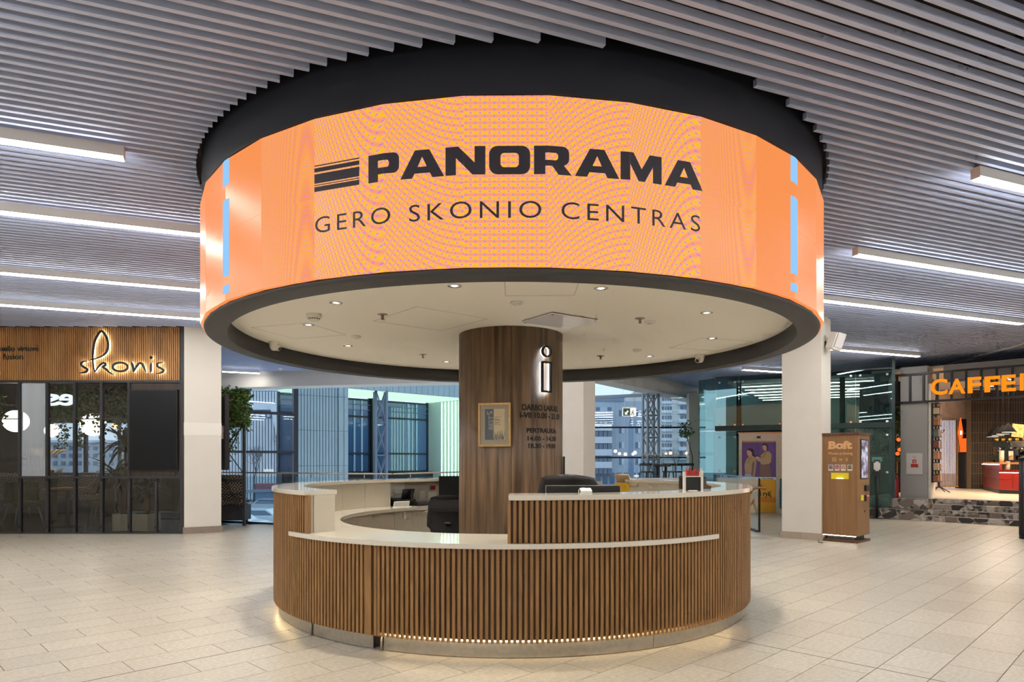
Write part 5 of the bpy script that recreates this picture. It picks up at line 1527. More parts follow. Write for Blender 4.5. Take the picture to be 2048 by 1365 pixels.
def truss(name, label, c, w, z0, z1, r, mt, rz=0.0, bay=0.62):
    root = empty(name, (c[0], c[1], z0), rz, label, 'column', kind=None)
    pts = [(-w / 2, -w / 2), (w / 2, -w / 2), (w / 2, w / 2), (-w / 2, w / 2)]
    for p in pts: MB().rod((p[0], p[1], 0), (p[0], p[1], z1 - z0), r, 10).build('chord', mt, root, True)
    n = max(1, round((z1 - z0) / bay)); h = (z1 - z0) / n
    for k in range(n):
        for i in range(4):
            a, b = pts[i], pts[(i + 1) % 4]
            MB().rod((a[0], a[1], k * h), (b[0], b[1], k * h), r * 0.55, 6).build('strut', mt, root, True)
            if i in (0, 2):
                MB().rod((a[0], a[1], k * h), (b[0], b[1], k * h + h), r * 0.5, 6).build('diagonal', mt, root, True)
                MB().rod((b[0], b[1], k * h), (a[0], a[1], k * h + h), r * 0.5, 6).build('diagonal', mt, root, True)
    return root
truss('lattice_column', 'blue-grey steel lattice column in front of the green-lit recess', (-4.22, 21.6), 0.34, -0.6, ZR, 0.045, T['bluesteel'], DEG(20), 1.05)

# ---------------------------------------------------------------- windows on the right
w3 = empty('window_3', (4.0, 20.5, 0), 0, 'far windows right of the wooden pillar looking out on grey buildings', 'window', kind='structure')
T['greyframe'] = mat('grey_frame', (150, 158, 168), 0.5)
for z, h in ((zat(857, 20.5), 0.05), (zat(917.5, 20.5), 0.055)):
    MB().box(2.2, 5.9, 20.5, 20.56, z, z + h).build('transom', T['navy'], w3)
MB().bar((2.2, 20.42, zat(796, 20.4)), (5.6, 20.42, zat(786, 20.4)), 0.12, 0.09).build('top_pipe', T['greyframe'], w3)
for x0, x1 in ((2.2, 3.42), (3.44, 4.66), (4.68, 5.9)):
    MB().box(x0, x1, 20.52, 20.535, -0.3, 4.6).build('pane', T['glass'], w3)
truss('lattice_column', 'grey steel lattice column inside the far right windows', (4.06, 19.7), 0.34, 0.0, 3.9, 0.038, T['greyframe'], DEG(12), 0.62)
w4 = empty('window_4', (0.4, 18.8, 0), 0, 'windows in the corner hidden behind the wooden pillar', 'window', kind='structure')
V0, V1 = Vector((-1.25, 17.25)), Vector((2.18, 20.45))
for t in (0.0, 0.25, 0.5, 0.75, 1.0):
    p = V0 + (V1 - V0) * t; q = p + (V1 - V0).normalized() * 0.07
    MB().wall(tuple(p), tuple(q), -0.3, 3.9, 0.10).build('mullion', T['navy'], w4)
for z in (0.0, 1.49, 2.6): MB().wall(tuple(V0), tuple(V1), z, z + 0.06, 0.08).build('transom', T['navy'], w4)
for k in range(4):
    p = V0 + (V1 - V0) * (k / 4 + 0.02); q = V0 + (V1 - V0) * ((k + 1) / 4)
    MB().wall(tuple(p), tuple(q), 0.06, 3.9, 0.02).build('pane', T['glass'], w4)
# white ledge, wind screen, high table, stools
tag(MB().box((1262 - 1024) / FPX * 16.6, (1381 - 1024) / FPX * 16.6, 16.5, 16.8, -0.004, zat(957, 16.5)).build('white_ledge', T['plastic'], None, False, 0.01), 'long low white ledge beneath the bar stools by the far windows', 'ledge')
gs = empty('wind_screen', ((1330 - 1024) / FPX * 18.4, 18.4, -0.02), 0, 'clear glass screen in front of the high table by the far windows', 'screen')
for a, b in ((1281, 1330), (1331, 1379)):
    MB().box((a - 1024) / FPX * 18.4, (b - 1024) / FPX * 18.4, 18.4, 18.412, -0.02, zat(911, 18.4)).build('glass_panel', T['railglass'], gs)
MB().box((1281 - 1024) / FPX * 18.4, (1379 - 1024) / FPX * 18.4, 18.585, 18.425, zat(911, 18.4), zat(909.5, 18.4)).build('top_rail', T['steel'], gs)
r = empty('high_table', ((1323 - 1024) / FPX * 18.95, 18.95, -0.02), 0, 'dark high bar table by the far windows', 'table')
MB().box(-0.22, 0.22, -0.18, 0.18, zat(931, 19.2) - 0.02, zat(929, 19.2) + 0.02).build('table_top', T['black'], r, True)
for s in (-0.12, 0.12): MB().rod((s, 0, 0.0), (s, 0, zat(931, 19.2)), 0.04, 10).build('column', T['black'], r, True)
MB().box(-0.3, 0.3, -0.2, 0.2, 0.0, 0.02).build('foot_plate', T['black'], r, True)
def stool(px, Y, rz, label):
    r = empty('bar_stool', ((px - 1024) / FPX * Y, Y, -0.02), rz, label, 'stool', 'dark bar stools by the far windows')
    MB().lathe([(0.0005, 0.96), (0.17, 0.96), (0.19, 0.98), (0.17, 1.0), (0.0005, 1.0)], 18).build('seat', T['black'], r, True)
    for a, b in ((-1, -1), (1, -1), (-1, 1), (1, 1)):
        MB().rod((a * 0.13, b * 0.13, 0.97), (a * 0.21, b * 0.21, 0.0), 0.014, 6).build('leg', T['black'], r, True)
    MB().arc((0, 0), 0.18, 0.20, 1.15, 1.22, DEG(90), DEG(270), 10).build('backrest', T['black'], r, True)
    for s in (-1, 1): MB().rod((s * 0.17, 0.05, 0.97), (s * 0.185, 0.06, 1.17), 0.010, 6).build('back_post', T['black'], r, True)
    MB().lathe([(0.175, 0.38), (0.185, 0.385), (0.175, 0.39)], 14).build('foot_ring', T['black'], r, True)
stool(1293, 18.95, DEG(30), 'dark bar stool at the left end of the high table')
stool(1337, 19.42, DEG(170), 'dark bar stool at the far side of the high table')
stool(1352, 18.95, DEG(-60), 'dark bar stool at the right end of the high table')
stool(1376, 19.35, DEG(20), 'rightmost dark bar stool, beside the slim white pillar')
# glowing globes on cords, standing in for lamp reflections in the window
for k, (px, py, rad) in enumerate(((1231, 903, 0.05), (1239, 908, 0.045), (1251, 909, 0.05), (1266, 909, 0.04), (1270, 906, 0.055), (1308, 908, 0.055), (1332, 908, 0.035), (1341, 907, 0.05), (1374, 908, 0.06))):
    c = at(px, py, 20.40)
    r = empty('reflection_globe', tuple(c), 0, ('glowing globe added for a lamp reflection at the far right windows, %s from the left' % ('first', 'second', 'third', 'fourth', 'fifth', 'sixth', 'seventh', 'eighth', 'ninth')[k]), 'lamp', 'globes for lamp reflections along the far windows')
    MB().ball((0, 0, 0), rad, 12).build('bulb', glow('warm_reflection', (1.0, 0.70, 0.45), 2.6), r, True) if k == 0 else None  # globe standing in for a lamp reflection
    if k == 0: reflm = [o for o in COL.objects if o.parent == r][0].data.materials[0]
    else: MB().ball((0, 0, 0), rad, 12).build('bulb', reflm, r, True)  # globe standing in for a lamp reflection
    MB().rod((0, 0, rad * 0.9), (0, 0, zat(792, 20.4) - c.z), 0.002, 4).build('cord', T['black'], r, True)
# emergency exit sign
c = at(1258.5, 833, 13.5)
r = empty('exit_sign', tuple(c), 0, 'hanging green and white emergency exit sign with arrow and running figure', 'sign')
hw = 27 / FPX * 13.5 / 2; hh = 16.5 / FPX * 13.5
T['exitgreen'] = mat('exit_green', (40, 84, 66), 0.5, emit=0.10, ecol=(60, 120, 96)); T['exitwhite'] = mat('exit_white', (236, 240, 236), 0.5, emit=0.55, ecol=(1, 1, 0.98))
MB().box(-hw, hw, -0.008, 0.008, 0, hh).build('panel', T['exitwhite'], r, True)
MB().box(-hw - 0.006, hw + 0.006, -0.014, 0.014, hh, hh + 0.02).build('housing', T['steel'], r, True)
MB().box(-hw + 0.012, hw * 0.12, -0.0095, -0.008, 0.008, hh - 0.008).build('green_field', T['exitgreen'], r, True)
v, f = outline_geo([[(-0.09, 0.03), (-0.03, 0.03), (-0.05, 0.05), (-0.015, 0.10), (-0.04, 0.12), (-0.07, 0.068), (-0.09, 0.09)]])
MB().add(*plate(v, f, lambda u, q, w: Vector((u, -0.0095 - w, q)), 0.0015)).build('arrow', T['exitwhite'], r, True)
m = MB()
for a, b, w in (((0.07, 0.095), (0.065, 0.062), 0.020), ((0.066, 0.066), (0.045, 0.045), 0.012), ((0.045, 0.045), (0.028, 0.028), 0.010), ((0.066, 0.066), (0.088, 0.052), 0.012), ((0.088, 0.052), (0.082, 0.02), 0.010), ((0.07, 0.092), (0.044, 0.085), 0.008), ((0.07, 0.092), (0.096, 0.084), 0.008)):
    m.bar((a[0], -0.0088, a[1]), (b[0], -0.0088, b[1]), 0.001, w)
m.rod((0.072, -0.0082, 0.112), (0.072, -0.0095, 0.112), 0.010, 10)
m.build('running_figure', T['exitgreen'], r, True)
for s in (-0.8, 0.8): MB().rod((s * hw, 0, hh + 0.02), (s * hw, 0, ZC - c.z), 0.002, 5).build('wire', T['steel'], r, True)

# ================================================================ OUTSIDE
T['asphalt'] = mat('wet_asphalt', (96, 104, 116), 0.6, vary=0.15, scale=0.6)
tag(MB().box(-160, 160, 23.5, 260, -4.0, -3.6).build('ground_street', T['asphalt']), 'grey street far below outside the windows', 'street', kind='structure')
T['bpale'] = mat('pale_facade', (216, 224, 232), 0.8, vary=0.04, scale=0.2); T['bgrey'] = mat('grey_facade', (178, 190, 202), 0.8, vary=0.05, scale=0.15)
T['bdark'] = mat('slate_facade', (124, 144, 168), 0.7); T['bwin'] = mat('window_glass', (84, 106, 132), 0.1, spec=0.8); T['bwhite'] = mat('white_facade', (222, 230, 238), 0.8)
T['bcream'] = mat('cream_facade', (214, 214, 210), 0.85, vary=0.05, scale=0.2)
def bbox(root, x0, x1, y0, y1, Y, dep, mt, nm):
    a = at(x0, y1, Y); b = at(x1, y0, Y)
    return MB().box(a.x, b.x, Y, Y + dep, a.z, b.z).build(nm, mt, root)
# modern block left
bl = empty('office_block', tuple(at(540, 1000, 80)), 0, 'pale modern office block with a slanting white brace outside the left windows', 'building')
MB().box(at(380, 0, 80).x, at(604, 0, 80).x, 80.2, 95, -3.6, zat(772, 80)).build('body', T['bdark'], bl)
bbox(bl, 380, 600, 771, 782, 79.9, 0.5, T['bwhite'], 'parapet')
bbox(bl, 380, 545, 806, 820, 79.6, 0.6, T['bwhite'], 'white_band')
for k in range(31):
    x = 400 + 6.0 * k
    bbox(bl, x, x + 3.6, 783, 806, 79.8, 0.4, T['bpale'], 'upper_panel')
    bbox(bl, x, x + (3.4 if x < 548 else 2.0), 838, 1000, 79.8, 0.5, T['bpale'], 'facade_fin')
for k in range(14):
    x = 402 + 11 * k
    bbox(bl, x, x + 6, 824, 834, 79.9, 0.3, T['bpale'], 'window_panel')
a, b = at(540, 808, 79.2), at(582, 985, 79.2)
MB().hexa([(a.x - 0.1, 79.2, a.z), (a.x + 0.95, 79.2, a.z), (a.x + 0.95, 79.6, a.z), (a.x - 0.1, 79.6, a.z), (b.x - 0.1, 79.2, b.z), (b.x + 0.95, 79.2, b.z), (b.x + 0.95, 79.6, b.z), (b.x - 0.1, 79.6, b.z)]).build('slanting_brace', T['bwhite'], bl)
v, f = text_geo('narbutas', 20.5 / FPX * 79, 0.42, 0.02)
o_ = at(527.5, 944, 79)
MB().add([Vector((o_.x + p.x, 78.9, o_.z + p.y)) for p in v], f).build('roof_sign_lettering', glow('white_sign', (1, 1, 1), 1.1), bl)
# further left block seen through the restaurant
bl2 = empty('distant_block', tuple(at(180, 1000, 90)), 0, 'pale low block outside the restaurant windows', 'building')
MB().box(at(-160, 0, 90).x, at(330, 0, 90).x, 90, 100, -3.6, zat(885, 90)).build('body', T['bgrey'], bl2)
for k in range(30):
    for y in (893, 908, 923): bbox(bl2, -150 + 16 * k, -142 + 16 * k, y, y + 8, 89.9, 0.2, T['bwin'], 'window')
bbox(bl2, -160, 330, 881, 886, 89.7, 1, T['bwhite'], 'parapet')
# grey building right
br = empty('grey_office_building', tuple(at(1240, 980, 110)), 0, 'grey-blue building with small square windows outside the right windows', 'building')
xa, xb = at(1150, 0, 110).x, at(1293, 0, 110).x
MB().prism([(xa, 110), (xb - 1.4, 110), (xb - 0.4, 110.6), (xb, 112), (xb, 125), (xa, 125)], -3.6, zat(803, 110)).build('body', T['bgrey'], br)
MB().prism([(xa, 109.8), (xb - 3.6, 109.8), (xb - 4.4, 111), (xa, 111)], zat(803, 110), zat(793, 110)).build('parapet', T['bdark'], br)
for x in (1238, 1271):
    for y in (821, 855, 885, 918):
        bbox(br, x, x + 9, y, y + 12, 109.95, 0.2, T['bwin'], 'window'); bbox(br, x + 5.5, x + 9.5, y, y + 12, 109.9, 0.1, T['bpale'], 'reveal')
for x in (1192, 1215): bbox(br, x, x + 8, 815, 822, 109.95, 0.2, T['bwin'], 'window')
for k in range(5):
    y = 824 + 25 * k
    bbox(br, 1189, 1224, y, y + 13, 108.6, 1.4, T['bpale'], 'white_band')
    for q in range(4): bbox(br, 1189 + 9 * q, 1197 + 9 * q, y + 13.5, y + 24.5, 108.8, 1.2, T['bwin'], 'pane')
for x in range(1192, 1290, 14): bbox(br, x, x + 9, 946, 968, 109.8, 0.3, T['bwin'], 'shop_window')
v, f = text_geo('kimin', 20 / FPX * 108, 0.5, 0.03)
o_ = at(1258, 955, 108)
MB().add([Vector((o_.x + p.x, 107.9, o_.z + p.y)) for p in v], f).build('shop_sign_lettering', glow('white_sign_2', (1, 1, 1), 1.3), br)
# apartment block
ap = empty('apartment_block', tuple(at(1350, 980, 150)), 0, 'pale apartment block with balconies outside the right windows', 'building')
MB().box(at(1268, 0, 150).x, at(1400, 0, 150).x, 150, 165, -3.6, zat(784, 150)).build('body', T['bcream'], ap)
for k in range(7):
    y = 795 + 18.5 * k
    for x in (1324, 1329.5, 1335, 1340): bbox(ap, x, x + 3.6, y, y + 7, 149.9, 0.2, T['bwin'], 'window')
    bbox(ap, 1323, 1344, y + 8, y + 13, 149.6, 0.4, T['bwhite'], 'spandrel')
    bbox(ap, 1358, 1377, y + 7, y + 14, 148.4, 1.6, T['bpale'], 'balcony')
    for x in (1361, 1369): bbox(ap, x, x + 6, y - 2, y + 6, 149.9, 0.2, T['bwin'], 'window')
# long low block behind the wooden pillar
mb_ = empty('terrace_block', (-2, 130, -3.6), 0, 'long grey block outside, hidden behind the wooden pillar', 'building')
MB().box(-18, 12.0, 130, 142, -3.6, 9.5).build('body', T['bgrey'], mb_)
for k in range(10):
    for z in (-1.8, 1.4, 4.6): MB().box(-17 + 2.9 * k, -15.4 + 2.9 * k, 129.9, 130.1, z, z + 1.7).build('window', T['bwin'], mb_)
# cars
def car(px, py_roof, Y, label, c):
    x = (px - 1024) / FPX * Y
    r = empty('car', (x, Y, -3.6), 0, label, 'car', 'parked cars outside')
    cm = mat('car_paint', c, 0.3, coat=0.6)
    prof = [(-2.1, 0.35), (2.1, 0.35), (2.15, 0.75), (1.75, 0.92), (1.2, 1.0), (-1.6, 1.0), (-2.1, 0.9)]
    roof = [(-1.55, 1.0), (1.2, 1.0), (0.55, 1.45), (-1.0, 1.47)]
    def ext(pf, w0, w1):
        n = len(pf); m = MB(); m.add([(p[0], -w0, p[1]) for p in pf] + [(p[0], w1, p[1]) for p in pf], [tuple(range(n)), tuple(range(2 * n - 1, n - 1, -1))] + [(i, n + i, n + (i + 1) % n, (i + 1) % n) for i in range(n)]); return m
    ext(prof, 0.85, 0.85).build('body', cm, r, True)
    ext(roof, 0.72, 0.72).build('roof', cm, r, True)
    ext([(-1.35, 1.04), (1.0, 1.04), (0.48, 1.38), (-0.95, 1.40)], 0.73, 0.73).build('side_windows', T['bwin'], r, True)
    for wx in (-1.3, 1.3):
        for s in (-1, 1): MB().rod((wx, s * 0.72, 0.32), (wx, s * 0.88, 0.32), 0.32, 16).build('wheel', T['black'], r, True)
car(524, 1018, 47.5, 'white parked car, the nearest one seen under the left handrail', (226, 232, 238))
car(545, 996, 60, 'silver parked car farther back under the left handrail', (176, 186, 198))
car(470, 1040, 44, 'white parked car hidden mostly behind the patterned bench', (224, 228, 234))
r = empty('bus', tuple(at(545, 985, 70)), 0, 'long vehicle with a red roof in the street outside the left windows', 'bus')
a = at(506, 968, 70); b = at(585, 985, 70)
r.location.z = -3.6; WM[r.name] = Matrix.Translation(r.location)
MB().box(a.x, b.x, 70, 72.4, -3.3, b.z).build('body', T['bdark'], r); MB().box(a.x, b.x, 69.9, 72.5, b.z, a.z).build('roof', mat('faded_red', (150, 92, 104), 0.6), r)
# bare trees
T['branch'] = mat('bare_branch', (78, 84, 94), 0.9)
def bare_tree(px, Y, h, label, seed):
    rnd = random.Random(seed); r = empty('bare_tree', ((px - 1024) / FPX * Y, Y, -3.6), 0, label, 'tree', 'bare street trees')
    m = MB(); tr = MB()
    tr.tube([(0, 0, 0), (0.05, 0, h * 0.3), (0.0, 0, h * 0.5)], [0.10, 0.08, 0.06], 7)
    def br_(p, d, L_, rad, k):
        q = p + d * L_; m.rod(p, q, rad, 5, rad * 0.6)
        if k == 0: return
        for _ in range(3):
            e = (d + Vector((rnd.uniform(-.8, .8), rnd.uniform(-.8, .8), rnd.uniform(-.2, .7)))).normalized(); br_(q, e, L_ * 0.7, rad * 0.6, k - 1)
    for _ in range(4):
        br_(Vector((0, 0, h * rnd.uniform(0.3, 0.5))), Vector((rnd.uniform(-.7, .7), rnd.uniform(-.7, .7), 0.9)).normalized(), h * 0.22, 0.05, 3)
    tr.build('trunk', T['branch'], r, True); tag(m.build('twigs', T['branch'], r, True), kind='stuff')
bare_tree(565, 62, 7.5, 'bare tree just left of the ribbed pier outside', 1)
bare_tree(508, 66, 6.5, 'bare tree behind the parked cars outside the left windows', 2)
bare_tree(1352, 120, 7.5, 'bare tree in front of the apartment block', 3)
bare_tree(1310, 120, 6.5, 'bare tree behind the grey lattice column outside', 4)
r = empty('street_lamp', ((1262 - 1024) / FPX * 60, 60, -3.6), 0, 'grey street lamp post before the grey building', 'lamp post')
MB().rod((0, 0, 0), (0, 0, 8.2), 0.30, 10, 0.22).build('post', T['bdark'], r, True); MB().rod((0, 0, 8.2), (0, 0, 9.6), 0.10, 8).build('mast', T['bdark'], r, True)
# ================================================================ GLASS LIFT LOBBY
def on_plane(px, py, P, u):
    """photo pixel -> (distance along u from P, height) on the upright plane through P along u"""
    k = (px - 1024) / FPX
    s = (k * P[1] - P[0]) / (u[0] - k * u[1]); Y = P[1] + s * u[1]
    return s, zat(py, Y)
E0 = Vector((5.10, 16.85)); E1 = Vector((8.50, 15.05)); uE = (E1 - E0).normalized(); nE = Vector((uE.y, -uE.x)); LE = (E1 - E0).length
def le(s, t=0.0): p = E0 + uE * s + nE * t; return (p.x, p.y)
T['lobbylamp'] = glow('lobby_diffuser', (1.0, 0.97, 0.9), 22.0)
lob = empty('lift_lobby', (*le(LE / 2), 0), 0, 'dark green glass lift lobby behind the right white pillar', 'lobby', kind='structure')
T['shaft'] = mat('dark_green_shaft', (34, 54, 52), 0.6, vary=0.15, scale=1.0)
sj = [0.0, 0.56, 1.595, 2.40, 3.12, LE]
ZLT = 3.34
for i in range(len(sj) - 1):
    a, b = sj[i] + 0.006, sj[i + 1] - 0.006
    for z0, z1 in ((0.02, 2.02), (2.03, ZLT)):
        if i == 1 and z0 < 1: z0, z1 = 1.945, 2.02
        MB().wall(le(a), le(b), z0, z1, 0.016).build('glass_panel', T['greenglass'], lob)
    for s in (a + 0.09, b - 0.09):
        for z in ((0.2, 1.02, 1.86, 2.16, 3.22) if i != 1 else (2.16, 3.22)):
            p = le(s, 0.004); q = le(s, 0.022)
            MB().rod((p[0], p[1], z), (q[0], q[1], z), 0.026, 12).build('button_fixing', T['chrome'], lob)
sideB = Vector((4.80, 17.30))
for z0, z1 in ((0.02, 2.02), (2.03, ZLT)):
    MB().wall(tuple(sideB), le(-0.006), z0, z1, 0.016).build('glass_panel', T['greenglass'], lob)
MB().wall((6.0, 21.6), tuple(sideB), 0.02, ZLT, 0.02).build('glass_panel', T['greenglass'], lob)
MB().wall(le(-1.2, -8.0), le(LE + 1.5, -8.0), 0.0, 3.6, 0.1).build('shaft_wall', mat('grey_green_wall', (120, 136, 132), 0.7), lob)
MB().wall(le(LE, -8.0), le(LE, 0), 0.0, 3.6, 0.06).build('shaft_wall', T['shaft'], lob)
MB().prism([le(-0.1, -2.2), le(LE, -2.2), le(LE, -8.0), le(-0.1, -8.0)], 3.42, 3.5).build('lobby_ceiling', T['lampbody'], lob)
MB().prism([le(-0.2, -0.1), le(LE, -0.1), le(LE, -8.0), le(-0.2, -8.0)], -0.3, -0.006).build('lobby_floor', T['granite2'], lob)
MB().wall(le(SD0_ := 0.60, -0.2), le(1.56, -0.2), 0.0, 2.02, 1.5).build('lift_car', T['shaft'], lob)
MB().wall(le(0.0, -0.10), le(LE, -0.10), 2.02, 2.14, 0.2, -1).build('floor_band', T['shaft'], lob)
for k in range(6):
    t = -2.6 - 0.95 * k
    for s in (0.15, 2.1):
        rr_ = empty('lobby_lamp', (*le(s + 0.75, t), 3.36), 0, 'linear lamp in the corridor behind the green glass, %s row, %s' % (('first', 'second', 'third', 'fourth', 'fifth', 'sixth')[k], 'left' if s < 1 else 'right'), 'lamp', 'lamps behind the green glass')
        MB().wall(le(s, t), le(s + 1.5, t), 3.37, 3.42, 0.05).build('housing', T['lampbody'], rr_); MB().wall(le(s, t), le(s + 1.5, t), 3.355, 3.37, 0.045).build('diffuser', T['lobbylamp'], rr_)
for s in (0.30, 2.0, 2.75, 3.5):
    MB().wall(le(s, -1.2), le(s + 0.12, -1.2), 0.0, ZLT, 0.12).build('steel_post', T['black'], lob)
MB().wall(le(0.0, 0.0), le(LE, 0.0), ZLT, ZLT + 0.03, 0.05).build('top_channel', T['dark'], lob)
# lift door with poster
SD0, SD1, ZD = 0.56, 1.595, 1.940
ld = empty('lift_door', (*le(1.05), 0), 0, 'steel lift door covered by a purple and yellow poster of two people', 'door')
for a, b, z0, z1 in ((SD0, SD0 + 0.075, 0, ZD), (1.415, SD1, 0, ZD), (SD0 + 0.075, 1.415, 1.755, ZD)):
    MB().wall(le(a, 0.03), le(b, 0.03), z0, z1, 0.10).build('door_frame', T['steel'], ld)
MB().wall(le(SD0 - 0.02, 0.05), le(SD1 + 0.02, 0.05), ZD, ZD + 0.03, 0.12).build('head_trim', T['chrome'], ld)
MB().wall(le(0.98, 0.036), le(1.07, 0.036), 1.82, 1.875, 0.005).build('floor_indicator', T['black'], ld)
T['purple'] = mat('purple_print', (98, 66, 128), 0.5); T['yellow'] = mat('yellow_print', (206, 150, 30), 0.5); T['orangeprint'] = mat('orange_print', (196, 116, 24), 0.5)
T['coat'] = mat('beige_print', (172, 140, 108), 0.6); T['coat2'] = mat('brown_print', (120, 90, 74), 0.6); T['skin'] = mat('skin_print', (196, 148, 122), 0.6); T['hair'] = mat('dark_hair_print', (46, 32, 30), 0.6); T['denim'] = mat('denim_print', (150, 156, 172), 0.6); T['olive'] = mat('lime_print', (150, 140, 50), 0.6)
smid = on_plane(1517, 900, E0, uE)[0]; zy = on_plane(1530, 955, E0, uE)[1]
for a, b in ((0.637, smid - 0.002), (smid + 0.002, 1.413)):
    lf = MB().wall(le(a, 0.0), le(b, 0.0), 0.01, 1.753, 0.03).build('door_leaf', T['steel'], ld)
    MB().wall(le(a, 0.003), le(b, 0.003), zy, 1.753, 0.002).build('purple_print', T['purple'], lf)
    MB().wall(le(a, 0.003), le(b, 0.003), 0.02, zy - 0.06, 0.002).build('yellow_print', T['yellow'], lf)
    MB().wall(le(a, 0.003), le(b, 0.003), zy - 0.06, zy, 0.002).build('white_strip', T['paper'], lf)
    MB().wall(le(a, 0.004), le(b, 0.004), 0.27, 0.40, 0.002).build('orange_strip', T['orangeprint'], lf)
    MB().wall(le(a, 0.004), le(b, 0.004), 1.725, 1.753, 0.002).build('yellow_edge', T['yellow'], lf)
poster = empty('poster_people', (*le(1.0, 0.006), 0.9), 0); poster.parent = ld
poster.location = Vector((*le(1.0, 0.006), 0.9)) - Vector(ld.location); WM[poster.name] = Matrix.Translation(Vector((*le(1.0, 0.006), 0.9)))
def pp(pts): return [on_plane(1420 + x / 7.18, 850 + y / 7.18, E0, uE) for x, y in pts]
lay = 0
def pposter(nm, pts, mt):
    global lay; lay += 1
    v, f = outline_geo([pp(pts)])
    MB().add([Vector((*le(p.x, 0.0062 + 0.0004 * lay), p.y)) for p in v], f).build(nm, mt, poster)
pposter('jeans', [(502, 700), (592, 700), (596, 752), (500, 752)], T['denim'])
pposter('jacket', [(560, 455), (622, 445), (660, 480), (668, 540), (658, 630), (642, 750), (596, 750), (604, 695), (505, 695), (495, 580), (522, 500)], T['coat'])
pposter('sleeve_fold', [(605, 560), (632, 520), (640, 560), (620, 700), (604, 745), (600, 690)], T['coat2'])
pposter('hair_left', [(536, 362), (560, 340), (605, 342), (630, 366), (634, 428), (665, 462), (645, 470), (610, 440), (600, 395), (560, 372)], T['hair'])
pposter('face_left', [(536, 366), (572, 372), (602, 398), (604, 440), (585, 462), (556, 452), (542, 436), (530, 412)], T['skin'])
pposter('blouse_left', [(535, 560), (556, 490), (585, 462), (592, 480), (552, 560)], T['olive'])
pposter('coat', [(725, 440), (790, 388), (842, 380), (886, 425), (880, 530), (856, 560), (884, 750), (716, 750), (722, 560), (740, 520), (732, 490)], T['coat'])
pposter('coat_skirt', [(722, 560), (760, 575), (856, 560), (884, 750), (716, 750)], T['coat2'])
pposter('arm', [(665, 470), (690, 458), (740, 490), (820, 500), (850, 540), (800, 560), (700, 530), (668, 505)], T['coat'])
pposter('hand', [(645, 465), (690, 455), (722, 478), (700, 495), (655, 485)], T['skin'])
pposter('sweater', [(748, 440), (800, 392), (820, 398), (786, 485), (738, 475)], T['olive'])
pposter('hair_right', [(750, 292), (775, 268), (815, 275), (838, 312), (836, 372), (812, 360), (800, 300), (762, 306)], T['hair'])
pposter('face_right', [(753, 304), (788, 292), (812, 310), (818, 352), (798, 382), (776, 372), (760, 350)], T['skin'])
def dtext(body, x0, x1, y0, y1, nm, mt=T['ink'], bold=0.02):
    s0, za = on_plane(x0, y1, E0, uE); s1, zb = on_plane(x1, y0, E0, uE)
    v, f = text_geo(body, s1 - s0, zb - za, bold)
    MB().add([Vector((*le(s0 + p.x, 0.0075), za + p.y)) for p in v], f).build(nm, mt, poster)
dtext('PANORAMA', 1490, 1512, 957, 959.5, 'brand_strip_lettering'); dtext('PANORAMA', 1524, 1548, 956.5, 959.5, 'brand_strip_lettering')
dtext('Mada,', 1497, 1528, 968.5, 979, 'headline'); dtext('megzti ryšį', 1492, 1543, 982.5, 995, 'headline')
# teal armchair half hidden by the right pillar
r = empty('teal_armchair', (*le(2.10, 0.85), 0), DEG(100), 'teal armchair half hidden behind the right white pillar', 'chair')
T['teal'] = mat('teal_velvet', (22, 84, 92), 0.75)
MB().box(-0.33, 0.33, -0.30, 0.30, 0.15, 0.46).build('seat', T['teal'], r, True, 0.04)
MB().box(-0.36, 0.36, 0.24, 0.40, 0.15, 0.92).build('backrest', T['teal'], r, True, 0.05)
for s in (-1, 1): MB().box(s * 0.36 - 0.07, s * 0.36 + 0.07, -0.30, 0.36, 0.15, 0.66).build('arm', T['teal'], r, True, 0.04)
for a in (-1, 1):
    for b in (-1, 1): MB().rod((a * 0.3, b * 0.26, 0.16), (a * 0.32, b * 0.28, 0), 0.018, 8).build('leg', T['black'], r, True)
# sanitiser stand
r = empty('sanitiser_stand', (*le(LE - 0.30, 0.28), 0), DEG(-28), 'black hand sanitiser stand with white dispenser before the green glass', 'stand')
MB().lathe([(0.0005, 0.0), (0.17, 0.0), (0.17, 0.012), (0.0005, 0.014)], 24).build('base_plate', T['black'], r, True)
MB().rod((0, 0, 0.01), (0, 0, 1.0), 0.028, 12).build('pole', T['black'], r, True)
MB().box(-0.07, 0.07, -0.04, 0.05, 0.93, 1.05).build('drip_tray', T['black'], r, True, 0.008)
MB().box(-0.065, 0.065, -0.075, 0.04, 1.05, 1.26).build('dispenser', T['plastic'], r, True, 0.03)
MB().box(-0.10, 0.10, 0.04, 0.046, 1.26, 1.36).build('sign_plate', mat('teal_sign', (92, 142, 140), 0.5), r, True)
MB().box(-0.06, 0.06, 0.035, 0.04, 1.0, 1.3).build('back_plate', T['black'], r, True)

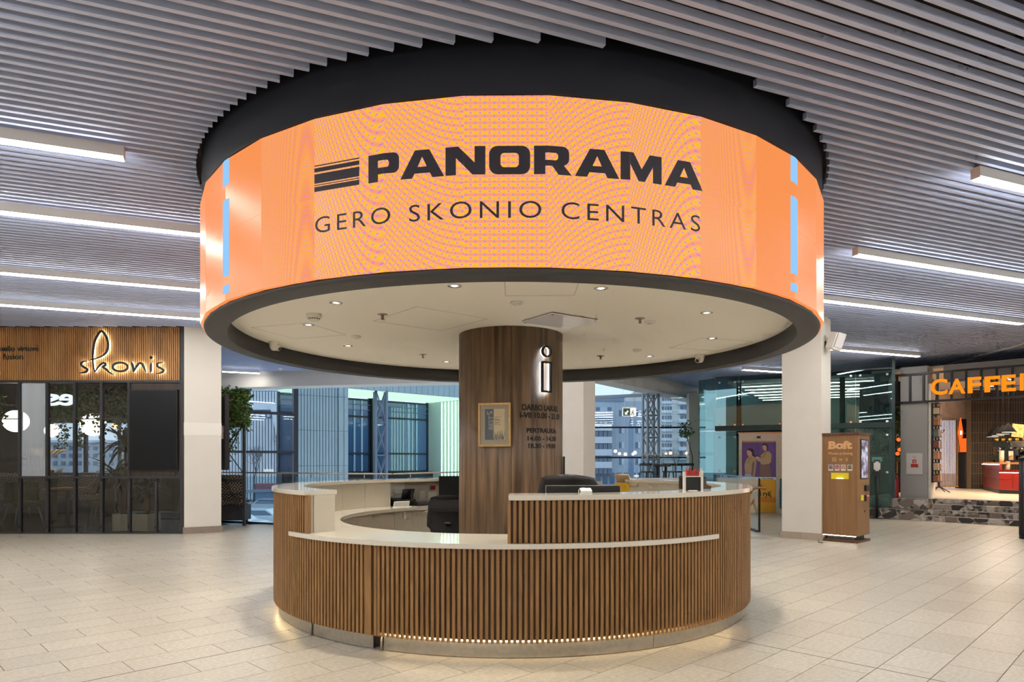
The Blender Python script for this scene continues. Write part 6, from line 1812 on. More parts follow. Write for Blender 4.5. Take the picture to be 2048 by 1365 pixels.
# ---------------------------------------------------------------- glass balustrade and handrail right of the desk
bal3 = empty('stair_balustrade', (4.45, 12.6, 0), 0, 'frameless glass balustrade right of the desk with a wooden handrail', 'balustrade')
a3, b3 = Vector((4.42, 12.06)), Vector((4.66, 15.5)); zt = 0.967
for k in range(3):
    p = a3 + (b3 - a3) * k / 3; q = a3 + (b3 - a3) * (k + 1) / 3; g = (b3 - a3).normalized() * 0.004
    MB().wall(tuple(p + g), tuple(q - g), 0.02, zt, 0.018).build('glass_panel', T['railglass'], bal3)
MB().wall(tuple(a3), tuple(b3), 0.0, 0.03, 0.05).build('base_channel', T['dark'], bal3)
MB().wall((a3.x - 0.006, a3.y - 0.012), (a3.x + 0.026, a3.y - 0.012), 0.0, zt, 0.012).build('edge_strip', T['black'], bal3)
MB().wall(tuple(a3), tuple(b3), zt, zt + 0.012, 0.022).build('top_edge', mat('glass_edge', (150, 190, 214), 0.2), bal3)
hr = [at(1499, 1016, 12.3), at(1516, 988, 12.2), at(1514, 975.5, 11.9), at(1532, 974.5, 11.75)]
MB().tube([at(1488, 1030, 12.5), at(1500, 1012, 12.4), at(1517, 984, 12.3)], 0.020, 10).build('handrail', T['railwood'], bal3)
MB().tube([at(1500, 988, 12.0), at(1505, 979, 11.95), at(1512, 976, 11.9), at(1526, 976, 11.85), at(1530, 979, 11.8)], 0.022, 10).build('handrail', T['railwood'], bal3)
MB().rod((4.43, 12.10, 0.80), tuple(at(1512, 978, 11.9)), 0.010, 8).build('rail_bracket', T['steel'], bal3)
studs = MB()
for i in range(10):
    for j in range(6):
        c = onfloor(1492, 1078); x, y = c.x + i * 0.042, c.y + j * 0.055 - 0.012 * i
        studs.lathe([(0.0005, 0.005), (0.012, 0.004), (0.014, 0.0)], 8, (x, y))
tag(studs.build('tactile_studs', T['steel']), 'patch of small steel tactile studs on the floor right of the desk', 'studs', kind='stuff')

# ================================================================ PHOTO KIOSK
K0 = Vector((5.35, 10.42)); rzK = DEG(-46.5)
kio = empty('photo_kiosk', (K0.x, K0.y, 0), rzK, 'tall wooden photo printing kiosk beside the right white pillar', 'kiosk')
uK = Vector((math.cos(rzK), math.sin(rzK))); vK = Vector((-uK.y, uK.x))
KW, KD = 0.545, 0.52
MB().box(-KW, 0, 0, KD, 0.105, 1.685).build('cabinet', T['kiosk'], kio, True, 0.003)
MB().box(-KW - 0.022, 0.022, -0.022, KD + 0.022, 1.685, 1.722).build('top_board', T['kioskdark'], kio, True, 0.003)
MB().box(-KW - 0.01, 0.01, -0.02, KD + 0.01, 0.0, 0.036).build('base_board', T['kioskdark'], kio, True, 0.003)
MB().box(-KW + 0.06, -0.06, 0.06, KD - 0.06, 0.036, 0.105).build('recessed_foot', T['dark'], kio, True)
T['kstrip'] = glow('kiosk_strip', (1.0, 0.92, 0.7), 9.0)
MB().box(-KW + 0.02, -0.03, 0.012, 0.022, 0.093, 0.104).build('strip_light', T['kstrip'], kio, True)
def kf(px, py):            # on the front of the kiosk, local x and z
    s, z = on_plane(px, py, K0, uK); return s, z
def ks(px, py):
    s, z = on_plane(px, py, K0, vK); return s, z
T['kprint'] = mat('tan_print', (214, 166, 112), 0.6)
def ktext(body, x0, x1, y0, y1, nm, bold):
    s0, za = kf(x0, y1); s1, zb = kf(x1, y0)
    v, f = text_geo(body, s1 - s0, zb - za, bold)
    return MB().add([(s0 + p.x, -0.0015, za + p.y) for p in v], f).build(nm, T['kprint'], kio, True)
# slab-serif heading
s0, za = kf(1657, 899); s1, zb = kf(1704.5, 882)
v, f = text_geo('Boft', s1 - s0, zb - za, 0.055)
hd = MB().add([(s0 + p.x, -0.0015, za + p.y) for p in v], f)
for a, w in ((0.0, 0.10), (0.62, 0.14), (0.84, 0.14)):
    hd.box(s0 + (s1 - s0) * a - 0.008, s0 + (s1 - s0) * (a + w), -0.0016, -0.0008, za, za + 0.018)
hd.build('heading_lettering', T['kprint'], kio, True)
ktext('Photo printing', 1657.5, 1705, 904.5, 911.5, 'subheading_lettering', 0.012)
# icons
def kicon(nm, loops, cx, cy, sz, strokes=None, w=0.1):
    c = kf(cx, cy)
    v, f = outline_geo(loops) if loops else stroke_geo(strokes, w)
    return MB().add([(c[0] + p.x * sz, -0.0015, c[1] + p.y * sz) for p in v], f).build(nm, T['kprint'], kio, True)
circ = lambda r_, n=20, cx=0, cy=0: [(cx + r_ * math.cos(2 * math.pi * i / n), cy + r_ * math.sin(2 * math.pi * i / n)) for i in range(n)]
kicon('camera_icon', [rr(-1, -1, 1, 1, 0.4), rr(-0.78, -0.78, 0.78, 0.78, 0.3)], 1668.5, 919.5, 0.031)
kicon('camera_icon_lens', [circ(0.5), circ(0.3)], 1668.5, 919.5, 0.031)
kicon('wireless_icon', None, 1681.5, 921.5, 0.034, [[(r_ * math.cos(DEG(a)), -0.6 + r_ * math.sin(DEG(a))) for a in range(45, 136, 10)] for r_ in (0.5, 0.95, 1.4)], 0.2)
kicon('radio_icon', None, 1693.5, 919.5, 0.03, [[(-0.5, -0.5), (0.5, 0.5), (0, 1), (0, -1), (0.5, -0.5), (-0.5, 0.5)]], 0.2)
T['snap'] = [mat('snapshot_' + str(i), c, 0.5, vary=0.5, scale=60) for i, c in enumerate(((120, 112, 124), (150, 100, 106), (176, 146, 120), (120, 112, 90)))]
for i, px in enumerate((1657, 1669.5, 1682, 1695)):
    a = kf(px, 942); b = kf(px + 9.5, 930)
    o = MB().box(a[0], b[0], -0.004, -0.0005, a[1], b[1]).build('snapshot', T['paper'], kio, True)
    MB().box(a[0] + 0.006, b[0] - 0.006, -0.0048, -0.004, a[1] + 0.022, b[1] - 0.006).build('picture', T['snap'][i], o, True)
a = kf(1662.5, 958.5); b = kf(1697.5, 946.5)
T['slotyellow'] = mat('yellow_slot', (214, 196, 40), 0.5, emit=0.12, ecol=(214, 190, 30))
o = MB().box(a[0], b[0], -0.004, 0.0, b[1] - 0.006, b[1])
o.box(a[0], b[0], -0.004, 0.0, a[1], a[1] + 0.006); o.box(a[0], a[0] + 0.006, -0.004, 0, a[1], b[1]); o.box(b[0] - 0.006, b[0], -0.004, 0, a[1], b[1])
o = o.build('print_slot', T['slotyellow'], kio, True)
MB().box(a[0] + 0.006, b[0] - 0.006, -0.0015, -0.0005, a[1] + 0.006, b[1] - 0.006).build('slot_back', T['slotyellow'], o, True)
MB().box(a[0] + 0.08, b[0] - 0.08, -0.012, -0.001, a[1] + 0.008, a[1] + 0.012).build('slot_light', T['kstrip'], o, True)
def kside(nm, x0, x1, y0, y1, th, mt):
    a = ks(x0, y1); b = ks(x1, y0)
    return MB().box(0.0, th, a[0], b[0], a[1], b[1]).build(nm, mt, kio, True)
def screen_mat():
    m = bpy.data.materials.new('advert_screen'); m.use_nodes = True; nt = m.node_tree; b = nt.nodes['Principled BSDF']
    tc = nt.nodes.new('ShaderNodeTexCoord'); ns = nt.nodes.new('ShaderNodeTexNoise'); ns.inputs['Scale'].default_value = 7; ns.inputs['Detail'].default_value = 3
    rp = nt.nodes.new('ShaderNodeValToRGB'); e = rp.color_ramp.elements; e[0].position = 0.35; e[0].color = (0.03, 0.035, 0.05, 1); e[1].position = 0.62; e[1].color = (0.75, 0.82, 0.95, 1)
    q = e.new(0.48); q.color = (0.30, 0.27, 0.42, 1)
    nt.links.new(tc.outputs['Object'], ns.inputs['Vector']); nt.links.new(ns.outputs['Fac'], rp.inputs[0]); nt.links.new(rp.outputs[0], b.inputs['Emission Color']); b.inputs['Emission Strength'].default_value = 0.9
    b.inputs['Base Color'].default_value = (0.01, 0.01, 0.01, 1); b.inputs['Roughness'].default_value = 0.1
    return m
o = kside('touch_screen', 1720.5, 1736, 880, 959, 0.008, T['black'])
a = ks(1722, 957); b_ = ks(1734.5, 882); MB().box(0.008, 0.0095, a[0], b_[0], a[1], b_[1]).build('picture', screen_mat(), o, True)
kside('card_reader', 1728.5, 1736, 971, 983, 0.03, T['black']); kside('coin_slot', 1722, 1726.5, 990.5, 1002, 0.006, T['slotyellow']); kside('keypad', 1729, 1732, 991, 1003, 0.015, T['black'])
kside('status_light', 1734, 1736, 991, 993.5, 0.012, glow('red_status', (1.0, 0.05, 0.08), 3.0)); kside('lock', 1728, 1730.5, 1021, 1025, 0.006, T['black'])
m = MB().tube([tuple(onfloor(1642, 1078) + Vector((0.02, 0, 0.03))), tuple(onfloor(1637, 1081) + Vector((0, 0, 0.012))), tuple(onfloor(1637, 1086) + Vector((0, 0, 0.008))), tuple(onfloor(1645, 1087) + Vector((0, 0, 0.008)))], 0.006, 6)
m.build('power_cable', T['black'], kio)

# ---------------------------------------------------------------- loudspeaker on the right pillar
up = Vector((math.cos(DEG(-41)), math.sin(DEG(-41)))); vp = Vector((-up.y, up.x)); pcn = Vector((4.95, 10.77)); c = pcn + vp * 0.16 + up * 0.17
r = empty('wall_speaker', (c.x, c.y, zat(687, 10.95)), DEG(20), 'white loudspeaker on a black bracket high on the right pillar', 'speaker')
MB().obox((0, 0, 0), 0.19, 0.17, 0.27, 0, DEG(14), DEG(12)).build('cabinet', T['plastic'], r, True, 0.012)
MB().obox((-0.0, -0.092, -0.002), 0.165, 0.012, 0.245, 0, DEG(14), DEG(12)).build('grille', mat('speaker_grille', (196, 192, 190), 0.7), r, True, 0.006)
w_ = pcn + vp * 0.20
MB().bar((c.x, c.y, zat(690, 10.95)), (w_.x, w_.y, zat(690, 10.95)), 0.03, 0.05).build('bracket', T['black'], r)
MB().obox((w_.x + up.x * 0.006, w_.y + up.y * 0.006, zat(690, 10.95)), 0.012, 0.06, 0.10, DEG(-41)).build('wall_plate', T['black'], r)
MB().tube([(w_.x, w_.y, zat(670, 10.9)), (w_.x + 0.03, w_.y - 0.05, zat(690, 10.9)), (c.x - 0.05, c.y + 0.03, zat(702, 10.9))], 0.005, 6).build('cable', T['plastic'], r)

# ribbed black bin at the right edge
cb = Vector((8.60, 11.0))
r = empty('ribbed_bin', (cb.x, cb.y, 0), 0, 'tall ribbed black bin at the right edge of the picture', 'bin')
MB().lathe([(0.0005, 0.0), (0.25, 0.0), (0.25, 0.05), (0.235, 0.06), (0.235, 1.30), (0.0005, 1.30)], 32).build('drum', T['black'], r, True)
for k in range(28):
    a = 2 * math.pi * k / 28
    MB().rod((0.236 * math.cos(a), 0.236 * math.sin(a), 0.06), (0.236 * math.cos(a), 0.236 * math.sin(a), 1.30), 0.018, 6).build('rib', T['dark'], r, True)
MB().lathe([(0.22, 1.30), (0.262, 1.30), (0.262, 1.335), (0.20, 1.345), (0.10, 1.32)], 32).build('rim', T['black'], r, True)
# ================================================================ COFFEE SHOP ON THE RIGHT
P0 = Vector((8.83, 15.5)); uB = Vector((1, -1)).normalized(); tB = Vector((1, 1)).normalized()
def cf(s, t=0.0): p = P0 + uB * s + tB * t; return (p.x, p.y)
ZK = 0.44
def terrazzo():
    m = bpy.data.materials.new('terrazzo'); m.use_nodes = True; nt = m.node_tree; b = nt.nodes['Principled BSDF']; N = nt.nodes.new; L = nt.links.new
    tc = N('ShaderNodeTexCoord'); out = None
    base = (*lin((150, 142, 134)), 1)
    prev = None
    for sc, thr, ramp in ((5.0, 0.30, ((52, 48, 46), (120, 106, 94), (150, 140, 128), (186, 176, 164))), (14.0, 0.26, ((70, 64, 60), (130, 116, 104), (160, 150, 138), (186, 178, 166)))):
        v = N('ShaderNodeTexVoronoi'); v.inputs['Scale'].default_value = sc; v.feature = 'F1'; v.inputs['Randomness'].default_value = 1.0
        L(tc.outputs['Object'], v.inputs['Vector'])
        v2 = N('ShaderNodeTexVoronoi'); v2.inputs['Scale'].default_value = sc; v2.feature = 'DISTANCE_TO_EDGE'; L(tc.outputs['Object'], v2.inputs['Vector'])
        rp = N('ShaderNodeValToRGB'); rp.color_ramp.interpolation = 'CONSTANT'; e = rp.color_ramp.elements
        e[0].color = (*lin(ramp[0]), 1); e[0].position = 0; e[1].position = 0.25; e[1].color = (*lin(ramp[1]), 1)
        for i, q in ((2, 0.5), (3, 0.75)): w = e.new(q); w.color = (*lin(ramp[i]), 1)
        sp = N('ShaderNodeSeparateColor'); L(v.outputs['Color'], sp.inputs[0]); L(sp.outputs[0], rp.inputs[0])
        g = N('ShaderNodeMath'); g.operation = 'GREATER_THAN'; g.inputs[1].default_value = 0.035; L(v2.outputs['Distance'], g.inputs[0])
        if sc < 10:
            g2 = N('ShaderNodeMath'); g2.operation = 'GREATER_THAN'; g2.inputs[1].default_value = 0.45; L(sp.outputs[1], g2.inputs[0])
            g3 = N('ShaderNodeMath'); g3.operation = 'MULTIPLY'; L(g.outputs[0], g3.inputs[0]); L(g2.outputs[0], g3.inputs[1]); fac = g3.outputs[0]
        else: fac = g.outputs[0]
        prev = (prev or []) + [(fac, rp.outputs[0])]
    m1 = N('ShaderNodeMix'); m1.data_type = 'RGBA'; L(prev[1][0], m1.inputs['Factor']); m1.inputs['A'].default_value = base; L(prev[1][1], m1.inputs['B'])
    m2 = N('ShaderNodeMix'); m2.data_type = 'RGBA'; L(prev[0][0], m2.inputs['Factor']); L(m1.outputs['Result'], m2.inputs['A']); L(prev[0][1], m2.inputs['B'])
    L(m2.outputs['Result'], b.inputs['Base Color']); b.inputs['Roughness'].default_value = 0.3
    return m
T['terrazzo'] = terrazzo()
steps = empty('steps', (*cf(2.2, -0.5), 0), 0, 'terrazzo steps leading up to the coffee shop', 'steps', kind='structure')
s1 = on_plane(1848, 1000, P0 - tB * 0.9, uB)[0]
for k in range(4):
    t0 = -0.92 + 0.28 * k
    for j in range(4):
        a, b = s1 + 0.95 * j, s1 + 0.95 * (j + 1) - 0.004
        MB().prism([cf(a, t0), cf(b, t0), cf(b, t0 + 0.285), cf(a, t0 + 0.285)], 0.0, 0.11 * (k + 1)).build('step_stone', T['terrazzo'], steps)
    MB().prism([cf(s1, t0 + 0.012), cf(s1 + 3.8, t0 + 0.012), cf(s1 + 3.8, t0 + 0.022), cf(s1, t0 + 0.022)], 0.11 * (k + 1), 0.11 * (k + 1) + 0.0015).build('nosing_strip', T['plastic'], steps)
for a, b, t0, z0, z1 in ((-0.35, s1 - 0.004, -0.92, 0.0, 0.218), (-0.35, s1 - 0.004, -0.55, 0.222, ZK)):
    mid = (a + b) / 2
    for p, q in ((a, mid - 0.002), (mid + 0.002, b)):
        MB().prism([cf(p, t0), cf(q, t0), cf(q, 0.3), cf(p, 0.3)], z0, z1).build('plinth_stone', T['terrazzo'], steps)
T['cafefloor'] = mat('pale_cafe_floor', (204, 184, 160), 0.35, vary=0.08, scale=3)
tag(MB().prism([cf(-0.6, 0.2), cf(5.5, 0.2), cf(5.5, 8), cf(-0.6, 8)], -0.3, ZK).build('floor_cafe', T['cafefloor']), kind='structure')
tag(MB().wall(cf(5.4, -0.5), cf(5.4, 10), 0.0, 3.6, 0.1, -1).build('wall_cafe_right', T['wallpaint']), kind='structure')
tag(MB().wall(cf(4.4, -0.06), cf(5.5, -0.06), 0.0, 3.6, 0.1).build('wall_cafe_front', T['wallpaint']), kind='structure')
tag(MB().wall(cf(-1.6, 2.6), cf(0.15, 2.6), 0.0, 3.4, 0.1).build('wall_cafe_side', T['darkwood']), kind='structure')
tag(MB().prism([cf(-0.6, 0.30), cf(5.5, 0.30), cf(5.5, 8), cf(-0.6, 8)], 3.36, 3.42).build('ceiling_cafe', mat('cafe_ceiling', (206, 190, 176), 0.8)), kind='structure')
# grey pier and hose cabinet
sa, sb = on_plane(1803, 900, P0, uB)[0], on_plane(1857, 900, P0, uB)[0]
tag(MB().prism([cf(sa, -0.08), cf(sb, -0.08), cf(sb, 0.36), cf(sa, 0.36)], ZK, 3.40).build('wall_pier_cafe', mat('grey_paint', (150, 146, 142), 0.8)), 'grey pier at the left of the coffee shop entrance', 'pier', kind='structure')
tag(MB().prism([cf(sb, -0.02), cf(sb + 0.05, -0.02), cf(sb + 0.05, 0.36), cf(sb, 0.36)], ZK, 3.0).build('trim_5', T['white']), kind='structure')
hp0 = P0 - tB * 0.08
def hcab(px, py): s, z = on_plane(px, py, hp0, uB); return s, z
a, b = hcab(1813, 949), hcab(1845.5, 907)
r = empty('fire_hose_cabinet', (*cf((a[0] + b[0]) / 2, -0.08), a[1]), 0, 'flush white fire hose cabinet on the grey pier', 'cabinet')
def hbox(nm, x0, x1, y0, y1, mt, th, par=None):
    a = hcab(x0, y1); b = hcab(x1, y0)
    return MB().wall(cf(a[0], -0.08), cf(b[0], -0.08), a[1], b[1], th, -1).build(nm, mt, par or r)
hbox('cabinet_door', 1813, 1845.5, 907, 949, mat('cabinet_white', (190, 186, 180), 0.6), 0.012)
hbox('hose_symbol', 1825, 1833, 920, 927, T['red'], 0.015); hbox('red_plate', 1822, 1836.5, 928.5, 935.5, T['red'], 0.015)
c = hcab(1829, 914.5); p = cf(c[0], -0.094); q = cf(c[0], -0.10)
MB().rod((p[0], p[1], c[1]), (q[0], q[1], c[1]), 0.035, 14).build('round_lock', T['steel'], r)
v, f = text_geo('H', 0.03, 0.04, 0.02); h0 = hcab(1828, 925.5)
MB().add([Vector((*cf(h0[0] + p.x, -0.0965), h0[1] + p.y)) for p in v], f).build('symbol_lettering', T['paper'], r)
# sign grid with glowing letters
sg = empty('sign_grid', (*cf(1.5, -0.1), 2.58), 0, 'black steel grid above the coffee shop entrance', 'sign frame')
za, zb = 2.575, 3.25
for z in (za, zb - 0.045): MB().wall(cf(-0.02, -0.12), cf(4.4, -0.12), z, z + 0.045, 0.05).build('grid_rail', T['black'], sg)
for z in (za + 0.24, za + 0.44): MB().wall(cf(0.9, -0.10), cf(4.4, -0.10), z, z + 0.015, 0.02).build('thin_rail', T['black'], sg)
for k in range(17):
    s = 0.06 + 0.268 * k
    MB().wall(cf(s - 0.022, -0.12), cf(s + 0.022, -0.12), za + 0.045, zb - 0.045, 0.05).build('grid_bar', T['black'], sg)
tag(MB().wall(cf(0.9, 0.25), cf(4.5, 0.25), za + 0.45, 3.40, 0.05).build('trim_6', mat('beige_bulkhead', (150, 144, 138), 0.8)), kind='structure')
cs = empty('caffeine_sign', (*cf(1.6, -0.2), 2.7), 0, 'glowing orange capital letters on the black steel grid', 'sign')
T['orange'] = glow('orange_neon', (1.0, 0.27, 0.012), 1.15); T['orangeside'] = mat('orange_side', (150, 70, 20), 0.5)
pS = P0 - tB * 0.17
for ch, x0, x1, y0, y1 in (('C', 1861, 1895, 757, 791.5), ('A', 1896.5, 1931, 756.5, 789.5), ('F', 1935, 1962.5, 753.5, 787.5), ('F', 1968.5, 2000.5, 751.5, 785.5), ('E', 2003, 2032, 749, 784), ('I', 2039.5, 2047.5, 747, 782), ('N', 2055, 2090, 744, 780), ('E', 2098, 2128, 741, 778)):
    a = on_plane(x0, y1, pS, uB); b = on_plane(x1, y0, pS, uB)
    v, f = text_geo(ch, b[0] - a[0], b[1] - a[1], 0.03)
    o = MB().add(*plate(v, f, lambda u, q, w: Vector((*cf(a[0] + u, -0.135 - w), a[1] + q)), 0.03)).build('letter_side', T['orangeside'], cs)
    MB().add([Vector((*cf(a[0] + p.x, -0.168), a[1] + p.y)) for p in v], f).build('letter_face', T['orange'], cs)
# tall shelf and coat stand by the entrance
r = empty('tall_shelf', (*cf(sb + 0.16, 0.1), ZK), 0, 'tall black shelf of small packets at the left of the entrance', 'shelf')
for t in (0.0, 0.28): MB().wall(cf(sb + 0.06, t), cf(sb + 0.09, t), ZK + 0.35, 2.55, 0.03).build('side_frame', T['black'], r)
for k in range(8): MB().prism([cf(sb + 0.06, 0.0), cf(sb + 0.20, 0.0), cf(sb + 0.20, 0.3), cf(sb + 0.06, 0.3)], ZK + 0.36 + 0.25 * k, ZK + 0.375 + 0.25 * k).build('shelf_board', T['black'], r)
pk = [mat('packet_' + str(i), c, 0.6) for i, c in enumerate(((150, 96, 60), (120, 60, 50), (190, 160, 120), (90, 100, 90), (170, 120, 90)))]
for k in range(7):
    for j in range(3):
        p = cf(sb + 0.135, 0.05 + 0.10 * j)
        tag(MB().obox((p[0], p[1], ZK + 0.376 + 0.25 * k + 0.07 + 0.01 * ((k + j) % 3)), 0.10, 0.08, 0.14 + 0.02 * ((k + j) % 3), DEG(-45)).build('coffee_packet', pk[(k * 2 + j) % 5]), '%s coffee packet on the %s shelf board from below, %s' % (('tan', 'brick red', 'cream', 'grey green', 'light brown')[(k * 2 + j) % 5], ('first', 'second', 'third', 'fourth', 'fifth', 'sixth', 'seventh')[k], ('at the front', 'in the middle', 'at the back')[j]), 'packet', 'packets on the tall shelf')
c = onfloor(1878, 985, ZK)
r = empty('coat_stand', (c.x, c.y, ZK), 0, 'thin black coat stand inside the coffee shop entrance', 'coat stand')
MB().rod((0, 0, 0.12), (0, 0, 1.75), 0.022, 8).build('pole', T['black'], r, True)
for k in range(4):
    a = k * math.pi / 2 + 0.5
    MB().rod((0, 0, 0.16), (0.28 * math.cos(a), 0.28 * math.sin(a), 0.0), 0.012, 6).build('leg', T['black'], r, True)
    MB().tube([(0, 0, 1.60), (0.10 * math.cos(a), 0.10 * math.sin(a), 1.58), (0.14 * math.cos(a), 0.14 * math.sin(a), 1.66)], 0.010, 6).build('hook', T['black'], r, True)
# interior backdrop: slatted screen, tiled wall
YS = 20.4
def ax(px, Y): return (px - 1024) / FPX * Y
scr = empty('slat_screen', (ax(1899, YS), YS, ZK), 0, 'upright wooden slat screen at the back of the coffee shop', 'screen')
T['screenwood'] = wood('screen_slat', (176, 136, 96), (200, 160, 118), 0.5, (8, 8, 1), True)
for k in range(13):
    x = ax(1880.5, YS) + (ax(1918, YS) - ax(1880.5, YS)) * k / 12
    MB().box(x - 0.011, x + 0.011, YS, YS + 0.018, ZK + 0.05, zat(841, YS)).build('slat', T['screenwood'], scr)
for z in (ZK + 0.03, zat(841, YS)): MB().box(ax(1879, YS), ax(1919, YS), YS, YS + 0.06, z, z + 0.05).build('rail', T['screenwood'], scr)
tag(MB().box(ax(1866, YS), ax(1945, YS), YS + 0.1, YS + 0.2, zat(838, YS), 3.5).build('wall_cafe_upper', mat('warm_bulkhead', (226, 206, 188), 0.8)), kind='structure')
tag(MB().box(ax(1840, YS), ax(1879, YS), YS + 0.1, YS + 0.2, ZK, 3.5).build('wall_cafe_left', T['wallpaint']), kind='structure')
def tilewall():
    m = bpy.data.materials.new('black_glazed_tile'); m.use_nodes = True; nt = m.node_tree; b = nt.nodes['Principled BSDF']; N = nt.nodes.new; L = nt.links.new
    tc = N('ShaderNodeTexCoord'); sp = N('ShaderNodeSeparateXYZ'); L(tc.outputs['Object'], sp.inputs[0]); cb = N('ShaderNodeCombineXYZ'); L(sp.outputs['X'], cb.inputs[0]); L(sp.outputs['Z'], cb.inputs[1])
    br = N('ShaderNodeTexBrick'); br.offset = 0.0; br.inputs['Scale'].default_value = 1.0; br.inputs['Brick Width'].default_value = 0.075; br.inputs['Row Height'].default_value = 0.30; br.inputs['Mortar Size'].default_value = 0.004
    br.inputs['Color1'].default_value = (*lin((36, 30, 26)), 1); br.inputs['Color2'].default_value = (*lin((54, 45, 37)), 1); br.inputs['Mortar'].default_value = (*lin((132, 110, 84)), 1)
    L(cb.outputs[0], br.inputs['Vector']); L(br.outputs['Color'], b.inputs['Base Color']); b.inputs['Roughness'].default_value = 0.45
    return m
T['tilewall'] = tilewall()
YT = 19.9
tw = tag(MB().box(ax(1942, YT), ax(2400, YT), YT, YT + 0.2, ZK, 3.45).build('wall_cafe_back', T['tilewall']), kind='structure')
tag(MB().box(ax(1919, YS), ax(1946, YS), YS + 0.1, YS + 0.2, ZK, zat(838, YS)).build('wall_cafe_mid', T['fascia']), kind='structure')
tag(MB().box(ax(1917, YS), ax(1943, YS), YS - 0.3, YS, ZK, zat(905, YS)).build('wall_cafe_low', T['fascia']), kind='structure')
T['orangepanel'] = glow('orange_lit_panel', (1.0, 0.16, 0.02), 1.0)
tag(MB().box(ax(1919, YS), ax(1941, YS), YS - 0.28, YS - 0.02, zat(905, YS), zat(878, YS)).build('lit_orange_panel', T['orangepanel']), 'glowing orange panel beside the slat screen in the coffee shop', 'panel')
r = empty('diamond_sign', tuple(at(1921, 895, 19.4)), 0, 'narrow glowing orange diamond sign hanging in the coffee shop', 'sign')
z0 = at(1921, 895, 19.4).z; hD = zat(836, 19.4) - z0
MB().add([(0, -0.02, 0), (0.07, -0.02, hD / 2), (0, -0.02, hD), (-0.07, -0.02, hD / 2), (0, 0.02, 0), (0.07, 0.02, hD / 2), (0, 0.02, hD), (-0.07, 0.02, hD / 2)], [(0, 1, 2, 3), (7, 6, 5, 4), (0, 4, 5, 1), (1, 5, 6, 2), (2, 6, 7, 3), (3, 7, 4, 0)]).build('light_box', T['orangepanel'], r, True)
MB().box(-0.03, 0.03, -0.024, -0.021, hD * 0.42, hD * 0.56).build('pale_label', glow('pale_label', (1, 0.9, 0.8), 1.2), r, True)
MB().bar((0, 0.02, hD / 2), (0.72, 0.80, hD / 2), 0.03).build('arm', T['black'], r, True)
# red counter
T['redtile'] = mat('red_glazed_tile', (142, 36, 30), 0.25)
ctr = empty('cafe_counter', (12.9, 17.6, ZK), 0, 'red tiled serving counter in the coffee shop', 'counter')
KA, KB_, KC = Vector((13.5, 19.3)), Vector((12.42, 17.15)), Vector((13.6, 15.97))
ZCT = 1.235
for a, b, n in ((KA, KB_, 8), (KB_, KC, 6)):
    for k in range(n):
        p = a + (b - a) * k / n; q = a + (b - a) * (k + 1) / n; g = (q - p).normalized() * 0.003
        for z0, z1 in ((ZK + 0.09, ZK + 0.36), (ZK + 0.364, ZK + 0.60), (ZK + 0.604, ZCT - 0.05)):
            if b == KC and z1 > 1.06: z1 = 1.0
            MB().wall(tuple(p + g), tuple(q - g), z0, z1, 0.06).build('tile', T['redtile'], ctr)
    MB().wall(tuple(a), tuple(b), ZK, ZK + 0.085, 0.04).build('toe_board', T['black'], ctr)
MB().prism([tuple(KA), tuple(KB_), (13.2, 17.15), (14.4, 19.3)], ZCT - 0.05, ZCT).build('worktop', T['railwood'], ctr)
MB().prism([tuple(KB_), tuple(KC), (14.4, 16.6), (13.2, 17.6)], 0.98, 1.02).build('worktop', T['railwood'], ctr)
MB().wall(tuple(KA), tuple(KB_), ZCT - 0.065, ZCT - 0.05, 0.02, -1).build('strip_light', T['kstrip'], ctr)
MB().wall(tuple(KB_), tuple(KC), 0.965, 0.98, 0.02, -1).build('strip_light', T['kstrip'], ctr)
# coffee machine
p = Vector((13.25, 17.9))
r = empty('coffee_machine', (p.x, p.y, ZCT), DEG(-50), 'chrome espresso machine on the red counter', 'coffee machine')
MB().box(-0.40, 0.40, -0.22, 0.22, 0.06, 0.18).build('base', T['chrome'], r, True, 0.02)
MB().box(-0.40, 0.40, 0.05, 0.22, 0.18, 0.42).build('back_body', T['chrome'], r, True, 0.03)
MB().box(-0.42, 0.42, -0.20, 0.24, 0.40, 0.52).build('hood', T['chrome'], r, True, 0.04)
for s in (-0.36, 0.36): MB().rod((s, 0, 0.0), (s, 0, 0.07), 0.03, 10).build('foot', T['black'], r, True)
for s in (-0.2, 0.05, 0.28):
    MB().rod((s, -0.12, 0.30), (s, -0.12, 0.40), 0.04, 12).build('group_head', T['chrome'], r, True); MB().rod((s, -0.14, 0.29), (s, -0.32, 0.27), 0.016, 8).build('portafilter', T['black'], r, True)
MB().box(-0.40, 0.40, -0.18, 0.2, 0.52, 0.56).build('cup_rail', T['chrome'], r, True)
for k in range(5):
    q = Matrix.Rotation(DEG(-50), 2) @ Vector((-0.3 + 0.15 * k, 0.0))
    tag(MB().lathe([(0.0005, 0.0), (0.030, 0.0), (0.042, 0.07), (0.038, 0.07), (0.026, 0.006), (0.0005, 0.006)], 12, (p.x + q.x, p.y + q.y)).build('upturned_cup', mat('amber_cup', (196, 140, 40), 0.4) if k == 0 else bpy.data.materials['amber_cup']), 'amber cup on the espresso machine, %s from the left' % ('first', 'second', 'third', 'fourth', 'fifth')[k], 'cup', 'cups on the espresso machine')
    bpy.data.objects[-1] if False else None
for o in [o for o in COL.objects if o.name.startswith('upturned_cup')]: o.location.z = ZCT + 0.56
r = empty('coffee_grinder', (12.95, 17.45, ZCT), DEG(-40), 'black coffee grinder at the corner of the red counter', 'grinder')
MB().box(-0.08, 0.08, -0.10, 0.12, 0.0, 0.35).build('body', T['black'], r, True, 0.02); MB().lathe([(0.05, 0.35), (0.09, 0.52), (0.085, 0.54), (0.0005, 0.55)], 18).build('hopper', T['acryl'], r, True)
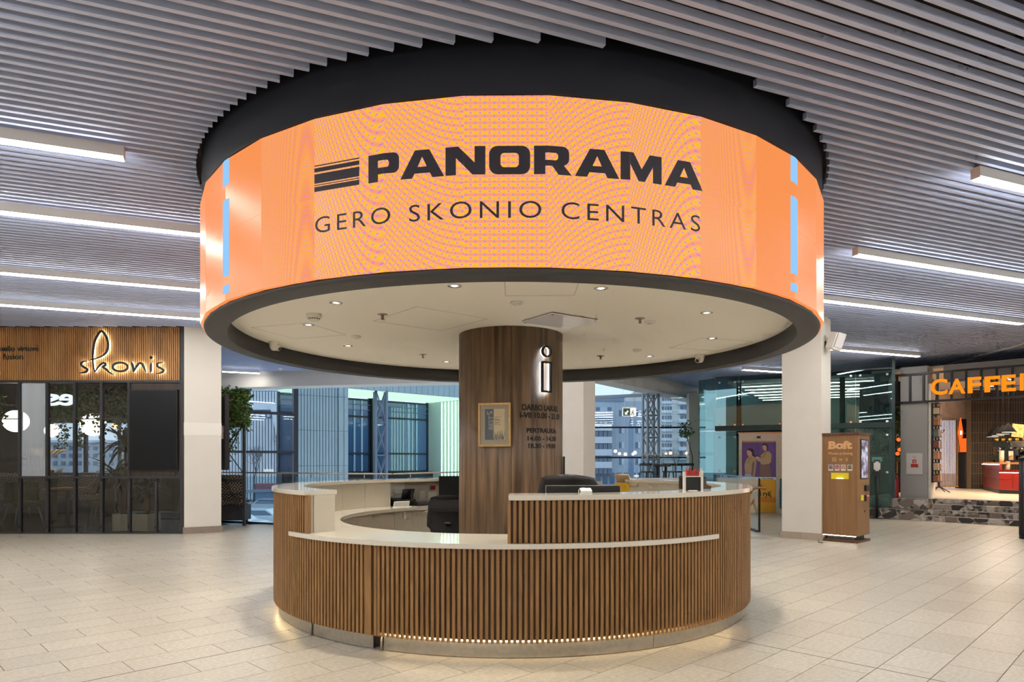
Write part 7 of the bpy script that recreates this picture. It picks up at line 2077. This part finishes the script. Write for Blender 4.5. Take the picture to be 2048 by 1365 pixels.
MB().obox((0, -0.14, 0.18), 0.10, 0.03, 0.24, 0, DEG(20)).build('front_plate', T['chrome'], r, True)
for k, (px, h) in enumerate(((1994, 0.30), (2006, 0.24))):
    Y = 17.05 - 0.1 * k
    r = empty('cup_stack', (ax(px, Y) + 0.30, Y + 0.25, ZCT if k == 0 else 1.02), 0, ('taller stack of paper cups on the counter', 'shorter stack of paper cups on the lower counter')[k], 'cups', 'stacks of paper cups')
    MB().lathe([(0.0005, 0.0), (0.045, 0.0), (0.055, 0.1), (0.05, h), (0.0005, h)], 16).build('cups', T['certcream'], r, True)
    for q in range(5): MB().lathe([(0.050, 0.1 + (h - 0.1) * q / 4 - 0.008), (0.058, 0.1 + (h - 0.1) * q / 4 - 0.004), (0.058, 0.1 + (h - 0.1) * q / 4), (0.048, 0.1 + (h - 0.1) * q / 4)], 16).build('rim', T['plastic'], r, True)
# cake display
r = empty('cake_display', (13.75, 16.75, 1.02), DEG(-45), 'glass cake display case on the lower counter at the right edge', 'display case')
MB().box(-0.55, 0.55, -0.25, 0.25, 0.0, 0.04).build('base', T['black'], r, True)
for z in (0.22, 0.42): MB().box(-0.53, 0.53, -0.22, 0.24, z, z + 0.012).build('glass_shelf', T['glass'], r, True)
MB().box(-0.55, 0.55, -0.25, -0.242, 0.04, 0.62).build('front_glass', T['glass'], r, True); MB().box(-0.55, -0.542, -0.25, 0.25, 0.04, 0.62).build('side_glass', T['glass'], r, True)
MB().box(-0.56, 0.56, -0.26, 0.26, 0.62, 0.65).build('top', T['black'], r, True)
MB().box(-0.5, 0.5, -0.02, 0.0, 0.605, 0.618).build('case_light', T['kstrip'], r, True)
cake = [mat('pastry_' + str(i), c, 0.7) for i, c in enumerate(((196, 150, 84), (224, 200, 170), (130, 80, 50), (230, 220, 210)))]
for z in (0.04, 0.232, 0.432):
    for k in range(6):
        q = Matrix.Rotation(DEG(-45), 2) @ Vector((-0.42 + 0.16 * k, -0.05))
        tag(MB().lathe([(0.0005, 0.0), (0.05, 0.0), (0.055, 0.04), (0.03, 0.065), (0.0005, 0.07)], 10, (13.75 + q.x, 16.75 + q.y)).build('pastry', cake[k % 4]), '%s pastry in the cake display, %s tier, %s from the left' % (('golden', 'cream', 'chocolate', 'white')[k % 4], 'bottom' if z < 0.1 else 'middle' if z < 0.3 else 'top', ('first', 'second', 'third', 'fourth', 'fifth', 'sixth')[k]), 'pastry', 'pastries in the display case')
for i, o in enumerate([o for o in COL.objects if o.name.split('.')[0] == 'pastry']): o.location.z = 1.02 + (0.04, 0.232, 0.432)[i // 6]
# cone pendants
for k, (px, py, Y) in enumerate(((1985, 868, 18.4), (1996, 865, 17.9), (2006, 862, 17.4), (2017, 858, 16.9))):
    c = at(px, py, Y)
    r = empty('cone_pendant', (c.x, c.y, c.z), 0, '%s black cone pendant over the red counter' % ('leftmost', 'second from left', 'third from left', 'rightmost')[k], 'lamp', 'cone pendants over the counter')
    MB().lathe([(0.175, -0.09), (0.02, 0.14), (0.015, 0.14), (0.165, -0.09)], 24).build('cone_shade', T['matt'] if 'matt' in T else T.setdefault('matt', mat('matt_black', (14, 13, 12), 0.9, spec=0.1)), r, True)
    MB().lathe([(0.0005, -0.086), (0.16, -0.086)], 20).build('lit_disc', glow('warm_disc', (1.0, 0.78, 0.5), 6.0) if k == 0 else bpy.data.materials['warm_disc'], r, True)
    MB().rod((0, 0, 0.13), (0, 0, 3.36 - c.z), 0.005, 6).build('cord', T['black'], r, True)
c = at(2036, 862, 17.6)
tag(MB().obox(tuple(c), 0.30, 0.03, 0.34, 0, 0, DEG(6)).build('menu_picture', mat('menu_print', (196, 150, 90), 0.6, vary=0.5, scale=14)), 'bright food poster behind the cone pendants', 'poster')
# unseen ceiling lamps added to brighten the cafe inside
for k, (s, t) in enumerate(((1.8, 2.0), (3.4, 2.0), (2.6, 4.2), (1.2, 3.8))):
    p = cf(s, t)
    r = empty('fill_track_lamp', (p[0], p[1], 3.36), DEG(45), 'added unseen track lamp on the coffee shop ceiling, %s' % ('near the entrance on the left', 'near the entrance on the right', 'over the counter', 'over the back left')[k], 'lamp', 'added track lamps brightening the coffee shop')
    MB().box(-0.5, 0.5, -0.02, 0.02, -0.03, 0.0).build('track', T['black'], r, True)
    sl = bpy.data.lights.new('fill_beam', 'SPOT'); sl.energy = 330; sl.color = (1.0, 0.80, 0.60); sl.spot_size = DEG(165); sl.spot_blend = 0.8; sl.shadow_soft_size = 0.05
    so = bpy.data.objects.new('fill_beam', sl); so.location = (0, 0.06, -0.17); so.parent = r; COL.objects.link(so)
    for q in (-0.35, 0.0, 0.35):
        MB().rod((q, 0, -0.03), (q, 0, -0.16), 0.04, 12).build('fill_body', T['black'], r, True)
        MB().rod((q, 0, -0.16), (q, 0, -0.164), 0.036, 12).build('fill_lens', T['fill_spot'] if 'fill_spot' in T else T.setdefault('fill_spot', glow('fill_lens', (1.0, 0.82, 0.62), 40.0)), r, True)
# plant with red lights left of the pier, extinguisher
c = Vector((9.70, 17.0))
r = empty('potted_tree', (c.x, c.y, 0.0), 0, 'dark leafy tree between the green glass and the grey pier', 'plant')
rnd = random.Random(11)
MB().lathe([(0.0005, 0), (0.18, 0), (0.22, 0.4), (0.20, 0.4), (0.16, 0.36), (0.0005, 0.36)], 18).build('pot', T['black'], r, True)
MB().tube([(0, 0, 0.3), (0.02, 0, 1.2), (0, 0.02, 2.2)], [0.03, 0.025, 0.015], 7).build('trunk', T['bark'], r, True)
m = MB(); leaves(m, 700, lambda: (rnd.gauss(0, 0.22), rnd.gauss(0, 0.22), rnd.uniform(1.25, 2.75)), 0.10, rnd, 0.3)
tag(m.build('foliage', T['leafdark'], r, True), kind='stuff')
T['redglow'] = glow('red_lantern', (1.0, 0.10, 0.02), 2.2)
for k, (px, py) in enumerate(((1797, 880), (1799, 900), (1795, 908))):
    c = at(px, py, 16.6)
    tag(MB().ball(tuple(c), 0.045, 12).build('red_lantern', T['redglow']), 'small glowing red lantern behind the leafy tree, %s' % ('uppermost', 'middle', 'lowest')[k], 'lamp', 'red lanterns')
p = Vector(cf(0.05, -0.22))
r = empty('fire_extinguisher', (p.x, p.y, ZK), 0, 'red fire extinguisher on the terrazzo plinth left of the grey pier', 'extinguisher')
MB().lathe([(0.0005, 0), (0.075, 0), (0.078, 0.02), (0.078, 0.40), (0.05, 0.46), (0.025, 0.48), (0.025, 0.52), (0.0005, 0.52)], 20).build('cylinder', mat('extinguisher_red', (150, 20, 22), 0.3), r, True)
MB().box(-0.05, 0.05, -0.012, 0.012, 0.52, 0.56).build('handle', T['black'], r, True)
MB().tube([(0.03, 0, 0.53), (0.10, 0, 0.48), (0.10, 0, 0.20)], 0.010, 6).build('hose', T['black'], r, True)
# foliage peeping out beside the slim far pillar
c = at(1371, 862, 19.7)
r = empty('leafy_branch', (c.x, 19.7, 0.0), 0, 'green leaves beside the slim white far pillar', 'plant')
rnd = random.Random(12); m = MB(); leaves(m, 120, lambda: (rnd.gauss(0, 0.09), rnd.gauss(0, 0.07), c.z + rnd.gauss(0, 0.12)), 0.09, rnd, 0.2)
tag(m.build('foliage', T['leaf'], r, True), kind='stuff'); MB().tube([(0.22, 0, 0.0), (0.20, 0, 1.4), (0, 0, c.z)], [0.02, 0.016, 0.008], 6).build('stem', T['bark'], r, True)
